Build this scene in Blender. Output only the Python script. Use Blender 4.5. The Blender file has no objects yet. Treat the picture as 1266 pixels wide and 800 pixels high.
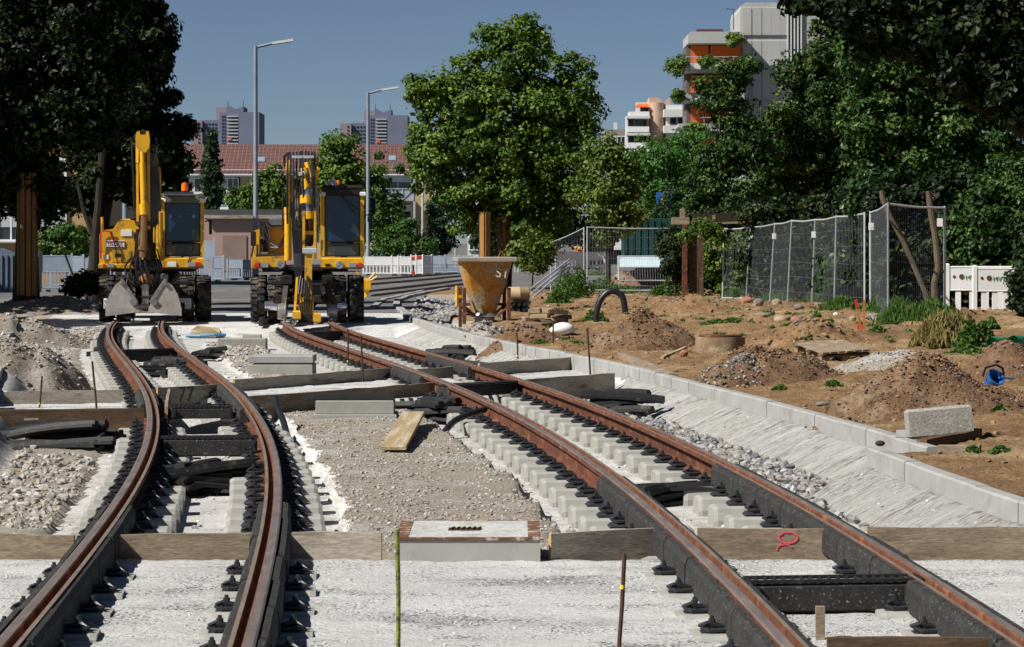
import bpy, math, random
import numpy as np
from mathutils import Vector, Matrix, Euler
random.seed(7); RNG = np.random.default_rng(11)
SC = bpy.context.scene
COL = SC.collection
# ------------------------------------------------------------------ camera
H = 1.7; F = 3200.0; CX = 633.0; HY = 300.0          # eye height, focal length and principal point of the photograph
cam = bpy.data.cameras.new("camera"); camo = bpy.data.objects.new("camera", cam); COL.objects.link(camo)
camo.location = (0, 0, H); camo.rotation_euler = (math.radians(90), 0, 0)
cam.sensor_width = 36; cam.lens = 36*F/1266; cam.shift_y = -100/1266
cam.clip_start = .5; cam.clip_end = 6000
cam.dof.use_dof = True; cam.dof.focus_distance = 27; cam.dof.aperture_fstop = 16
SC.camera = camo
# ------------------------------------------------------------------ sky, sun, exposure
SUNV = Vector((-.63, -.34, .70)).normalized()
w = bpy.data.worlds.new("World"); SC.world = w; w.use_nodes = True
nt = w.node_tree; nt.nodes.clear()
sky = nt.nodes.new("ShaderNodeTexSky"); sky.sky_type = 'NISHITA'; sky.sun_disc = False
sky.sun_elevation = math.asin(SUNV.z); sky.sun_rotation = math.atan2(SUNV.x, SUNV.y)
sky.altitude = 1500; sky.air_density = .6; sky.dust_density = .8; sky.ozone_density = 1.3
hs = nt.nodes.new("ShaderNodeHueSaturation"); hs.inputs['Saturation'].default_value = 1.0; hs.inputs['Value'].default_value = .78
bg = nt.nodes.new("ShaderNodeBackground"); bg.inputs[1].default_value = .05
wo = nt.nodes.new("ShaderNodeOutputWorld")
nt.links.new(sky.outputs[0], hs.inputs['Color']); nt.links.new(hs.outputs[0], bg.inputs[0]); nt.links.new(bg.outputs[0], wo.inputs[0])
sl = bpy.data.lights.new("sun", 'SUN'); sl.energy = 4.8; sl.angle = math.radians(.5); sl.color = (1, .965, .905)
so = bpy.data.objects.new("sun", sl); COL.objects.link(so); so.rotation_euler = SUNV.to_track_quat('Z', 'Y').to_euler()
so.location = (-30, -10, 40)
SC.view_settings.view_transform = 'Standard'; SC.view_settings.look = 'None'
SC.view_settings.exposure = .56; SC.view_settings.gamma = 1
SC.cycles.max_bounces = 6; SC.cycles.transparent_max_bounces = 12

# ------------------------------------------------------------------ helpers
def P(x, y, z=0.0):
    d = (H-z)*F/(y-HY); return Vector(((x-CX)*d/F, d, z))
def Q(x, y, d):
    return Vector(((x-CX)*d/F, d, H-(y-HY)*d/F))
def lin(c):
    return tuple(((v/255)/12.92 if v/255 <= .04045 else ((v/255+.055)/1.055)**2.4) for v in c)

class MB:
    def __init__(s): s.v = []; s.f = []; s.m = []
    def add(s, vs, fs, mi=0):
        o = len(s.v); s.v += [tuple(p) for p in vs]; s.f += [tuple(i+o for i in f) for f in fs]; s.m += [mi]*len(fs); return s
    def box(s, c, size, rot=None, mi=0, ch=0.0):
        hx, hy, hz = [q/2 for q in size]; R = Euler(rot).to_matrix() if rot is not None else Matrix.Identity(3); c = Vector(c)
        if ch <= 0:
            vs = [c+R@Vector((sx*hx, sy*hy, sz*hz)) for sx in (-1, 1) for sy in (-1, 1) for sz in (-1, 1)]
            return s.add(vs, [(0, 1, 3, 2), (4, 6, 7, 5), (0, 4, 5, 1), (2, 3, 7, 6), (0, 2, 6, 4), (1, 5, 7, 3)], mi)
        ch = min(ch, hx*.9, hy*.9, hz*.9)
        vs = []
        for z, a in ((-hz, ch), (-hz+ch, 0), (hz-ch, 0), (hz, ch)):
            for X, Y in ((-hx+a+ (0 if a else 0), -hy+a), (hx-a, -hy+a), (hx-a, hy-a), (-hx+a, hy-a)):
                vs.append(c+R@Vector((X, Y, z)))
        fs = [(3, 2, 1, 0), (12, 13, 14, 15)]
        for k in range(3):
            for i in range(4):
                j = (i+1) % 4; fs.append((k*4+i, k*4+j, k*4+4+j, k*4+4+i))
        return s.add(vs, fs, mi)
    def bar(s, a, b, wx, wz, mi=0, up=(0, 0, 1)):
        a = Vector(a); b = Vector(b); t = (b-a).normalized(); u = Vector(up)
        if abs(t.dot(u)) > .98: u = Vector((0, 1, 0))
        sx = t.cross(u).normalized(); sz = sx.cross(t)
        vs = [p+sx*(i*wx/2)+sz*(j*wz/2) for p in (a, b) for i, j in ((-1, -1), (1, -1), (1, 1), (-1, 1))]
        return s.add(vs, [(3, 2, 1, 0), (4, 5, 6, 7)]+[(i, (i+1) % 4, (i+1) % 4+4, i+4) for i in range(4)], mi)
    def cyl(s, a, b, r0, r1=None, n=10, mi=0, cap=True):
        return s.tube([a, b], [r0, r0 if r1 is None else r1], n, mi, cap)
    def tube(s, pts, r, n=8, mi=0, cap=True):
        pts = [Vector(p) for p in pts]; k = len(pts)
        rs = [r]*k if isinstance(r, (int, float)) else list(r)
        prev = None; vs = []
        for i, p in enumerate(pts):
            t = (pts[min(i+1, k-1)]-pts[max(i-1, 0)]).normalized()
            if prev is None:
                u = t.cross(Vector((0, 0, 1)));
                if u.length < .1: u = t.cross(Vector((0, 1, 0)))
            else: u = prev-t*prev.dot(t)
            u.normalize(); prev = u; v = t.cross(u)
            vs += [p+(u*math.cos(2*math.pi*j/n)+v*math.sin(2*math.pi*j/n))*rs[i] for j in range(n)]
        fs = [(i*n+j, i*n+(j+1) % n, (i+1)*n+(j+1) % n, (i+1)*n+j) for i in range(k-1) for j in range(n)]
        if cap: fs += [tuple(range(n-1, -1, -1)), tuple(range((k-1)*n, k*n))]
        return s.add(vs, fs, mi)
    def lathe(s, prof, c=(0, 0, 0), n=16, axis='z', mi=0):
        c = Vector(c); vs = []
        for r, h in prof:
            for j in range(n):
                a = 2*math.pi*j/n; q = (r*math.cos(a), r*math.sin(a), h)
                if axis == 'x': q = (q[2], q[0], q[1])
                if axis == 'y': q = (q[0], q[2], q[1])
                vs.append(c+Vector(q))
        k = len(prof)
        fs = [(i*n+j, i*n+(j+1) % n, (i+1)*n+(j+1) % n, (i+1)*n+j) for i in range(k-1) for j in range(n)]
        fs += [tuple(range(n-1, -1, -1)), tuple(range((k-1)*n, k*n))]
        return s.add(vs, fs, mi)
    def prism(s, poly, y0, y1, mi=0, M=None):            # polygon in x,z extruded along y
        n = len(poly); vs = [Vector((x, y0, z)) for x, z in poly]+[Vector((x, y1, z)) for x, z in poly]
        if M is not None: vs = [M@v for v in vs]
        return s.add(vs, [tuple(range(n)), tuple(range(2*n-1, n-1, -1))]+[(i, i+n, (i+1) % n+n, (i+1) % n) for i in range(n)], mi)
    def ball(s, c, r, n=8, m=6, sc=(1, 1, 1), mi=0):
        c = Vector(c); prof = []
        vs = [c+Vector((r*sc[0]*math.sin(math.pi*i/m)*math.cos(2*math.pi*j/n), r*sc[1]*math.sin(math.pi*i/m)*math.sin(2*math.pi*j/n), r*sc[2]*math.cos(math.pi*i/m))) for i in range(m+1) for j in range(n)]
        return s.add(vs, [(i*n+j, (i+1)*n+j, (i+1)*n+(j+1) % n, i*n+(j+1) % n) for i in range(m) for j in range(n)], mi)
    def mesh(s, name):
        me = bpy.data.meshes.new(name); me.from_pydata(s.v, [], s.f)
        if any(s.m): me.polygons.foreach_set('material_index', s.m)
        me.update(); return me
    def build(s, name, mats, parent=None, loc=None, rot=None, smooth=False):
        return obj(name, s.mesh(name), mats, parent, loc, rot, smooth)

def fix_normals(me):
    import bmesh
    bm = bmesh.new(); bm.from_mesh(me); bmesh.ops.recalc_face_normals(bm, faces=bm.faces); bm.to_mesh(me); bm.free()
def obj(name, me, mats, parent=None, loc=None, rot=None, smooth=False):
    if not isinstance(mats, (list, tuple)): mats = [mats]
    if len(me.polygons) < 20000: fix_normals(me)
    for m in mats: me.materials.append(m)
    if smooth is True: me.polygons.foreach_set('use_smooth', [True]*len(me.polygons))
    elif smooth: me.polygons.foreach_set('use_smooth', [True]*len(me.polygons)); me.set_sharp_from_angle(angle=math.radians(smooth))
    o = bpy.data.objects.new(name, me); COL.objects.link(o)
    if parent is not None: o.parent = parent
    if loc is not None: o.location = loc
    if rot is not None: o.rotation_euler = rot
    return o
def tag(o, label=None, cat=None, group=None, kind=None):
    if label: o['label'] = label
    if cat: o['category'] = cat
    if group: o['group'] = group
    if kind: o['kind'] = kind
    return o
def empty(name, loc=(0, 0, 0), rz=0.0, label=None, cat=None, group=None):
    o = bpy.data.objects.new(name, None); o.empty_display_size = .2; COL.objects.link(o); o.location = loc; o.rotation_euler = (0, 0, rz)
    return tag(o, label, cat, group)
KIDS = {}
def copy_tree(o, parent=None):
    c = o.copy(); COL.objects.link(c)
    if parent is not None: c.parent = parent
    for ch in list(o.children): copy_tree(ch, c)
    return c
def struct(o): o['kind'] = 'structure'; return o
def npmesh(name, V, Fq):
    V = np.asarray(V, np.float32); Fq = np.asarray(Fq, np.int32); k = Fq.shape[1]
    me = bpy.data.meshes.new(name); me.vertices.add(len(V)); me.vertices.foreach_set('co', V.ravel())
    me.loops.add(Fq.size); me.loops.foreach_set('vertex_index', Fq.ravel())
    me.polygons.add(len(Fq)); me.polygons.foreach_set('loop_start', np.arange(0, Fq.size, k, dtype=np.int32))
    me.update(calc_edges=True); return me

# value noise (numpy)
_T = RNG.random((256, 256)).astype(np.float32)
def vnoise(x, y):
    xi = np.floor(x).astype(int); yi = np.floor(y).astype(int); fx = x-xi; fy = y-yi
    fx = fx*fx*(3-2*fx); fy = fy*fy*(3-2*fy)
    a = _T[xi & 255, yi & 255]; b = _T[(xi+1) & 255, yi & 255]; c = _T[xi & 255, (yi+1) & 255]; d = _T[(xi+1) & 255, (yi+1) & 255]
    return (a*(1-fx)+b*fx)*(1-fy)+(c*(1-fx)+d*fx)*fy
def fbm(x, y, o=4):
    s = 0; a = 1; t = 0
    for _ in range(o): s = s+a*vnoise(x, y); t += a; a *= .5; x = x*2.03+17.3; y = y*2.03+5.7
    return s/t-.5
def sstep(a, b, x):
    t = np.clip((x-a)/(b-a), 0, 1); return t*t*(3-2*t)

# ------------------------------------------------------------------ materials
def mat(name, c1, c2=None, scale=6.0, rough=.8, metal=0.0, bump=.25, bscale=30.0, stretch=(1, 1, 1), world=False, c3=None, t3=.6, s3=3.0, spec=.3, w3=.06, bdist=.01, dsc=None, c4=None, t4=.58, s4=.6, w4=.05, a4=.8, pits=None):
    m = bpy.data.materials.new(name); m.use_nodes = True; nt = m.node_tree; N = nt.nodes; Lk = nt.links
    b = N['Principled BSDF']; b.inputs['Roughness'].default_value = rough; b.inputs['Metallic'].default_value = metal
    b.inputs['Specular IOR Level'].default_value = spec
    if world: src = N.new('ShaderNodeNewGeometry').outputs['Position']
    else: src = N.new('ShaderNodeTexCoord').outputs['Object']
    mp = N.new('ShaderNodeMapping'); mp.inputs['Scale'].default_value = stretch; Lk.new(src, mp.inputs[0])
    oi = N.new('ShaderNodeObjectInfo')
    if not world:
        cmb = N.new('ShaderNodeVectorMath'); cmb.operation = 'SCALE'; cmb.inputs[0].default_value = (37, 53, 71); Lk.new(oi.outputs['Random'], cmb.inputs['Scale'])
        Lk.new(cmb.outputs[0], mp.inputs['Location'])
    def noise(sc, det=6, ro=.6):
        n = N.new('ShaderNodeTexNoise'); n.inputs['Scale'].default_value = sc; n.inputs['Detail'].default_value = det; n.inputs['Roughness'].default_value = ro
        Lk.new(mp.outputs[0], n.inputs['Vector']); return n
    c2 = c2 or tuple(v*.75 for v in c1)
    n1 = noise(scale); rp = N.new('ShaderNodeValToRGB'); rp.color_ramp.elements[0].position = .32; rp.color_ramp.elements[1].position = .68
    rp.color_ramp.elements[0].color = (*c2, 1); rp.color_ramp.elements[1].color = (*c1, 1); Lk.new(n1.outputs[0], rp.inputs[0])
    out = rp.outputs[0]
    if c3 is not None:
        n3 = noise(s3, 8, .65); r3 = N.new('ShaderNodeValToRGB'); r3.color_ramp.elements[0].position = t3-w3; r3.color_ramp.elements[1].position = t3+w3
        Lk.new(n3.outputs[0], r3.inputs[0]); mx = N.new('ShaderNodeMix'); mx.data_type = 'RGBA'; Lk.new(r3.outputs[0], mx.inputs[0])
        Lk.new(out, mx.inputs[6]); mx.inputs[7].default_value = (*c3, 1); out = mx.outputs[2]
    if c4 is not None:
        n5 = noise(s4, 7, .7); r5 = N.new('ShaderNodeValToRGB'); r5.color_ramp.elements[0].position = t4-w4; r5.color_ramp.elements[1].position = t4+w4; r5.color_ramp.elements[1].color = (a4, a4, a4, 1)
        Lk.new(n5.outputs[0], r5.inputs[0]); mx = N.new('ShaderNodeMix'); mx.data_type = 'RGBA'; Lk.new(r5.outputs[0], mx.inputs[0]); Lk.new(out, mx.inputs[6]); mx.inputs[7].default_value = (*c4, 1); out = mx.outputs[2]
    if pits:                                               # small dark pores that gather in bands
        pc, ps, pb, pt = pits; na = noise(ps, 2, .5); nb_ = noise(pb, 4, .6); ad = N.new('ShaderNodeMath'); ad.operation = 'MULTIPLY_ADD'; ad.inputs[1].default_value = .75; Lk.new(nb_.outputs[0], ad.inputs[0]); Lk.new(na.outputs[0], ad.inputs[2])
        r6 = N.new('ShaderNodeValToRGB'); r6.color_ramp.elements[0].position = pt; r6.color_ramp.elements[1].position = pt+.07; Lk.new(ad.outputs[0], r6.inputs[0])
        mx = N.new('ShaderNodeMix'); mx.data_type = 'RGBA'; Lk.new(r6.outputs[0], mx.inputs[0]); Lk.new(out, mx.inputs[6]); mx.inputs[7].default_value = (*pc, 1); out = mx.outputs[2]
    if dsc:                                                # fine speckle of grains in the material
        n4 = noise(dsc, 3, .7); r4 = N.new('ShaderNodeValToRGB'); r4.color_ramp.elements[0].position = .3; r4.color_ramp.elements[1].position = .62
        r4.color_ramp.elements[0].color = (.55, .55, .55, 1); r4.color_ramp.elements[1].color = (1.08, 1.08, 1.08, 1)
        Lk.new(n4.outputs[0], r4.inputs[0]); mx = N.new('ShaderNodeMix'); mx.data_type = 'RGBA'; mx.blend_type = 'MULTIPLY'; mx.inputs[0].default_value = 1
        Lk.new(out, mx.inputs[6]); Lk.new(r4.outputs[0], mx.inputs[7]); out = mx.outputs[2]
    Lk.new(out, b.inputs['Base Color'])
    if bump > 0:
        nb = noise(bscale, 8, .7); bp = N.new('ShaderNodeBump'); bp.inputs['Strength'].default_value = bump; bp.inputs['Distance'].default_value = bdist
        Lk.new(nb.outputs[0], bp.inputs['Height']); Lk.new(bp.outputs[0], b.inputs['Normal'])
    return m
def leafmat(name, cols, rough=.45, trans=.25):
    m = bpy.data.materials.new(name); m.use_nodes = True; nt = m.node_tree; N = nt.nodes; Lk = nt.links
    b = N['Principled BSDF']; b.inputs['Roughness'].default_value = rough; b.inputs['Specular IOR Level'].default_value = .22
    at = N.new('ShaderNodeAttribute'); at.attribute_name = 'rnd'
    rp = N.new('ShaderNodeValToRGB'); e = rp.color_ramp.elements
    e[0].color = (*cols[0], 1); e[1].color = (*cols[-1], 1)
    for i, c in enumerate(cols[1:-1]):
        q = e.new((i+1)/(len(cols)-1)); q.color = (*c, 1)
    Lk.new(at.outputs['Fac'], rp.inputs[0]); Lk.new(rp.outputs[0], b.inputs['Base Color'])
    tr = N.new('ShaderNodeBsdfTranslucent'); mx = N.new('ShaderNodeMixShader'); mx.inputs[0].default_value = trans
    g = N.new('ShaderNodeMix'); g.data_type = 'RGBA'; g.blend_type = 'MULTIPLY'; g.inputs[0].default_value = 1; g.inputs[7].default_value = (1.3, 1.5, .5, 1)
    Lk.new(rp.outputs[0], g.inputs[6]); Lk.new(g.outputs[2], tr.inputs[0])
    Lk.new(b.outputs[0], mx.inputs[1]); Lk.new(tr.outputs[0], mx.inputs[2]); Lk.new(mx.outputs[0], N['Material Output'].inputs[0])
    return m
def glassmat(name, col, rough=.05):
    m = bpy.data.materials.new(name); m.use_nodes = True; b = m.node_tree.nodes['Principled BSDF']
    b.inputs['Base Color'].default_value = (*col, 1); b.inputs['Roughness'].default_value = rough; b.inputs['Specular IOR Level'].default_value = .8; return m
def clearglass(name, tint, mixv=.75, base=(.02, .03, .035)):
    m = bpy.data.materials.new(name); m.use_nodes = True; nt = m.node_tree; N = nt.nodes; Lk = nt.links
    b = N['Principled BSDF']; b.inputs['Base Color'].default_value = (*base, 1); b.inputs['Roughness'].default_value = .04; b.inputs['Specular IOR Level'].default_value = .9
    t = N.new('ShaderNodeBsdfTransparent'); t.inputs[0].default_value = (*tint, 1); mx = N.new('ShaderNodeMixShader'); mx.inputs[0].default_value = mixv
    Lk.new(b.outputs[0], mx.inputs[1]); Lk.new(t.outputs[0], mx.inputs[2]); Lk.new(mx.outputs[0], N['Material Output'].inputs[0]); return m
MT = {}
MT['slab'] = mat('poured_concrete', (.68, .675, .66), (.53, .525, .51), 4.0, .9, bump=1, bscale=30, stretch=(.8, 1.35, 1), world=True, c3=(.66, .655, .64), t3=.56, s3=1.2, bdist=.03, c4=(.44, .435, .42), t4=.58, s4=.9, a4=.6, pits=((.15, .15, .15), 70, 2.0, .965))
MT['lean'] = mat('lean_concrete', (.57, .565, .55), (.44, .43, .41), 2.2, .9, bump=.6, bscale=40, world=True, c3=(.48, .40, .29), t3=.62, s3=1.3, dsc=40, c4=(.33, .315, .285), t4=.56, s4=2.6, a4=.75, pits=((.16, .15, .14), 45, 3, 1.02))
MT['haunch'] = mat('haunch_concrete', (.60, .59, .56), (.43, .42, .395), 6, .95, bump=1, bscale=16, stretch=(.35, 1.7, .5), world=True, pits=((.22, .21, .20), 30, 4.0, .955), bdist=.08)
MT['gravel'] = mat('gravel_ground', (.45, .395, .315), (.30, .262, .21), 22, .95, bump=1, bscale=55, world=True, c3=(.50, .475, .44), t3=.58, s3=1.5, dsc=38, bdist=.03)
MT['earth'] = mat('sandy_earth', (.385, .240, .115), (.235, .135, .062), 2.2, .95, bump=1, bscale=13, world=True, c4=(.16, .09, .045), t4=.57, s4=.5, a4=.75, c3=(.46, .325, .18), t3=.57, s3=.55, dsc=20, bdist=.09, pits=((.10, .06, .032), 16, 1.5, 1.0))
MT['ash'] = mat('pavement_ground', (.15, .145, .14), (.09, .088, .085), .6, .9, bump=.3, world=True, c3=(.22, .21, .19), t3=.6, s3=.25)  # pavement tone lowered to carry shadow in its colour
MT['kerb'] = mat('kerb_concrete', (.335, .33, .315), (.27, .267, .255), 4, .85, bump=.3, bscale=50, c3=(.36, .365, .36), t3=.62, s3=2.5, c4=(.20, .18, .15), t4=.60, s4=2.2, a4=.6)
MT['block'] = mat('block_concrete', (.335, .33, .30), (.27, .265, .24), 7, .85, bump=.3, bscale=50, c3=(.28, .27, .23), t3=.64, s3=4, pits=((.2, .19, .17), 40, 4, 1.03))
MT['aggregate'] = mat('washed_aggregate_concrete', (.37, .355, .315), (.29, .275, .24), 8, .9, bump=.6, bscale=60, dsc=40)
MT['rubber'] = mat('black_rubber', (.018, .018, .018), (.010, .010, .010), 8, .6, bump=.35, bscale=60, c3=(.055, .053, .05), t3=.63, s3=9, spec=.35)
MT['rubber_dusty'] = mat('dusty_rubber', (.040, .039, .037), (.020, .020, .019), 10, .8, bump=.5, bscale=90, c3=(.24, .235, .225), t3=.635, s3=55, w3=.04, spec=.25)
MT['rail_top'] = mat('worn_rail_head', (.25, .195, .165), (.15, .125, .115), 5, .45, .3, bump=.1, stretch=(3, .5, 1), world=True, c3=(.27, .22, .18), t3=.58, s3=2.5)
MT['rail_groove'] = mat('orange_rust', (.19, .070, .034), (.095, .036, .02), 6, .8, .1, bump=.3, world=True, c3=(.32, .12, .045), t3=.6, s3=5)
MT['rail_side'] = mat('brown_rust', (.15, .054, .028), (.07, .028, .017), 4, .85, .1, bump=.4, stretch=(1, .6, 1.5), world=True, c3=(.23, .10, .05), t3=.6, s3=7)
MT['rail_lip'] = mat('grey_rail_lip', (.27, .22, .17), (.17, .125, .09), 7, .6, .3, bump=.2, world=True, stretch=(2, .5, 1))
MT['clip'] = mat('black_clip_steel', (.045, .048, .054), (.022, .023, .026), 20, .42, .3, bump=.2, spec=.5, c3=(.07, .07, .07), t3=.68, s3=20)
MT['timber'] = mat('weathered_timber', (.34, .265, .185), (.20, .148, .096), 3.0, .85, bump=.4, bscale=12, dsc=22, stretch=(.9, 4, 5), c3=(.36, .30, .22), t3=.6, s3=1.6, c4=(.10, .07, .045), t4=.66, s4=2.2, a4=.8)
MT['timber_grey'] = mat('concrete_stained_timber', (.43, .385, .315), (.29, .25, .195), 3.0, .9, bump=.4, bscale=12, dsc=22, stretch=(.9, 4, 5), c3=(.17, .12, .075), t3=.60, s3=1.5, c4=(.10, .07, .045), t4=.66, s4=2.2, a4=.8)
MT['timber_dark'] = mat('dark_timber', (.13, .078, .042), (.068, .04, .024), 3.0, .85, bump=.4, bscale=12, dsc=22, stretch=(.9, 4, 5), c3=(.21, .14, .08), t3=.62, s3=2, c4=(.10, .07, .045), t4=.66, s4=2.2, a4=.8)
MT['timber_new'] = mat('fresh_yellow_timber', (.46, .35, .20), (.33, .24, .13), 2.5, .8, bump=.3, bscale=10, stretch=(.4, 5, 7), c3=(.50, .43, .31), t3=.56, s3=2.5, dsc=26, c4=(.26, .21, .15), t4=.6, s4=3, a4=.7)
MT['board_end'] = mat('sawn_board_end', (.50, .33, .13), (.36, .22, .085), 10, .85)
MT['yellow'] = mat('yellow_paint', (.74, .40, .012), (.60, .31, .012), 3, .42, bump=.05, spec=.5, c3=(.20, .11, .03), t3=.64, s3=5, c4=(.45, .27, .06), t4=.58, s4=2.5, a4=.6)
MT['yellow_dirty'] = mat('dirty_yellow_paint', (.62, .34, .02), (.42, .22, .02), 4, .55, bump=.1, spec=.4, c3=(.10, .065, .03), t3=.58, s3=5)
MT['black'] = mat('black_paint', (.014, .014, .015), (.009, .009, .01), 6, .5, bump=.1, spec=.4)
MT['grease'] = mat('greasy_machine_steel', (.045, .037, .03), (.014, .012, .011), 9, .5, .4, bump=.3, c3=(.16, .11, .07), t3=.63, s3=8)
MT['tyre'] = mat('dusty_tyre', (.030, .028, .025), (.014, .0135, .013), 8, .85, bump=.3, c3=(.12, .10, .078), t3=.56, s3=5)
MT['steel'] = mat('bare_steel', (.42, .40, .38), (.28, .26, .24), 8, .38, .65, bump=.1, c3=(.22, .15, .10), t3=.66, s3=6)
MT['bucket'] = mat('scuffed_bucket_steel', (.44, .41, .38), (.32, .295, .27), 5, .5, .15, bump=.15, c3=(.30, .21, .15), t3=.62, s3=7)
MT['chrome'] = mat('polished_roller', (.75, .76, .78), (.6, .6, .62), 8, .2, .9, bump=.0)
MT['galv'] = mat('galvanised_steel', (.56, .58, .60), (.44, .46, .48), 8, .45, .3, bump=.05)
MT['lamp'] = mat('grey_lamp_post', (.24, .28, .32), (.18, .22, .26), 3, .5, .2, bump=.05)
MT['white'] = mat('white_plastic', (.80, .80, .79), (.70, .70, .69), 4, .5, bump=.05, c3=(.55, .53, .5), t3=.7, s3=3)
MT['bluegrey'] = mat('grey_blue_plastic', (.36, .42, .50), (.27, .32, .39), 2, .55, bump=.05)
MT['red'] = mat('red_paint', (.62, .03, .02), (.45, .02, .015), 6, .5, bump=.05)
MT['orange'] = mat('orange_plastic', (.85, .16, .01), (.7, .12, .01), 6, .25, bump=0)
MT['glass'] = clearglass('tinted_cab_glass', (.6, .68, .7), .55, (.085, .10, .105))
MT['win'] = glassmat('window_glass', (.02, .028, .036), .05)
MT['white_mark'] = mat('white_marking', (.75, .75, .73), (.62, .62, .6), 12, .7, bump=0)
MT['pink'] = mat('pink_spray_paint', (.72, .10, .14), (.6, .08, .1), 20, .7, bump=0)
MT['green_spray'] = mat('green_spray_paint', (.045, .14, .06), (.035, .1, .05), 20, .7, bump=0)
MT['green_print'] = mat('green_print', (.05, .30, .10), (.05, .25, .08), 20, .7, bump=0)
MT['red_print'] = mat('red_print', (.55, .05, .06), (.5, .05, .05), 20, .7, bump=0)
MT['yellow_band'] = mat('yellow_band_paint', (.75, .58, .02), (.6, .45, .02), 10, .6, bump=0)
MT['lime'] = mat('lime_flaking_paint', (.24, .28, .04), (.13, .16, .03), 16, .7, bump=.2, c3=(.05, .04, .03), t3=.52, s3=22)
MT['rod'] = mat('dark_rusty_rod', (.10, .045, .028), (.045, .024, .018), 16, .8, .2, bump=.3)
MT['hose'] = mat('black_hose', (.016, .017, .019), (.010, .011, .012), 5, .4, bump=.05, spec=.5)
MT['bark'] = mat('tree_bark', (.05, .038, .027), (.024, .018, .013), 4, .95, bump=1, bscale=10, stretch=(3, 3, .5), bdist=.05)
MT['bark_light'] = mat('pale_bark', (.15, .115, .072), (.085, .064, .042), 4, .95, bump=.6, bscale=10, stretch=(3, 3, .5))
def text(s, size, m, parent, loc, rot=(math.radians(90), 0, 0), name='lettering', ext=.002, align='CENTER', sx=1.0):
    c = bpy.data.curves.new(name, 'FONT'); c.body = s; c.size = size; c.extrude = ext; c.align_x = align; c.align_y = 'CENTER'
    t = bpy.data.objects.new('t', c); COL.objects.link(t); dg = bpy.context.evaluated_depsgraph_get(); dg.update()
    me = bpy.data.meshes.new_from_object(t.evaluated_get(dg)); bpy.data.objects.remove(t); me.materials.clear(); me.materials.append(m)
    o = bpy.data.objects.new(name, me); COL.objects.link(o); o.parent = parent; o.location = loc; o.rotation_euler = rot; o.scale = (sx, 1, 1); return o
ORD = ['first', 'second', 'third', 'fourth', 'fifth', 'sixth', 'seventh', 'eighth', 'ninth', 'tenth', 'eleventh', 'twelfth', 'thirteenth', 'fourteenth', 'fifteenth', 'sixteenth', 'seventeenth', 'eighteenth', 'nineteenth', 'twentieth']
def nth(i):
    if i < 20: return ORD[i]
    t, u = divmod(i+1, 10); n = ['', '', 'twent', 'thirt', 'fort'][t]
    return n+'ieth' if u == 0 else n+'y-'+ORD[u-1]
# ------------------------------------------------------------------ track alignment (plan curves, metres)
def plan(pts, z=0.0): return [(P(x, y, z).y, P(x, y, z).x) for x, y in pts]
LLp = [(0, 791), (63, 716), (111, 658), (159, 600), (177, 562), (187, 526), (186, 501), (177, 476), (162, 450), (142, 428), (135, 412), (139, 400)]
LRp = [(317.6, 777), (333, 701), (343, 638), (345, 600), (340, 572), (325, 531), (310, 501), (291, 483), (263, 461), (235, 440), (217, 428), (202, 412.6), (199, 400)]
RLp = [(961, 777), (883, 711), (845, 673), (807, 638), (761, 600), (680.6, 541.6), (630, 508.7), (563, 481), (512, 459), (462, 442), (411, 424), (373, 411), (348, 400)]
RRp = [(1266, 782), (1199, 741.5), (1123, 691), (1072, 663), (1022, 638), (971, 610), (883, 562), (807, 524), (731, 493.5), (681, 478), (630, 467.5), (563, 445.5), (512, 431.6), (462, 416.4), (424, 402.5)]
def centre(a, b, deg):
    Y = []; X = []
    for L, s in ((plan(a), .53), (plan(b), -.53)):
        for y, x in L: Y.append(y); X.append(x+s)
    return np.poly1d(np.polyfit(Y, X, deg))
_LT = centre(LLp, LRp, 5); _RT = centre(RLp, RRp, 4)
def ext(p, y0, y1):
    d = p.deriv()
    def f(y):
        y = np.asarray(y, float); yc = np.clip(y, y0, y1); return p(yc)+d(yc)*(y-yc)
    return f
LT = ext(_LT, 11, 56); RT = ext(_RT, 11, 54)
KY = np.array([8, 16.45, 18.0, 19.1, 20.87, 20.9, 24.85, 26.8, 31.4, 35.4, 38.3, 42.6, 48.4, 59.3, 75.])
KX = np.array([4.2, 3.25, 3.09, 3.0, 2.86, 3.36, 2.92, 2.66, 2.03, 1.42, .874, -.03, -1.06, -2.5, -2.9])
def K(y): return np.interp(y, KY, KX)
def KL(y): return LT(y)-2.2
def inpoly(X, Y, poly):
    r = np.zeros(X.shape, bool); n = len(poly)
    for i in range(n):
        x0, y0 = poly[i][:2]; x1, y1 = poly[(i+1) % n][:2]
        c = ((y0 > Y) != (y1 > Y)) & (X < (x1-x0)*(Y-y0)/((y1-y0) if y1 != y0 else 1e-9)+x0); r ^= c
    return r
ZS = -.18                                              # poured level
pour = []                                              # poured strips between the formwork boards, plan polygons
for q in ([(-60, 484), (182, 484), (190, 506), (-60, 506)], [(195, 491), (283, 491), (296, 502), (200, 502)],
          [(288, 460), (480, 456), (535, 478), (298, 491)], [(508, 455), (556, 455), (628, 474), (556, 478)],
          [(600, 447), (716, 444), (770, 464), (655, 470)]):
    pour.append([tuple(P(x, y, -.05)[:2]) for x, y in q])
YB = 15.35
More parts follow.
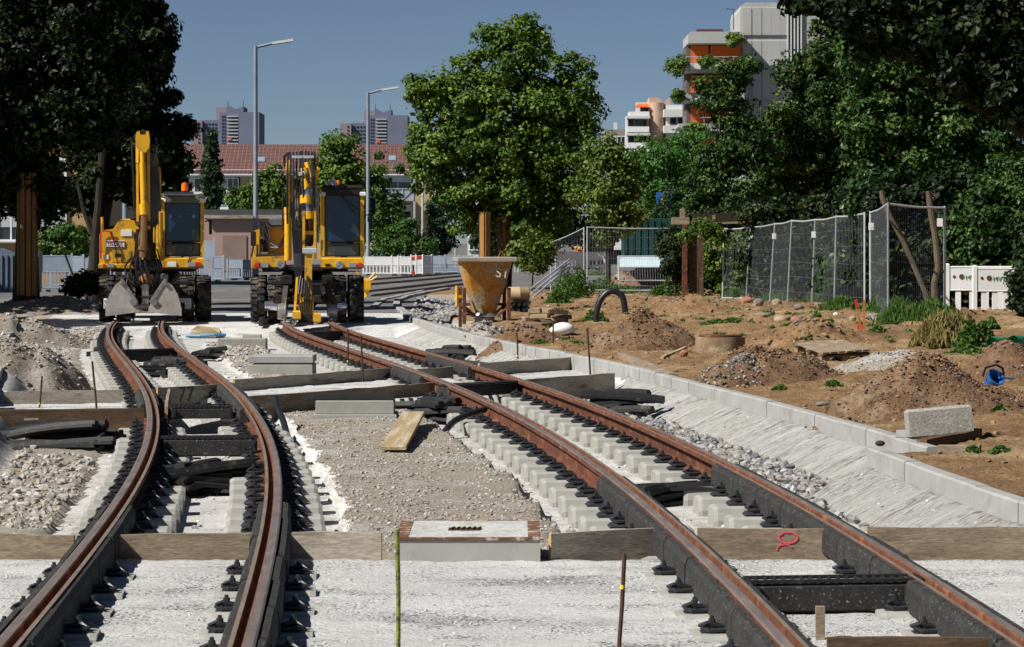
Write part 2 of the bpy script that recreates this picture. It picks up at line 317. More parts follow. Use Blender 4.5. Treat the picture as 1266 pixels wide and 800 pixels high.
def heights(X, Y, detail=True):
    s = X-LT(Y); t = X-RT(Y); k = X-K(Y); kl = X-KL(Y)
    n1 = fbm(X*1.3, Y*1.3); n2 = fbm(X*5+9, Y*5+3); n3 = fbm(X*14+1, Y*14+7, 3)
    z = np.full(X.shape, -.33)+.012*n2
    cls = np.zeros(X.shape, int)                       # 0 lean concrete 1 poured 2 gravel 3 earth 4 haunch
    # middle island
    isl = (s > 1.0+.3*n1) & (t < -1.05+.3*n1) & (Y < 30.5+.6*n1)
    z = np.where(isl, -.235+.05*n1+.03*n2+.02*n3, z); cls = np.where(isl, 2, cls)
    isl2 = (s > 1.35+.3*n1) & (t < -1.35) & (Y > 35.4) & (Y < 51+3*n1)
    z = np.where(isl2, -.27+.04*n1+.03*n2, z); cls = np.where(isl2, 2, cls)
    # right gravel strip and haunch
    foot = -.50-.06*sstep(21, 23, Y)+.12*n1
    rg = (t > 1.22+.12*n1) & (k < foot) & (Y > YB) & (Y < 34)
    z = np.where(rg, -.34+.05*n2+.02*n3, z); cls = np.where(rg, 2, cls)
    hz = (k >= foot) & (k < .05)
    rdg = fbm(Y*7+X*5, k*1.2+3, 3); zh = -.37+.27*np.clip((k-foot)/np.maximum(-foot-.03, .1), 0, 1)**.85+.02*n2+.03*n1+.055*rdg*np.clip((k-foot)*6, 0, 1)*np.clip(-k*8, 0, 1)
    z = np.where(hz, zh, z); cls = np.where(hz, 4, cls)
    # left gravel and haunch
    le = -1.04-.16*n1-.05*sstep(31, 40, Y)
    lg = (s < le) & (Y < 62)
    z = np.where(lg, -.30+.09*n1+.03*n2+.02*n3+.10*sstep(31, 36, Y)*sstep(-1.4, -2.1, s), z); cls = np.where(lg, 2, cls)
    lh = (kl < .42) & (kl > -.1) & (Y < 41)
    z = np.where(lh, -.33+.30*sstep(.42, 0, kl)+.02*n2, z); cls = np.where(lh, 4, cls)
    # pours
    pr = (Y < YB) & (k < .02) & (s > -3.4)
    for q in pour: pr |= inpoly(X, Y, q)
    streak = fbm(X*1.2+3, Y*9, 3)
    z = np.where(pr, ZS+.014*streak+.010*n3+.010*n1+.016*fbm(X*12+5, Y*24+9, 2), z); cls = np.where(pr, 1, cls)
    # earth field on the right
    e = k-.11; er = e > 0
    zr = .0+.055*np.clip(e, 0, 8)*(1-.75*sstep(48, 74, Y))+.15*n1*sstep(.2, 1.5, e)+.09*n2*sstep(.1, .6, e)+.045*n3-.05*np.clip(1-abs(np.sin((e*1.0+.25*Y+n1*2)*1.1))*4, 0, 1)*sstep(.5, 1.5, e)
    zr = np.where(e < .3, np.minimum(zr, .03), zr)
    z = np.where(er, zr, z); cls = np.where(er, 3, cls)
    gb = er & (Y > 50+1.5*n1) & (e < .55+.07*(Y-52)+.8*n1) & (Y < 84); z = np.where(gb, -.05+.12*n1+.05*n2+.03*n3-.12*np.clip(1-np.abs(e-.9)/.9, 0, 1), z); cls = np.where(gb, 2, cls)
    lr = kl < -.12
    z = np.where(lr, .0+.12*n1+.05*n2+.02*n3, z); cls = np.where(lr, 2, cls)
    # behind the machines everything comes up to street level
    b = sstep(54.3, 57.0, Y)*(k < .05)*(s > -2.6); z = z*(1-b)+(-.065+.006*n2)*b; cls = np.where((Y > 54.6) & (k < .02) & (s > -2.2), 1, cls)
    b = np.where(er, sstep(84, 94, Y), sstep(59, 63.5, Y)); z = z*(1-b)+(-.02)*b; cls = np.where((Y > 63) & ~er, 5, cls)
    return z, cls
def gz(x, y):
    z, _ = heights(np.array([[float(x)]]), np.array([[float(y)]])); return float(z[0, 0])
def build_ground():
    xs = np.arange(-16, 17.01, .05); ys = [8.6]
    while ys[-1] < 94.2: ys.append(ys[-1]+max(.04, ys[-1]*.0040))
    ys = np.array(ys); X, Y = np.meshgrid(xs, ys)
    Z, C = heights(X, Y)
    ny, nx = X.shape; V = np.stack([X, Y, Z], -1).reshape(-1, 3)
    i = np.arange(ny-1)[:, None]*nx+np.arange(nx-1)[None]
    Q4 = np.stack([i, i+1, i+nx+1, i+nx], -1).reshape(-1, 4)
    cf = C[:-1, :-1].reshape(-1)
    for k, nm, m in ((0, 'track_bed', MT['lean']), (1, 'concrete_slab', MT['slab']), (2, 'gravel_ground', MT['gravel']), (3, 'earth_ground', MT['earth']), (4, 'kerb_haunch', MT['haunch']), (5, 'pavement', MT['ash'])):
        f = Q4[cf == k]
        u, inv = np.unique(f, return_inverse=True)
        struct(obj(nm, npmesh(nm, V[u], inv.reshape(-1, 4)), m, smooth=True))
    # the wide ground out to the horizon
    mb = MB(); rows = [(-60, -.8), (93.4, -.8), (94.0, -.035), (5000, -.03)]
    vs = [(x, y, z) for y, z in rows for x in (-3000, 3000)]
    mb.add(vs, [(0, 1, 3, 2), (2, 3, 5, 4), (4, 5, 7, 6)]); struct(mb.build('ground', MT['ash']))
build_ground()

# stones as one mesh of loose lumps
def ico():
    import bmesh
    bm = bmesh.new(); bmesh.ops.create_icosphere(bm, subdivisions=1, radius=1); v = np.array([q.co[:] for q in bm.verts]); f = np.array([[q.index for q in p.verts] for p in bm.faces]); bm.free(); return v, f
IV, IF = ico()
def stones_mesh(name, pos, size, m, flat=.65):
    pos = np.asarray(pos, float); n = len(pos); size = np.asarray(size, float)
    V = IV[None]*(1+RNG.uniform(-.42, .30, (n, 12, 1)))
    V = V*(size[:, None, None]*np.stack([RNG.uniform(.8, 1.35, n), RNG.uniform(.7, 1.1, n), RNG.uniform(.5, .9, n)*flat/.65], -1)[:, None])
    a = RNG.uniform(0, 6.28, n); c, s = np.cos(a), np.sin(a); R = np.zeros((n, 3, 3)); R[:, 0, 0] = c; R[:, 0, 1] = -s; R[:, 1, 0] = s; R[:, 1, 1] = c; R[:, 2, 2] = 1
    b = RNG.normal(0, .4, n); c, s = np.cos(b), np.sin(b); R2 = np.zeros((n, 3, 3)); R2[:, 0, 0] = 1; R2[:, 1, 1] = c; R2[:, 1, 2] = -s; R2[:, 2, 1] = s; R2[:, 2, 2] = c
    V = np.einsum('nij,nkj->nki', R@R2, V)+pos[:, None]
    Fq = (IF[None]+12*np.arange(n)[:, None, None]).reshape(-1, 3)
    me = npmesh(name, V.reshape(-1, 3), Fq); me.shade_flat()
    at = me.attributes.new('rnd', 'FLOAT', 'FACE'); at.data.foreach_set('value', np.repeat(RNG.random(n), 20).astype(np.float32))
    return me
def stonemat(name, cols): return leafmat(name, cols, .9, 0.0)
MT['stone'] = stonemat('grey_ballast', [(.10, .105, .115), (.20, .21, .22), (.27, .25, .22), (.36, .36, .36), (.16, .14, .12)])
MT['pebble'] = stonemat('mixed_gravel', [(.20, .185, .165), (.36, .335, .29), (.30, .25, .20), (.46, .44, .41), (.18, .17, .16)])
MT['clod'] = stonemat('earth_clods', [(.16, .09, .047), (.21, .125, .066), (.27, .175, .10), (.13, .075, .042), (.26, .235, .205)])
MT['pale'] = stonemat('pale_rubble', [(.36, .35, .33), (.5, .49, .47), (.60, .59, .57), (.28, .27, .26)])
def scatter(name, cond, n, smin, smax, m, xr, yr, label=None, sink=.3, pw=2.5):
    X = RNG.uniform(*xr, n*6); u = RNG.random(n*6); Y = yr[0]*(yr[1]/yr[0])**u
    Z, C = heights(X, Y); ok = cond(X, Y, C) & (fbm(X*2.2+40, Y*2.2) > -.16)
    X, Y, Z = X[ok][:n], Y[ok][:n], Z[ok][:n]; sz = smin+(smax-smin)*RNG.random(len(X))**pw
    sz = sz*np.maximum(1, Y/28)
    o = obj(name, stones_mesh(name, np.stack([X, Y, Z+sz*(.45-sink)], -1), sz, m), m); o['kind'] = 'stuff'
    if label: o['label'] = label
    return o
scatter('gravel', lambda X, Y, C: (C == 2) & (X-RT(Y) > 1) & (Y < 34), 4200, .018, .055, MT['stone'], (-1, 4), (15.5, 33), 'grey ballast stones along the foot of the white kerb haunch', .15)
scatter('gravel', lambda X, Y, C: (C == 2) & (X-LT(Y) < -.9) & (Y < 28), 5200, .010, .046, MT['pebble'], (-6, -2), (15.5, 27.3), 'coarse pale gravel left of the left track', .2, 3)
scatter('gravel', lambda X, Y, C: (C == 2) & (X-LT(Y) > 1) & (X-RT(Y) < -1) & (Y < 31), 9500, .005, .019, MT['pebble'], (-3, 1), (15.6, 30.5), 'fine brownish gravel between the two tracks', .25, 4)
scatter('gravel', lambda X, Y, C: (C == 2) & (X-LT(Y) < -1.2) & (Y > 30), 8000, .010, .035, MT['pebble'], (-12, -4), (30, 56), 'pale rubble gravel beyond the left formwork', .25)
scatter('gravel', lambda X, Y, C: (C == 2) & (X-LT(Y) > 1) & (X-RT(Y) < -1) & (Y > 34), 2200, .012, .03, MT['pebble'], (-7, -2), (35, 52), 'brown gravel patch around the far concrete kerb stones', .25)
scatter('rubble', lambda X, Y, C: (C == 0) & (Y > YB) & (Y < 40), 3800, .004, .028, MT['pale'], (-7, 3), (15.5, 40), 'crumbs of concrete lying on the track bed', .2, 5)
scatter('earth_clods', lambda X, Y, C: C == 3, 6500, .008, .042, MT['clod'], (-2, 14), (17, 80), 'clods and small stones lying over the bare earth', .3, 7)
scatter('crumbs', lambda X, Y, C: C == 4, 900, .006, .018, MT['pale'], (-3, 4.5), (15.5, 50), 'crumbs of dry concrete on the kerb haunch', .35, 4)
scatter('grit', lambda X, Y, C: C == 1, 3500, .003, .011, MT['pale'], (-4, 3.6), (9, 15.3), 'grit on the poured concrete slab', .3, 4)

scatter('gravel', lambda X, Y, C: (C == 2) & (X-K(Y) > .1), 3000, .012, .04, MT['stone'], (-4, 2), (48, 82), 'grey gravel bank between the kerb bend and the hopper', .25)
scatter('gravel', lambda X, Y, C: (C == 2) & (X-LT(Y) < -1.2) & (Y > 30), 2600, .008, .03, MT['pale'], (-12, -4), (30, 56), 'whitish stones among the left gravel', .25, 4)
# ------------------------------------------------------------------ rails
def tangent(f, y): d = float(f(y+.05)-f(y-.05))/.1; v = Vector((d, 1, 0)); return v.normalized()
# profile: u towards the gauge side; (u, z, material of the face that starts here)
RPROF = [(-.092, -.182, 2), (-.092, -.168, 2), (-.022, -.150, 2), (-.018, -.058, 2), (-.058, -.040, 2), (-.058, -.006, 0), (-.048, 0, 0), (-.006, 0, 1), (.001, -.006, 1), (.004, -.046, 1), (.034, -.046, 1), (.038, -.004, 3), (.060, -.004, 2), (.062, -.040, 2), (.012, -.060, 2), (.006, -.150, 2), (.092, -.168, 2), (.092, -.182, 2)]
RAILS = {}
def rail(f, side, y0, y1, label, z=0.0):
    ys = np.arange(y0, y1, .33); vs = []; n = len(RPROF)
    base = Vector((float(f(y0)), y0, 0))
    for y in ys:
        t = tangent(f, y); nrm = Vector((t.y, -t.x, 0)); c = Vector((float(f(y)), y, z))+nrm*(side*.5)
        for u, zz, _ in RPROF: vs.append(c+nrm*(-side*u)+Vector((0, 0, zz))-base)
    mb = MB()
    for j in range(n):
        fs = [(i*n+j, i*n+(j+1) % n, (i+1)*n+(j+1) % n, (i+1)*n+j) for i in range(len(ys)-1)]
        mb.f += fs; mb.m += [RPROF[j][2]]*len(fs)
    mb.v = [tuple(v) for v in vs]; mb.f += [tuple(range(n)), tuple(range(len(vs)-1, len(vs)-n-1, -1))]; mb.m += [2, 2]
    o = mb.build('rail', [MT['rail_top'], MT['rail_groove'], MT['rail_side'], MT['rail_lip']], loc=base)
    tag(o, label, 'rail'); return o, base
rLL, bLL = rail(LT, -1, 9, 57.3, 'rusty outer grooved rail of the left curved track')
rLR, bLR = rail(LT, 1, 9, 57.3, 'rusty inner grooved rail of the left track, ending under the clamshell bucket')
rRL, bRL = rail(RT, -1, 9, 56.5, 'rusty grooved rail of the right track beside the concrete box')
rRR, bRR = rail(RT, 1, 9, 56.5, 'rusty grooved rail of the right track nearest the kerb')
# rubber side filler, piece by piece
def filler_run(ro, base, f, side, out, y0, y1, m=None, L=.98):
    y = y0
    while y < y1-.2:
        ye = min(y+L, y1); mb = MB(); n = 8; pr = [(.063, -.010), (.095, -.014), (.112, -.045), (.116, -.165), (.030, -.165), (.030, -.062), (.060, -.050), (.063, -.03)]
        st = 4; vs = []
        jit = RNG.uniform(-.006, .006)
        for i in range(st+1):
            yy = y+.004+(ye-y-.008)*i/st; t = tangent(f, yy); nrm = Vector((t.y, -t.x, 0)); c = Vector((float(f(yy)), yy, 0))+nrm*(side*.5)
            for u, zz in pr: vs.append(c+nrm*(out*(u+jit)+(side*.006))+Vector((0, 0, zz+jit*.5))-base)
        fs = [(i*n+j, i*n+(j+1) % n, (i+1)*n+(j+1) % n, (i+1)*n+j) for i in range(st) for j in range(n)]+[tuple(range(n)), tuple(range((st+1)*n-1, st*n-1, -1))]
        mb.add(vs, fs); mb.build('rubber_filler', m or MT['rubber_dusty'], ro); y = ye
for ro, b, f, side, segs in ((rRL, bRL, RT, -1, ((9.2, 19.2), (33.2, 36.0))), (rRR, bRR, RT, 1, ((9.2, 20.0), (35.6, 39.5))),
                             (rLL, bLL, LT, -1, ((9.2, 16.9), (27.5, 30.4))), (rLR, bLR, LT, 1, ((9.2, 17.2), (26.6, 31.5)))):
    for y0, y1 in segs:
        for out in (-1, 1): filler_run(ro, b, f, side, out, y0, y1)
# ------------------------------------------------------------------ sleepers
def clip_mesh():
    mb = MB()
    mb.add([(-.075, -.07, 0), (.075, -.07, 0), (.075, .07, 0), (-.075, .07, 0), (-.055, -.055, .022), (.06, -.055, .03), (.06, .055, .03), (-.055, .055, .022)], [(3, 2, 1, 0), (4, 5, 6, 7), (0, 1, 5, 4), (1, 2, 6, 5), (2, 3, 7, 6), (3, 0, 4, 7)])
    for s in (-1, 1):
        mb.tube([(.07, s*.012, .045), (-.02, s*.02, .062), (-.052, s*.045, .046), (-.02, s*.062, .036), (.075, s*.055, .040)], .011, 5)
    mb.cyl((.0, 0, .02), (.0, 0, .05), .03, .03, 8); mb.cyl((0, 0, .05), (0, 0, .085), .019, .017, 6); mb.cyl((0, 0, .085), (0, 0, .10), .011, .010, 6)
    me = mb.mesh('rail_clip'); fix_normals(me); me.materials.append(MT['clip']); return me
def block_mesh(a, b, hgt):
    mb = MB(); w0, w1 = .155, .125
    prof = [(-w0, 0), (-w0, hgt*.6), (-w1, hgt-.015), (-w1+.02, hgt), (w1-.02, hgt), (w1, hgt-.015), (w0, hgt*.6), (w0, 0)]
    n = 8; vs = []
    for u, k in ((a, .93), (a+.03, 1), (b-.03, 1), (b, .93)): vs += [(u, y*k, z*(1 if k == 1 else .94)) for y, z in prof]
    fs = [(i*n+j, i*n+(j+1) % n, (i+1)*n+(j+1) % n, (i+1)*n+j) for i in range(3) for j in range(n)]+[tuple(range(n)), tuple(range(4*n-1, 3*n-1, -1))]
    mb.add(vs, fs); me = mb.mesh('concrete_block'); fix_normals(me); me.materials.append(MT['block']); return me
CLIP = clip_mesh(); BLK = block_mesh(-.34, .34, .24); BLKS = block_mesh(-.27, .27, .05)
def mk(name, me, parent, loc, rz=0.0):
    o = bpy.data.objects.new(name, me); COL.objects.link(o); o.parent = parent; o.location = loc; o.rotation_euler = (0, 0, rz); return o
def sleepers(f, y0, y1, lab, grp, poured):
    y = y0; i = 0
    while y < y1:
        t = tangent(f, y); c = Vector((float(f(y)), y, 0)); rz = math.atan2(-t.x, t.y)
        s = empty('twin_block_sleeper', (c.x, c.y, -.205), rz+RNG.uniform(-.01, .01), lab.replace('#', nth(i)), 'sleeper', grp); i += 1
        for sd in (-1, 1):
            jz = RNG.uniform(-.006, .006)
            mk('concrete_block', BLKS if poured else BLK, s, (sd*.51, 0, (-.02 if poured else -.24)+jz+.015))
            for o2 in (-1, 1): mk('rail_clip', CLIP, s, (sd*.51+o2*(.175 if poured else .15), 0, .008+jz+.015), math.pi if o2 > 0 else 0)
        y += .72*t.y
for f, nm, end in ((LT, 'left', 56.4), (RT, 'right', 55.5)):
    near = 'left curving track' if nm == 'left' else 'right track'
    a = 27.0 if nm == 'left' else 31.5; b = 31.2 if nm == 'left' else 36.8
    sleepers(f, 9.5, 15.2, '# sleeper from the camera cast into the near slab of the '+near, 'sleepers cast in under the near '+near, True)
    sleepers(f, 15.75, a, 'bare twin-block sleeper of the '+near+', # beyond the foreground board', 'bare sleepers in the middle of the '+near, False)
    sleepers(f, a+.7, b-.3, 'sleeper of the '+near+' in the poured cross strip, # from its front board', 'sleepers in the poured strip of the '+near, True)
    sleepers(f, b+.3, end, 'twin-block sleeper of the '+near+', # beyond the poured cross strip', 'far sleepers of the '+near, False)
# ------------------------------------------------------------------ formwork boards
def plank(a, b, zt, zb, th, m, label, cat='board', name='formwork_board', group=None, wob=.012, endm=True, dz=0):
    a = Vector(a); b = Vector(b); d = Vector((b.x-a.x, b.y-a.y, 0)); L = d.length; ang = math.atan2(d.y, d.x); n = max(3, int(L/.25))
    mb = MB(); vs = []
    for i in range(n+1):
        x = L*i/n; tz = (b.z-a.z)*i/n+float(RNG.uniform(-wob, wob))*.5; yo = float(RNG.uniform(-.003, .003))
        vs += [(x, -th/2+yo, zb-zt+(b.z-a.z)*i/n), (x, th/2+yo, zb-zt+(b.z-a.z)*i/n), (x, th/2+yo, tz), (x, -th/2+yo, tz)]
    for i in range(n):
        for j in range(4): mb.add([], [])
        mb.f += [(i*4+j, i*4+(j+1) % 4, i*4+4+(j+1) % 4, i*4+4+j) for j in range(4)]; mb.m += [0]*4
    mb.v = vs; mb.f += [(0, 3, 2, 1), (n*4, n*4+1, n*4+2, n*4+3)]; mb.m += [1, 1] if endm else [0, 0]
    o = mb.build(name, [m, MT['board_end']], loc=(a.x, a.y, zt), rot=(0, 0, ang)); return tag(o, label, cat, group)
def pboard(x0, y0, x1, y1, zt, zb, m, label, th=.032, **k):
    return plank(P(x0, y0, zt), P(x1, y1, zt), zt, zb, th, m, label, **k)
BG = 'formwork boards around the poured concrete'
G, D = MT['timber_grey'], MT['timber_dark']; W = MT['timber']
pboard(-60, 660, 92, 661, -.035, -.3, W, 'weathered formwork board at the near left edge, left of the left track', group=BG)
pboard(148, 661, 313, 660, -.035, -.3, W, 'long brown formwork board between the rails of the left track in the foreground', group=BG)
pboard(361, 657, 472, 659, -.02, -.3, G, 'pale formwork board between the left track and the rusty-framed concrete box', group=BG)
pboard(680, 659, 809, 652, -.02, -.3, G, 'short grey formwork board right of the rusty-framed concrete box', group=BG)
b8 = pboard(862, 653, 1027, 653, -.02, -.3, W, 'brown formwork board with a pink spray-painted mark', group=BG)
pboard(1072, 652, 1330, 652, -.02, -.3, W, 'notched formwork board at right from the outer rail to the kerb', group=BG)
pboard(1022, 787, 1262, 789, -.02, -.3, D, 'dark board in the bottom right corner between the right rails', group=BG)
pboard(5, 484, 152, 482, -.03, -.34, G, 'pale formwork board behind the left poured strip', group=BG)
pboard(-60, 507, 178, 505, -.03, -.34, D, 'dark brown shaded formwork board in front of the left poured strip', group=BG)
pboard(18, 517, 48, 517, -.12, -.34, W, 'short piece of board leaning by the dark left formwork', group=BG)
b77 = pboard(194, 479, 269, 475, -.03, -.34, G, 'formwork board between the left rails sprayed with a green 77', group=BG)
pboard(205, 503, 209, 480, -.03, -.3, W, 'short formwork board along the inside of the left rail', group=BG)
pboard(289, 469, 482, 455, -.03, -.34, G, 'long grey formwork board behind the middle poured strip', group=BG)
pboard(296, 491, 536, 473, -.03, -.34, W, 'long brown formwork board in front of the middle poured strip', group=BG)
pboard(510, 457, 559, 453, -.03, -.34, G, 'small grey formwork board between the right rails', group=BG)
pboard(552, 474, 628, 471, -.05, -.34, W, 'thin formwork board in front of the poured strip between the right rails', group=BG)
pboard(592, 449, 706, 442, -.0, -.34, G, 'grey formwork board behind the right poured strip, ending at the kerb', group=BG)
pboard(648, 469, 759, 461, -.0, -.34, G, 'grey formwork board in front of the right poured strip near three survey rods', group=BG)
# spray marks
def spray(s, size, m, par, x, z): return text(s, size, m, par, (x, -.022, z), name='spray_mark', ext=.001)

mb = MB()
for cx_, cz, rx, rz, a0, a1 in ((.545, -.055, .062, .038, 0, 6.28), (.525, -.125, .05, .035, .3, 3.3)):
    n = 26; vs = []
    for i in range(n+1):
        a = a0+(a1-a0)*i/n; k = .80+.06*math.sin(i*1.7)
        vs += [(cx_+rx*math.cos(a), -.0195, cz+rz*math.sin(a)), (cx_+rx*k*math.cos(a), -.0195, cz+rz*(k-.06)*math.sin(a)), (cx_+rx*math.cos(a), -.0165, cz+rz*math.sin(a)), (cx_+rx*k*math.cos(a), -.0165, cz+rz*(k-.06)*math.sin(a))]
    mb.add(vs, [(4*i, 4*i+4, 4*i+5, 4*i+1) for i in range(n)]+[(4*i, 4*i+2, 4*i+6, 4*i+4) for i in range(n)]+[(4*i+1, 4*i+5, 4*i+7, 4*i+3) for i in range(n)])
mb.build('spray_mark', MT['pink'], b8)
spray('77', .26, MT['green_spray'], b77, .44, -.11)
# a wooden stake by the bottom right board
mb = MB(); p = P(1014, 790, -.18); mb.bar(p-Vector((0, 0, .1)), p+Vector((0, 0, .155)), .042, .04); tag(mb.build('wooden_stake', MT['timber']), 'short square wooden stake at the bottom right board', 'stake')
# ------------------------------------------------------------------ black cross boxes between the rails
def xbox(x0, y0, x1, y1, zt, zb, depth, label, slots=False, par=None):
    a = P(x0, y0, zt); b = P(x1, y1, zt); d = b-a; L = math.hypot(d.x, d.y); rz = math.atan2(d.y, d.x)
    o = empty('drainage_channel', (a.x, a.y, 0), rz, label, 'drainage box', 'black drainage boxes across the tracks')
    mb = MB(); mb.box((L/2, depth/2, (zt+zb)/2-.01), (L, depth, zt-zb-.02), ch=.012); mb.build('channel_body', MT['rubber_dusty'], o)
    mb = MB(); n = max(8, int(L/.045))
    for s, yy in ((0, .018), (1, depth-.018)): mb.box((L/2, yy, zt-.004), (L, .034, .016))
    for i in range(n+1): mb.bar((i*L/n-.012 if i else 0, .03, zt-.005), (i*L/n+.012, depth-.03, zt-.005), .018, .012)
    mb.build('grating', MT['rubber'], o)
    mb = MB()
    for s in (.03, L-.03): mb.box((s, -.012, (zt+zb)/2), (.03, .022, zt-zb-.05), ch=.004); mb.cyl((s, -.02, zt-.06), (s, -.036, zt-.06), .014, n=6)
    mb.build('end_bracket', MT['clip'], o); return o
xbox(928, 719, 1143, 716, -.01, -.17, .20, 'large black speckled drainage box between the right rails in the foreground')
xbox(199, 541, 318, 540, -.02, -.19, .20, 'black drainage box across the left track in front of the heap of rubber strips')
xbox(152, 433, 222, 431, -.02, -.22, .22, 'far black drainage box across the left track')
xbox(384, 411, 424, 409, -.02, -.2, .3, 'far black drainage box across the right track')
xbox(556, 477, 646, 471, -.01, -.16, .2, 'black drainage box across the right track beyond the poured strip')
xbox(212, 503, 288, 502, -.03, -.16, .34, 'black drainage box just in front of the green 77 board')
# ------------------------------------------------------------------ kerbs
def kerb_run(line, nm, lab, L=1.0, wd=.115, zt=.05, zb=-.35, grp=None, m=None, inward=1):
    pts = [Vector((x, y, 0)) for y, x in line]; seg = [0]
    for i in range(1, len(pts)): seg.append(seg[-1]+(pts[i]-pts[i-1]).length)
    def at(s):
        s = min(max(s, 0), seg[-1])
        for i in range(1, len(pts)):
            if s <= seg[i]+1e-6: return pts[i-1].lerp(pts[i], (s-seg[i-1])/(seg[i]-seg[i-1]))
        return pts[-1]
    s = 0; par = tag(empty('kerb', tuple(pts[0])), lab, 'kerb'); made = []
    while s < seg[-1]-.1:
        e = min(s+L, seg[-1]); a, b = at(s), at(e); d = (b-a); l = d.length; rz = math.atan2(d.y, d.x)
        mb = MB(); g = .004; hh = zt-zb; ch = .014
        prof = [(0, 0), (0, hh-ch), (ch, hh), (wd-ch*.4, hh), (wd, hh-ch*.4), (wd, 0)]
        M4 = Matrix(((0, 1, 0), (1, 0, 0), (0, 0, 1)))
        mb.prism([(u*inward, z) for u, z in prof], g, l-g, M=M4)
        j = float(RNG.uniform(-.008, .006)); o = mb.build('kerb_stone', m or MT['kerb'], par, loc=(a.x-pts[0].x, a.y-pts[0].y, zb+j), rot=(0, 0, rz+float(RNG.uniform(-.008, .008)))); made.append(o); s = e
    return par
k1 = [(y, float(np.interp(y, KY[5:], KX[5:]))) for y in (20.95, 22, 23.5, 24.85, 26.8, 29, 31.4, 33.4, 35.4, 38.3, 42.6, 45.5, 48.4, 52, 56, 59.3)]
kerb_run(k1, 'kerb', 'long pale concrete kerb curving along the right track, ending above the near kerb', inward=-1)
k2 = [(12.6, 3.72), (14.5, 3.48), (16.45, 3.25), (18, 3.09), (19.1, 3.0), (20.87, 2.86)]
kerb_run(k2, 'kerb', 'near concrete kerb at the right edge with a small stone on its end', inward=-1)
kl = [(y, float(KL(y))) for y in (14, 17, 20, 23, 26, 29.4)]+[]
kerb_run(kl, 'kerb', 'shaded kerb at the left edge behind the gravel', inward=1, zt=.03)
kerb_run([(y, float(KL(y))-.05) for y in (29.6, 32, 35, 38, 40.5)], 'kerb', 'pale kerb at the left edge beyond the formwork', inward=1)
# kerb corner by the far crossing
fk = [P(498, 387, .05), P(486, 376, .05), P(487, 370, .05), P(500, 365, .05), P(524, 360, .05), P(551, 355.5, .05)]
kerb_run([(p.y, p.x) for p in fk], 'kerb', 'far kerb bending right at the crossing behind the excavator', inward=-1, wd=.18)
fk = [P(456, 379, .02), P(470, 369, .02), P(498, 363, .02), P(520, 358.5, .02)]
kerb_run([(p.y, p.x) for p in fk], 'kerb', 'far grey kerb between the excavator and the bending kerb', inward=-1, wd=.18, zt=.02)
MT['boomd'] = mat('shaded_grimy_yellow_paint', (.30, .17, .02), (.10, .06, .02), 5, .6, bump=.2, c3=(.03, .025, .02), t3=.52, s3=4)  # grime, plus shade on the boom put into the paint colour
MT['glass_up'] = clearglass('navy_cab_glass', (.4, .62, .85), .5, (.018, .06, .13))  # navy base stands in for the sky reflected in the windscreen
# ------------------------------------------------------------------ excavators
def tyre_meshes():
    R = .5; wd = .30; n = 40
    mb = MB(); mb.lathe([(.27, -wd*.36), (.33, -wd*.5), (.43, -wd*.52), (.475, -wd*.42), (.485, 0), (.475, wd*.42), (.43, wd*.52), (.33, wd*.5), (.27, wd*.36)], n=n, axis='x')
    for i in range(20):
        for s in (-1, 1):
            a = 2*math.pi*(i+(.5 if s > 0 else 0))/20; c = Vector((s*.078, .488*math.cos(a), .488*math.sin(a)))
            mb.box(c, (.135, .085, .035), (a+math.pi/2, 0, 0) if False else (a-math.pi/2, 0, 0))
            c2 = Vector((s*.15, .465*math.cos(a), .465*math.sin(a))); mb.box(c2, (.02, .075, .07), (a-math.pi/2, 0, 0))
    t = mb.mesh('tyre'); fix_normals(t); t.materials.append(MT['tyre'])
    mb = MB(); mb.lathe([(.0, -.05), (.10, -.06), (.12, -.02), (.22, -.03), (.27, -.11), (.285, -.11), (.285, .11), (.27, .11), (.0, .09)], n=20, axis='x')
    for i in range(8):
        a = i*math.pi/4; mb.cyl((-.075, .15*math.cos(a), .15*math.sin(a)), (-.02, .15*math.cos(a), .15*math.sin(a)), .018, n=6)
    r = mb.mesh('rim'); fix_normals(r); r.materials.append(MT['yellow_dirty']); return t, r
TY, RIM = tyre_meshes()
def catenary(a, b, sag, n=8, side=(0, 0, 0)):
    a = Vector(a); b = Vector(b); s = Vector(side)
    return [a.lerp(b, i/n)+(Vector((0, -.2*sag, -sag))+s)*(4*(i/n)*(1-i/n)) for i in range(n+1)]
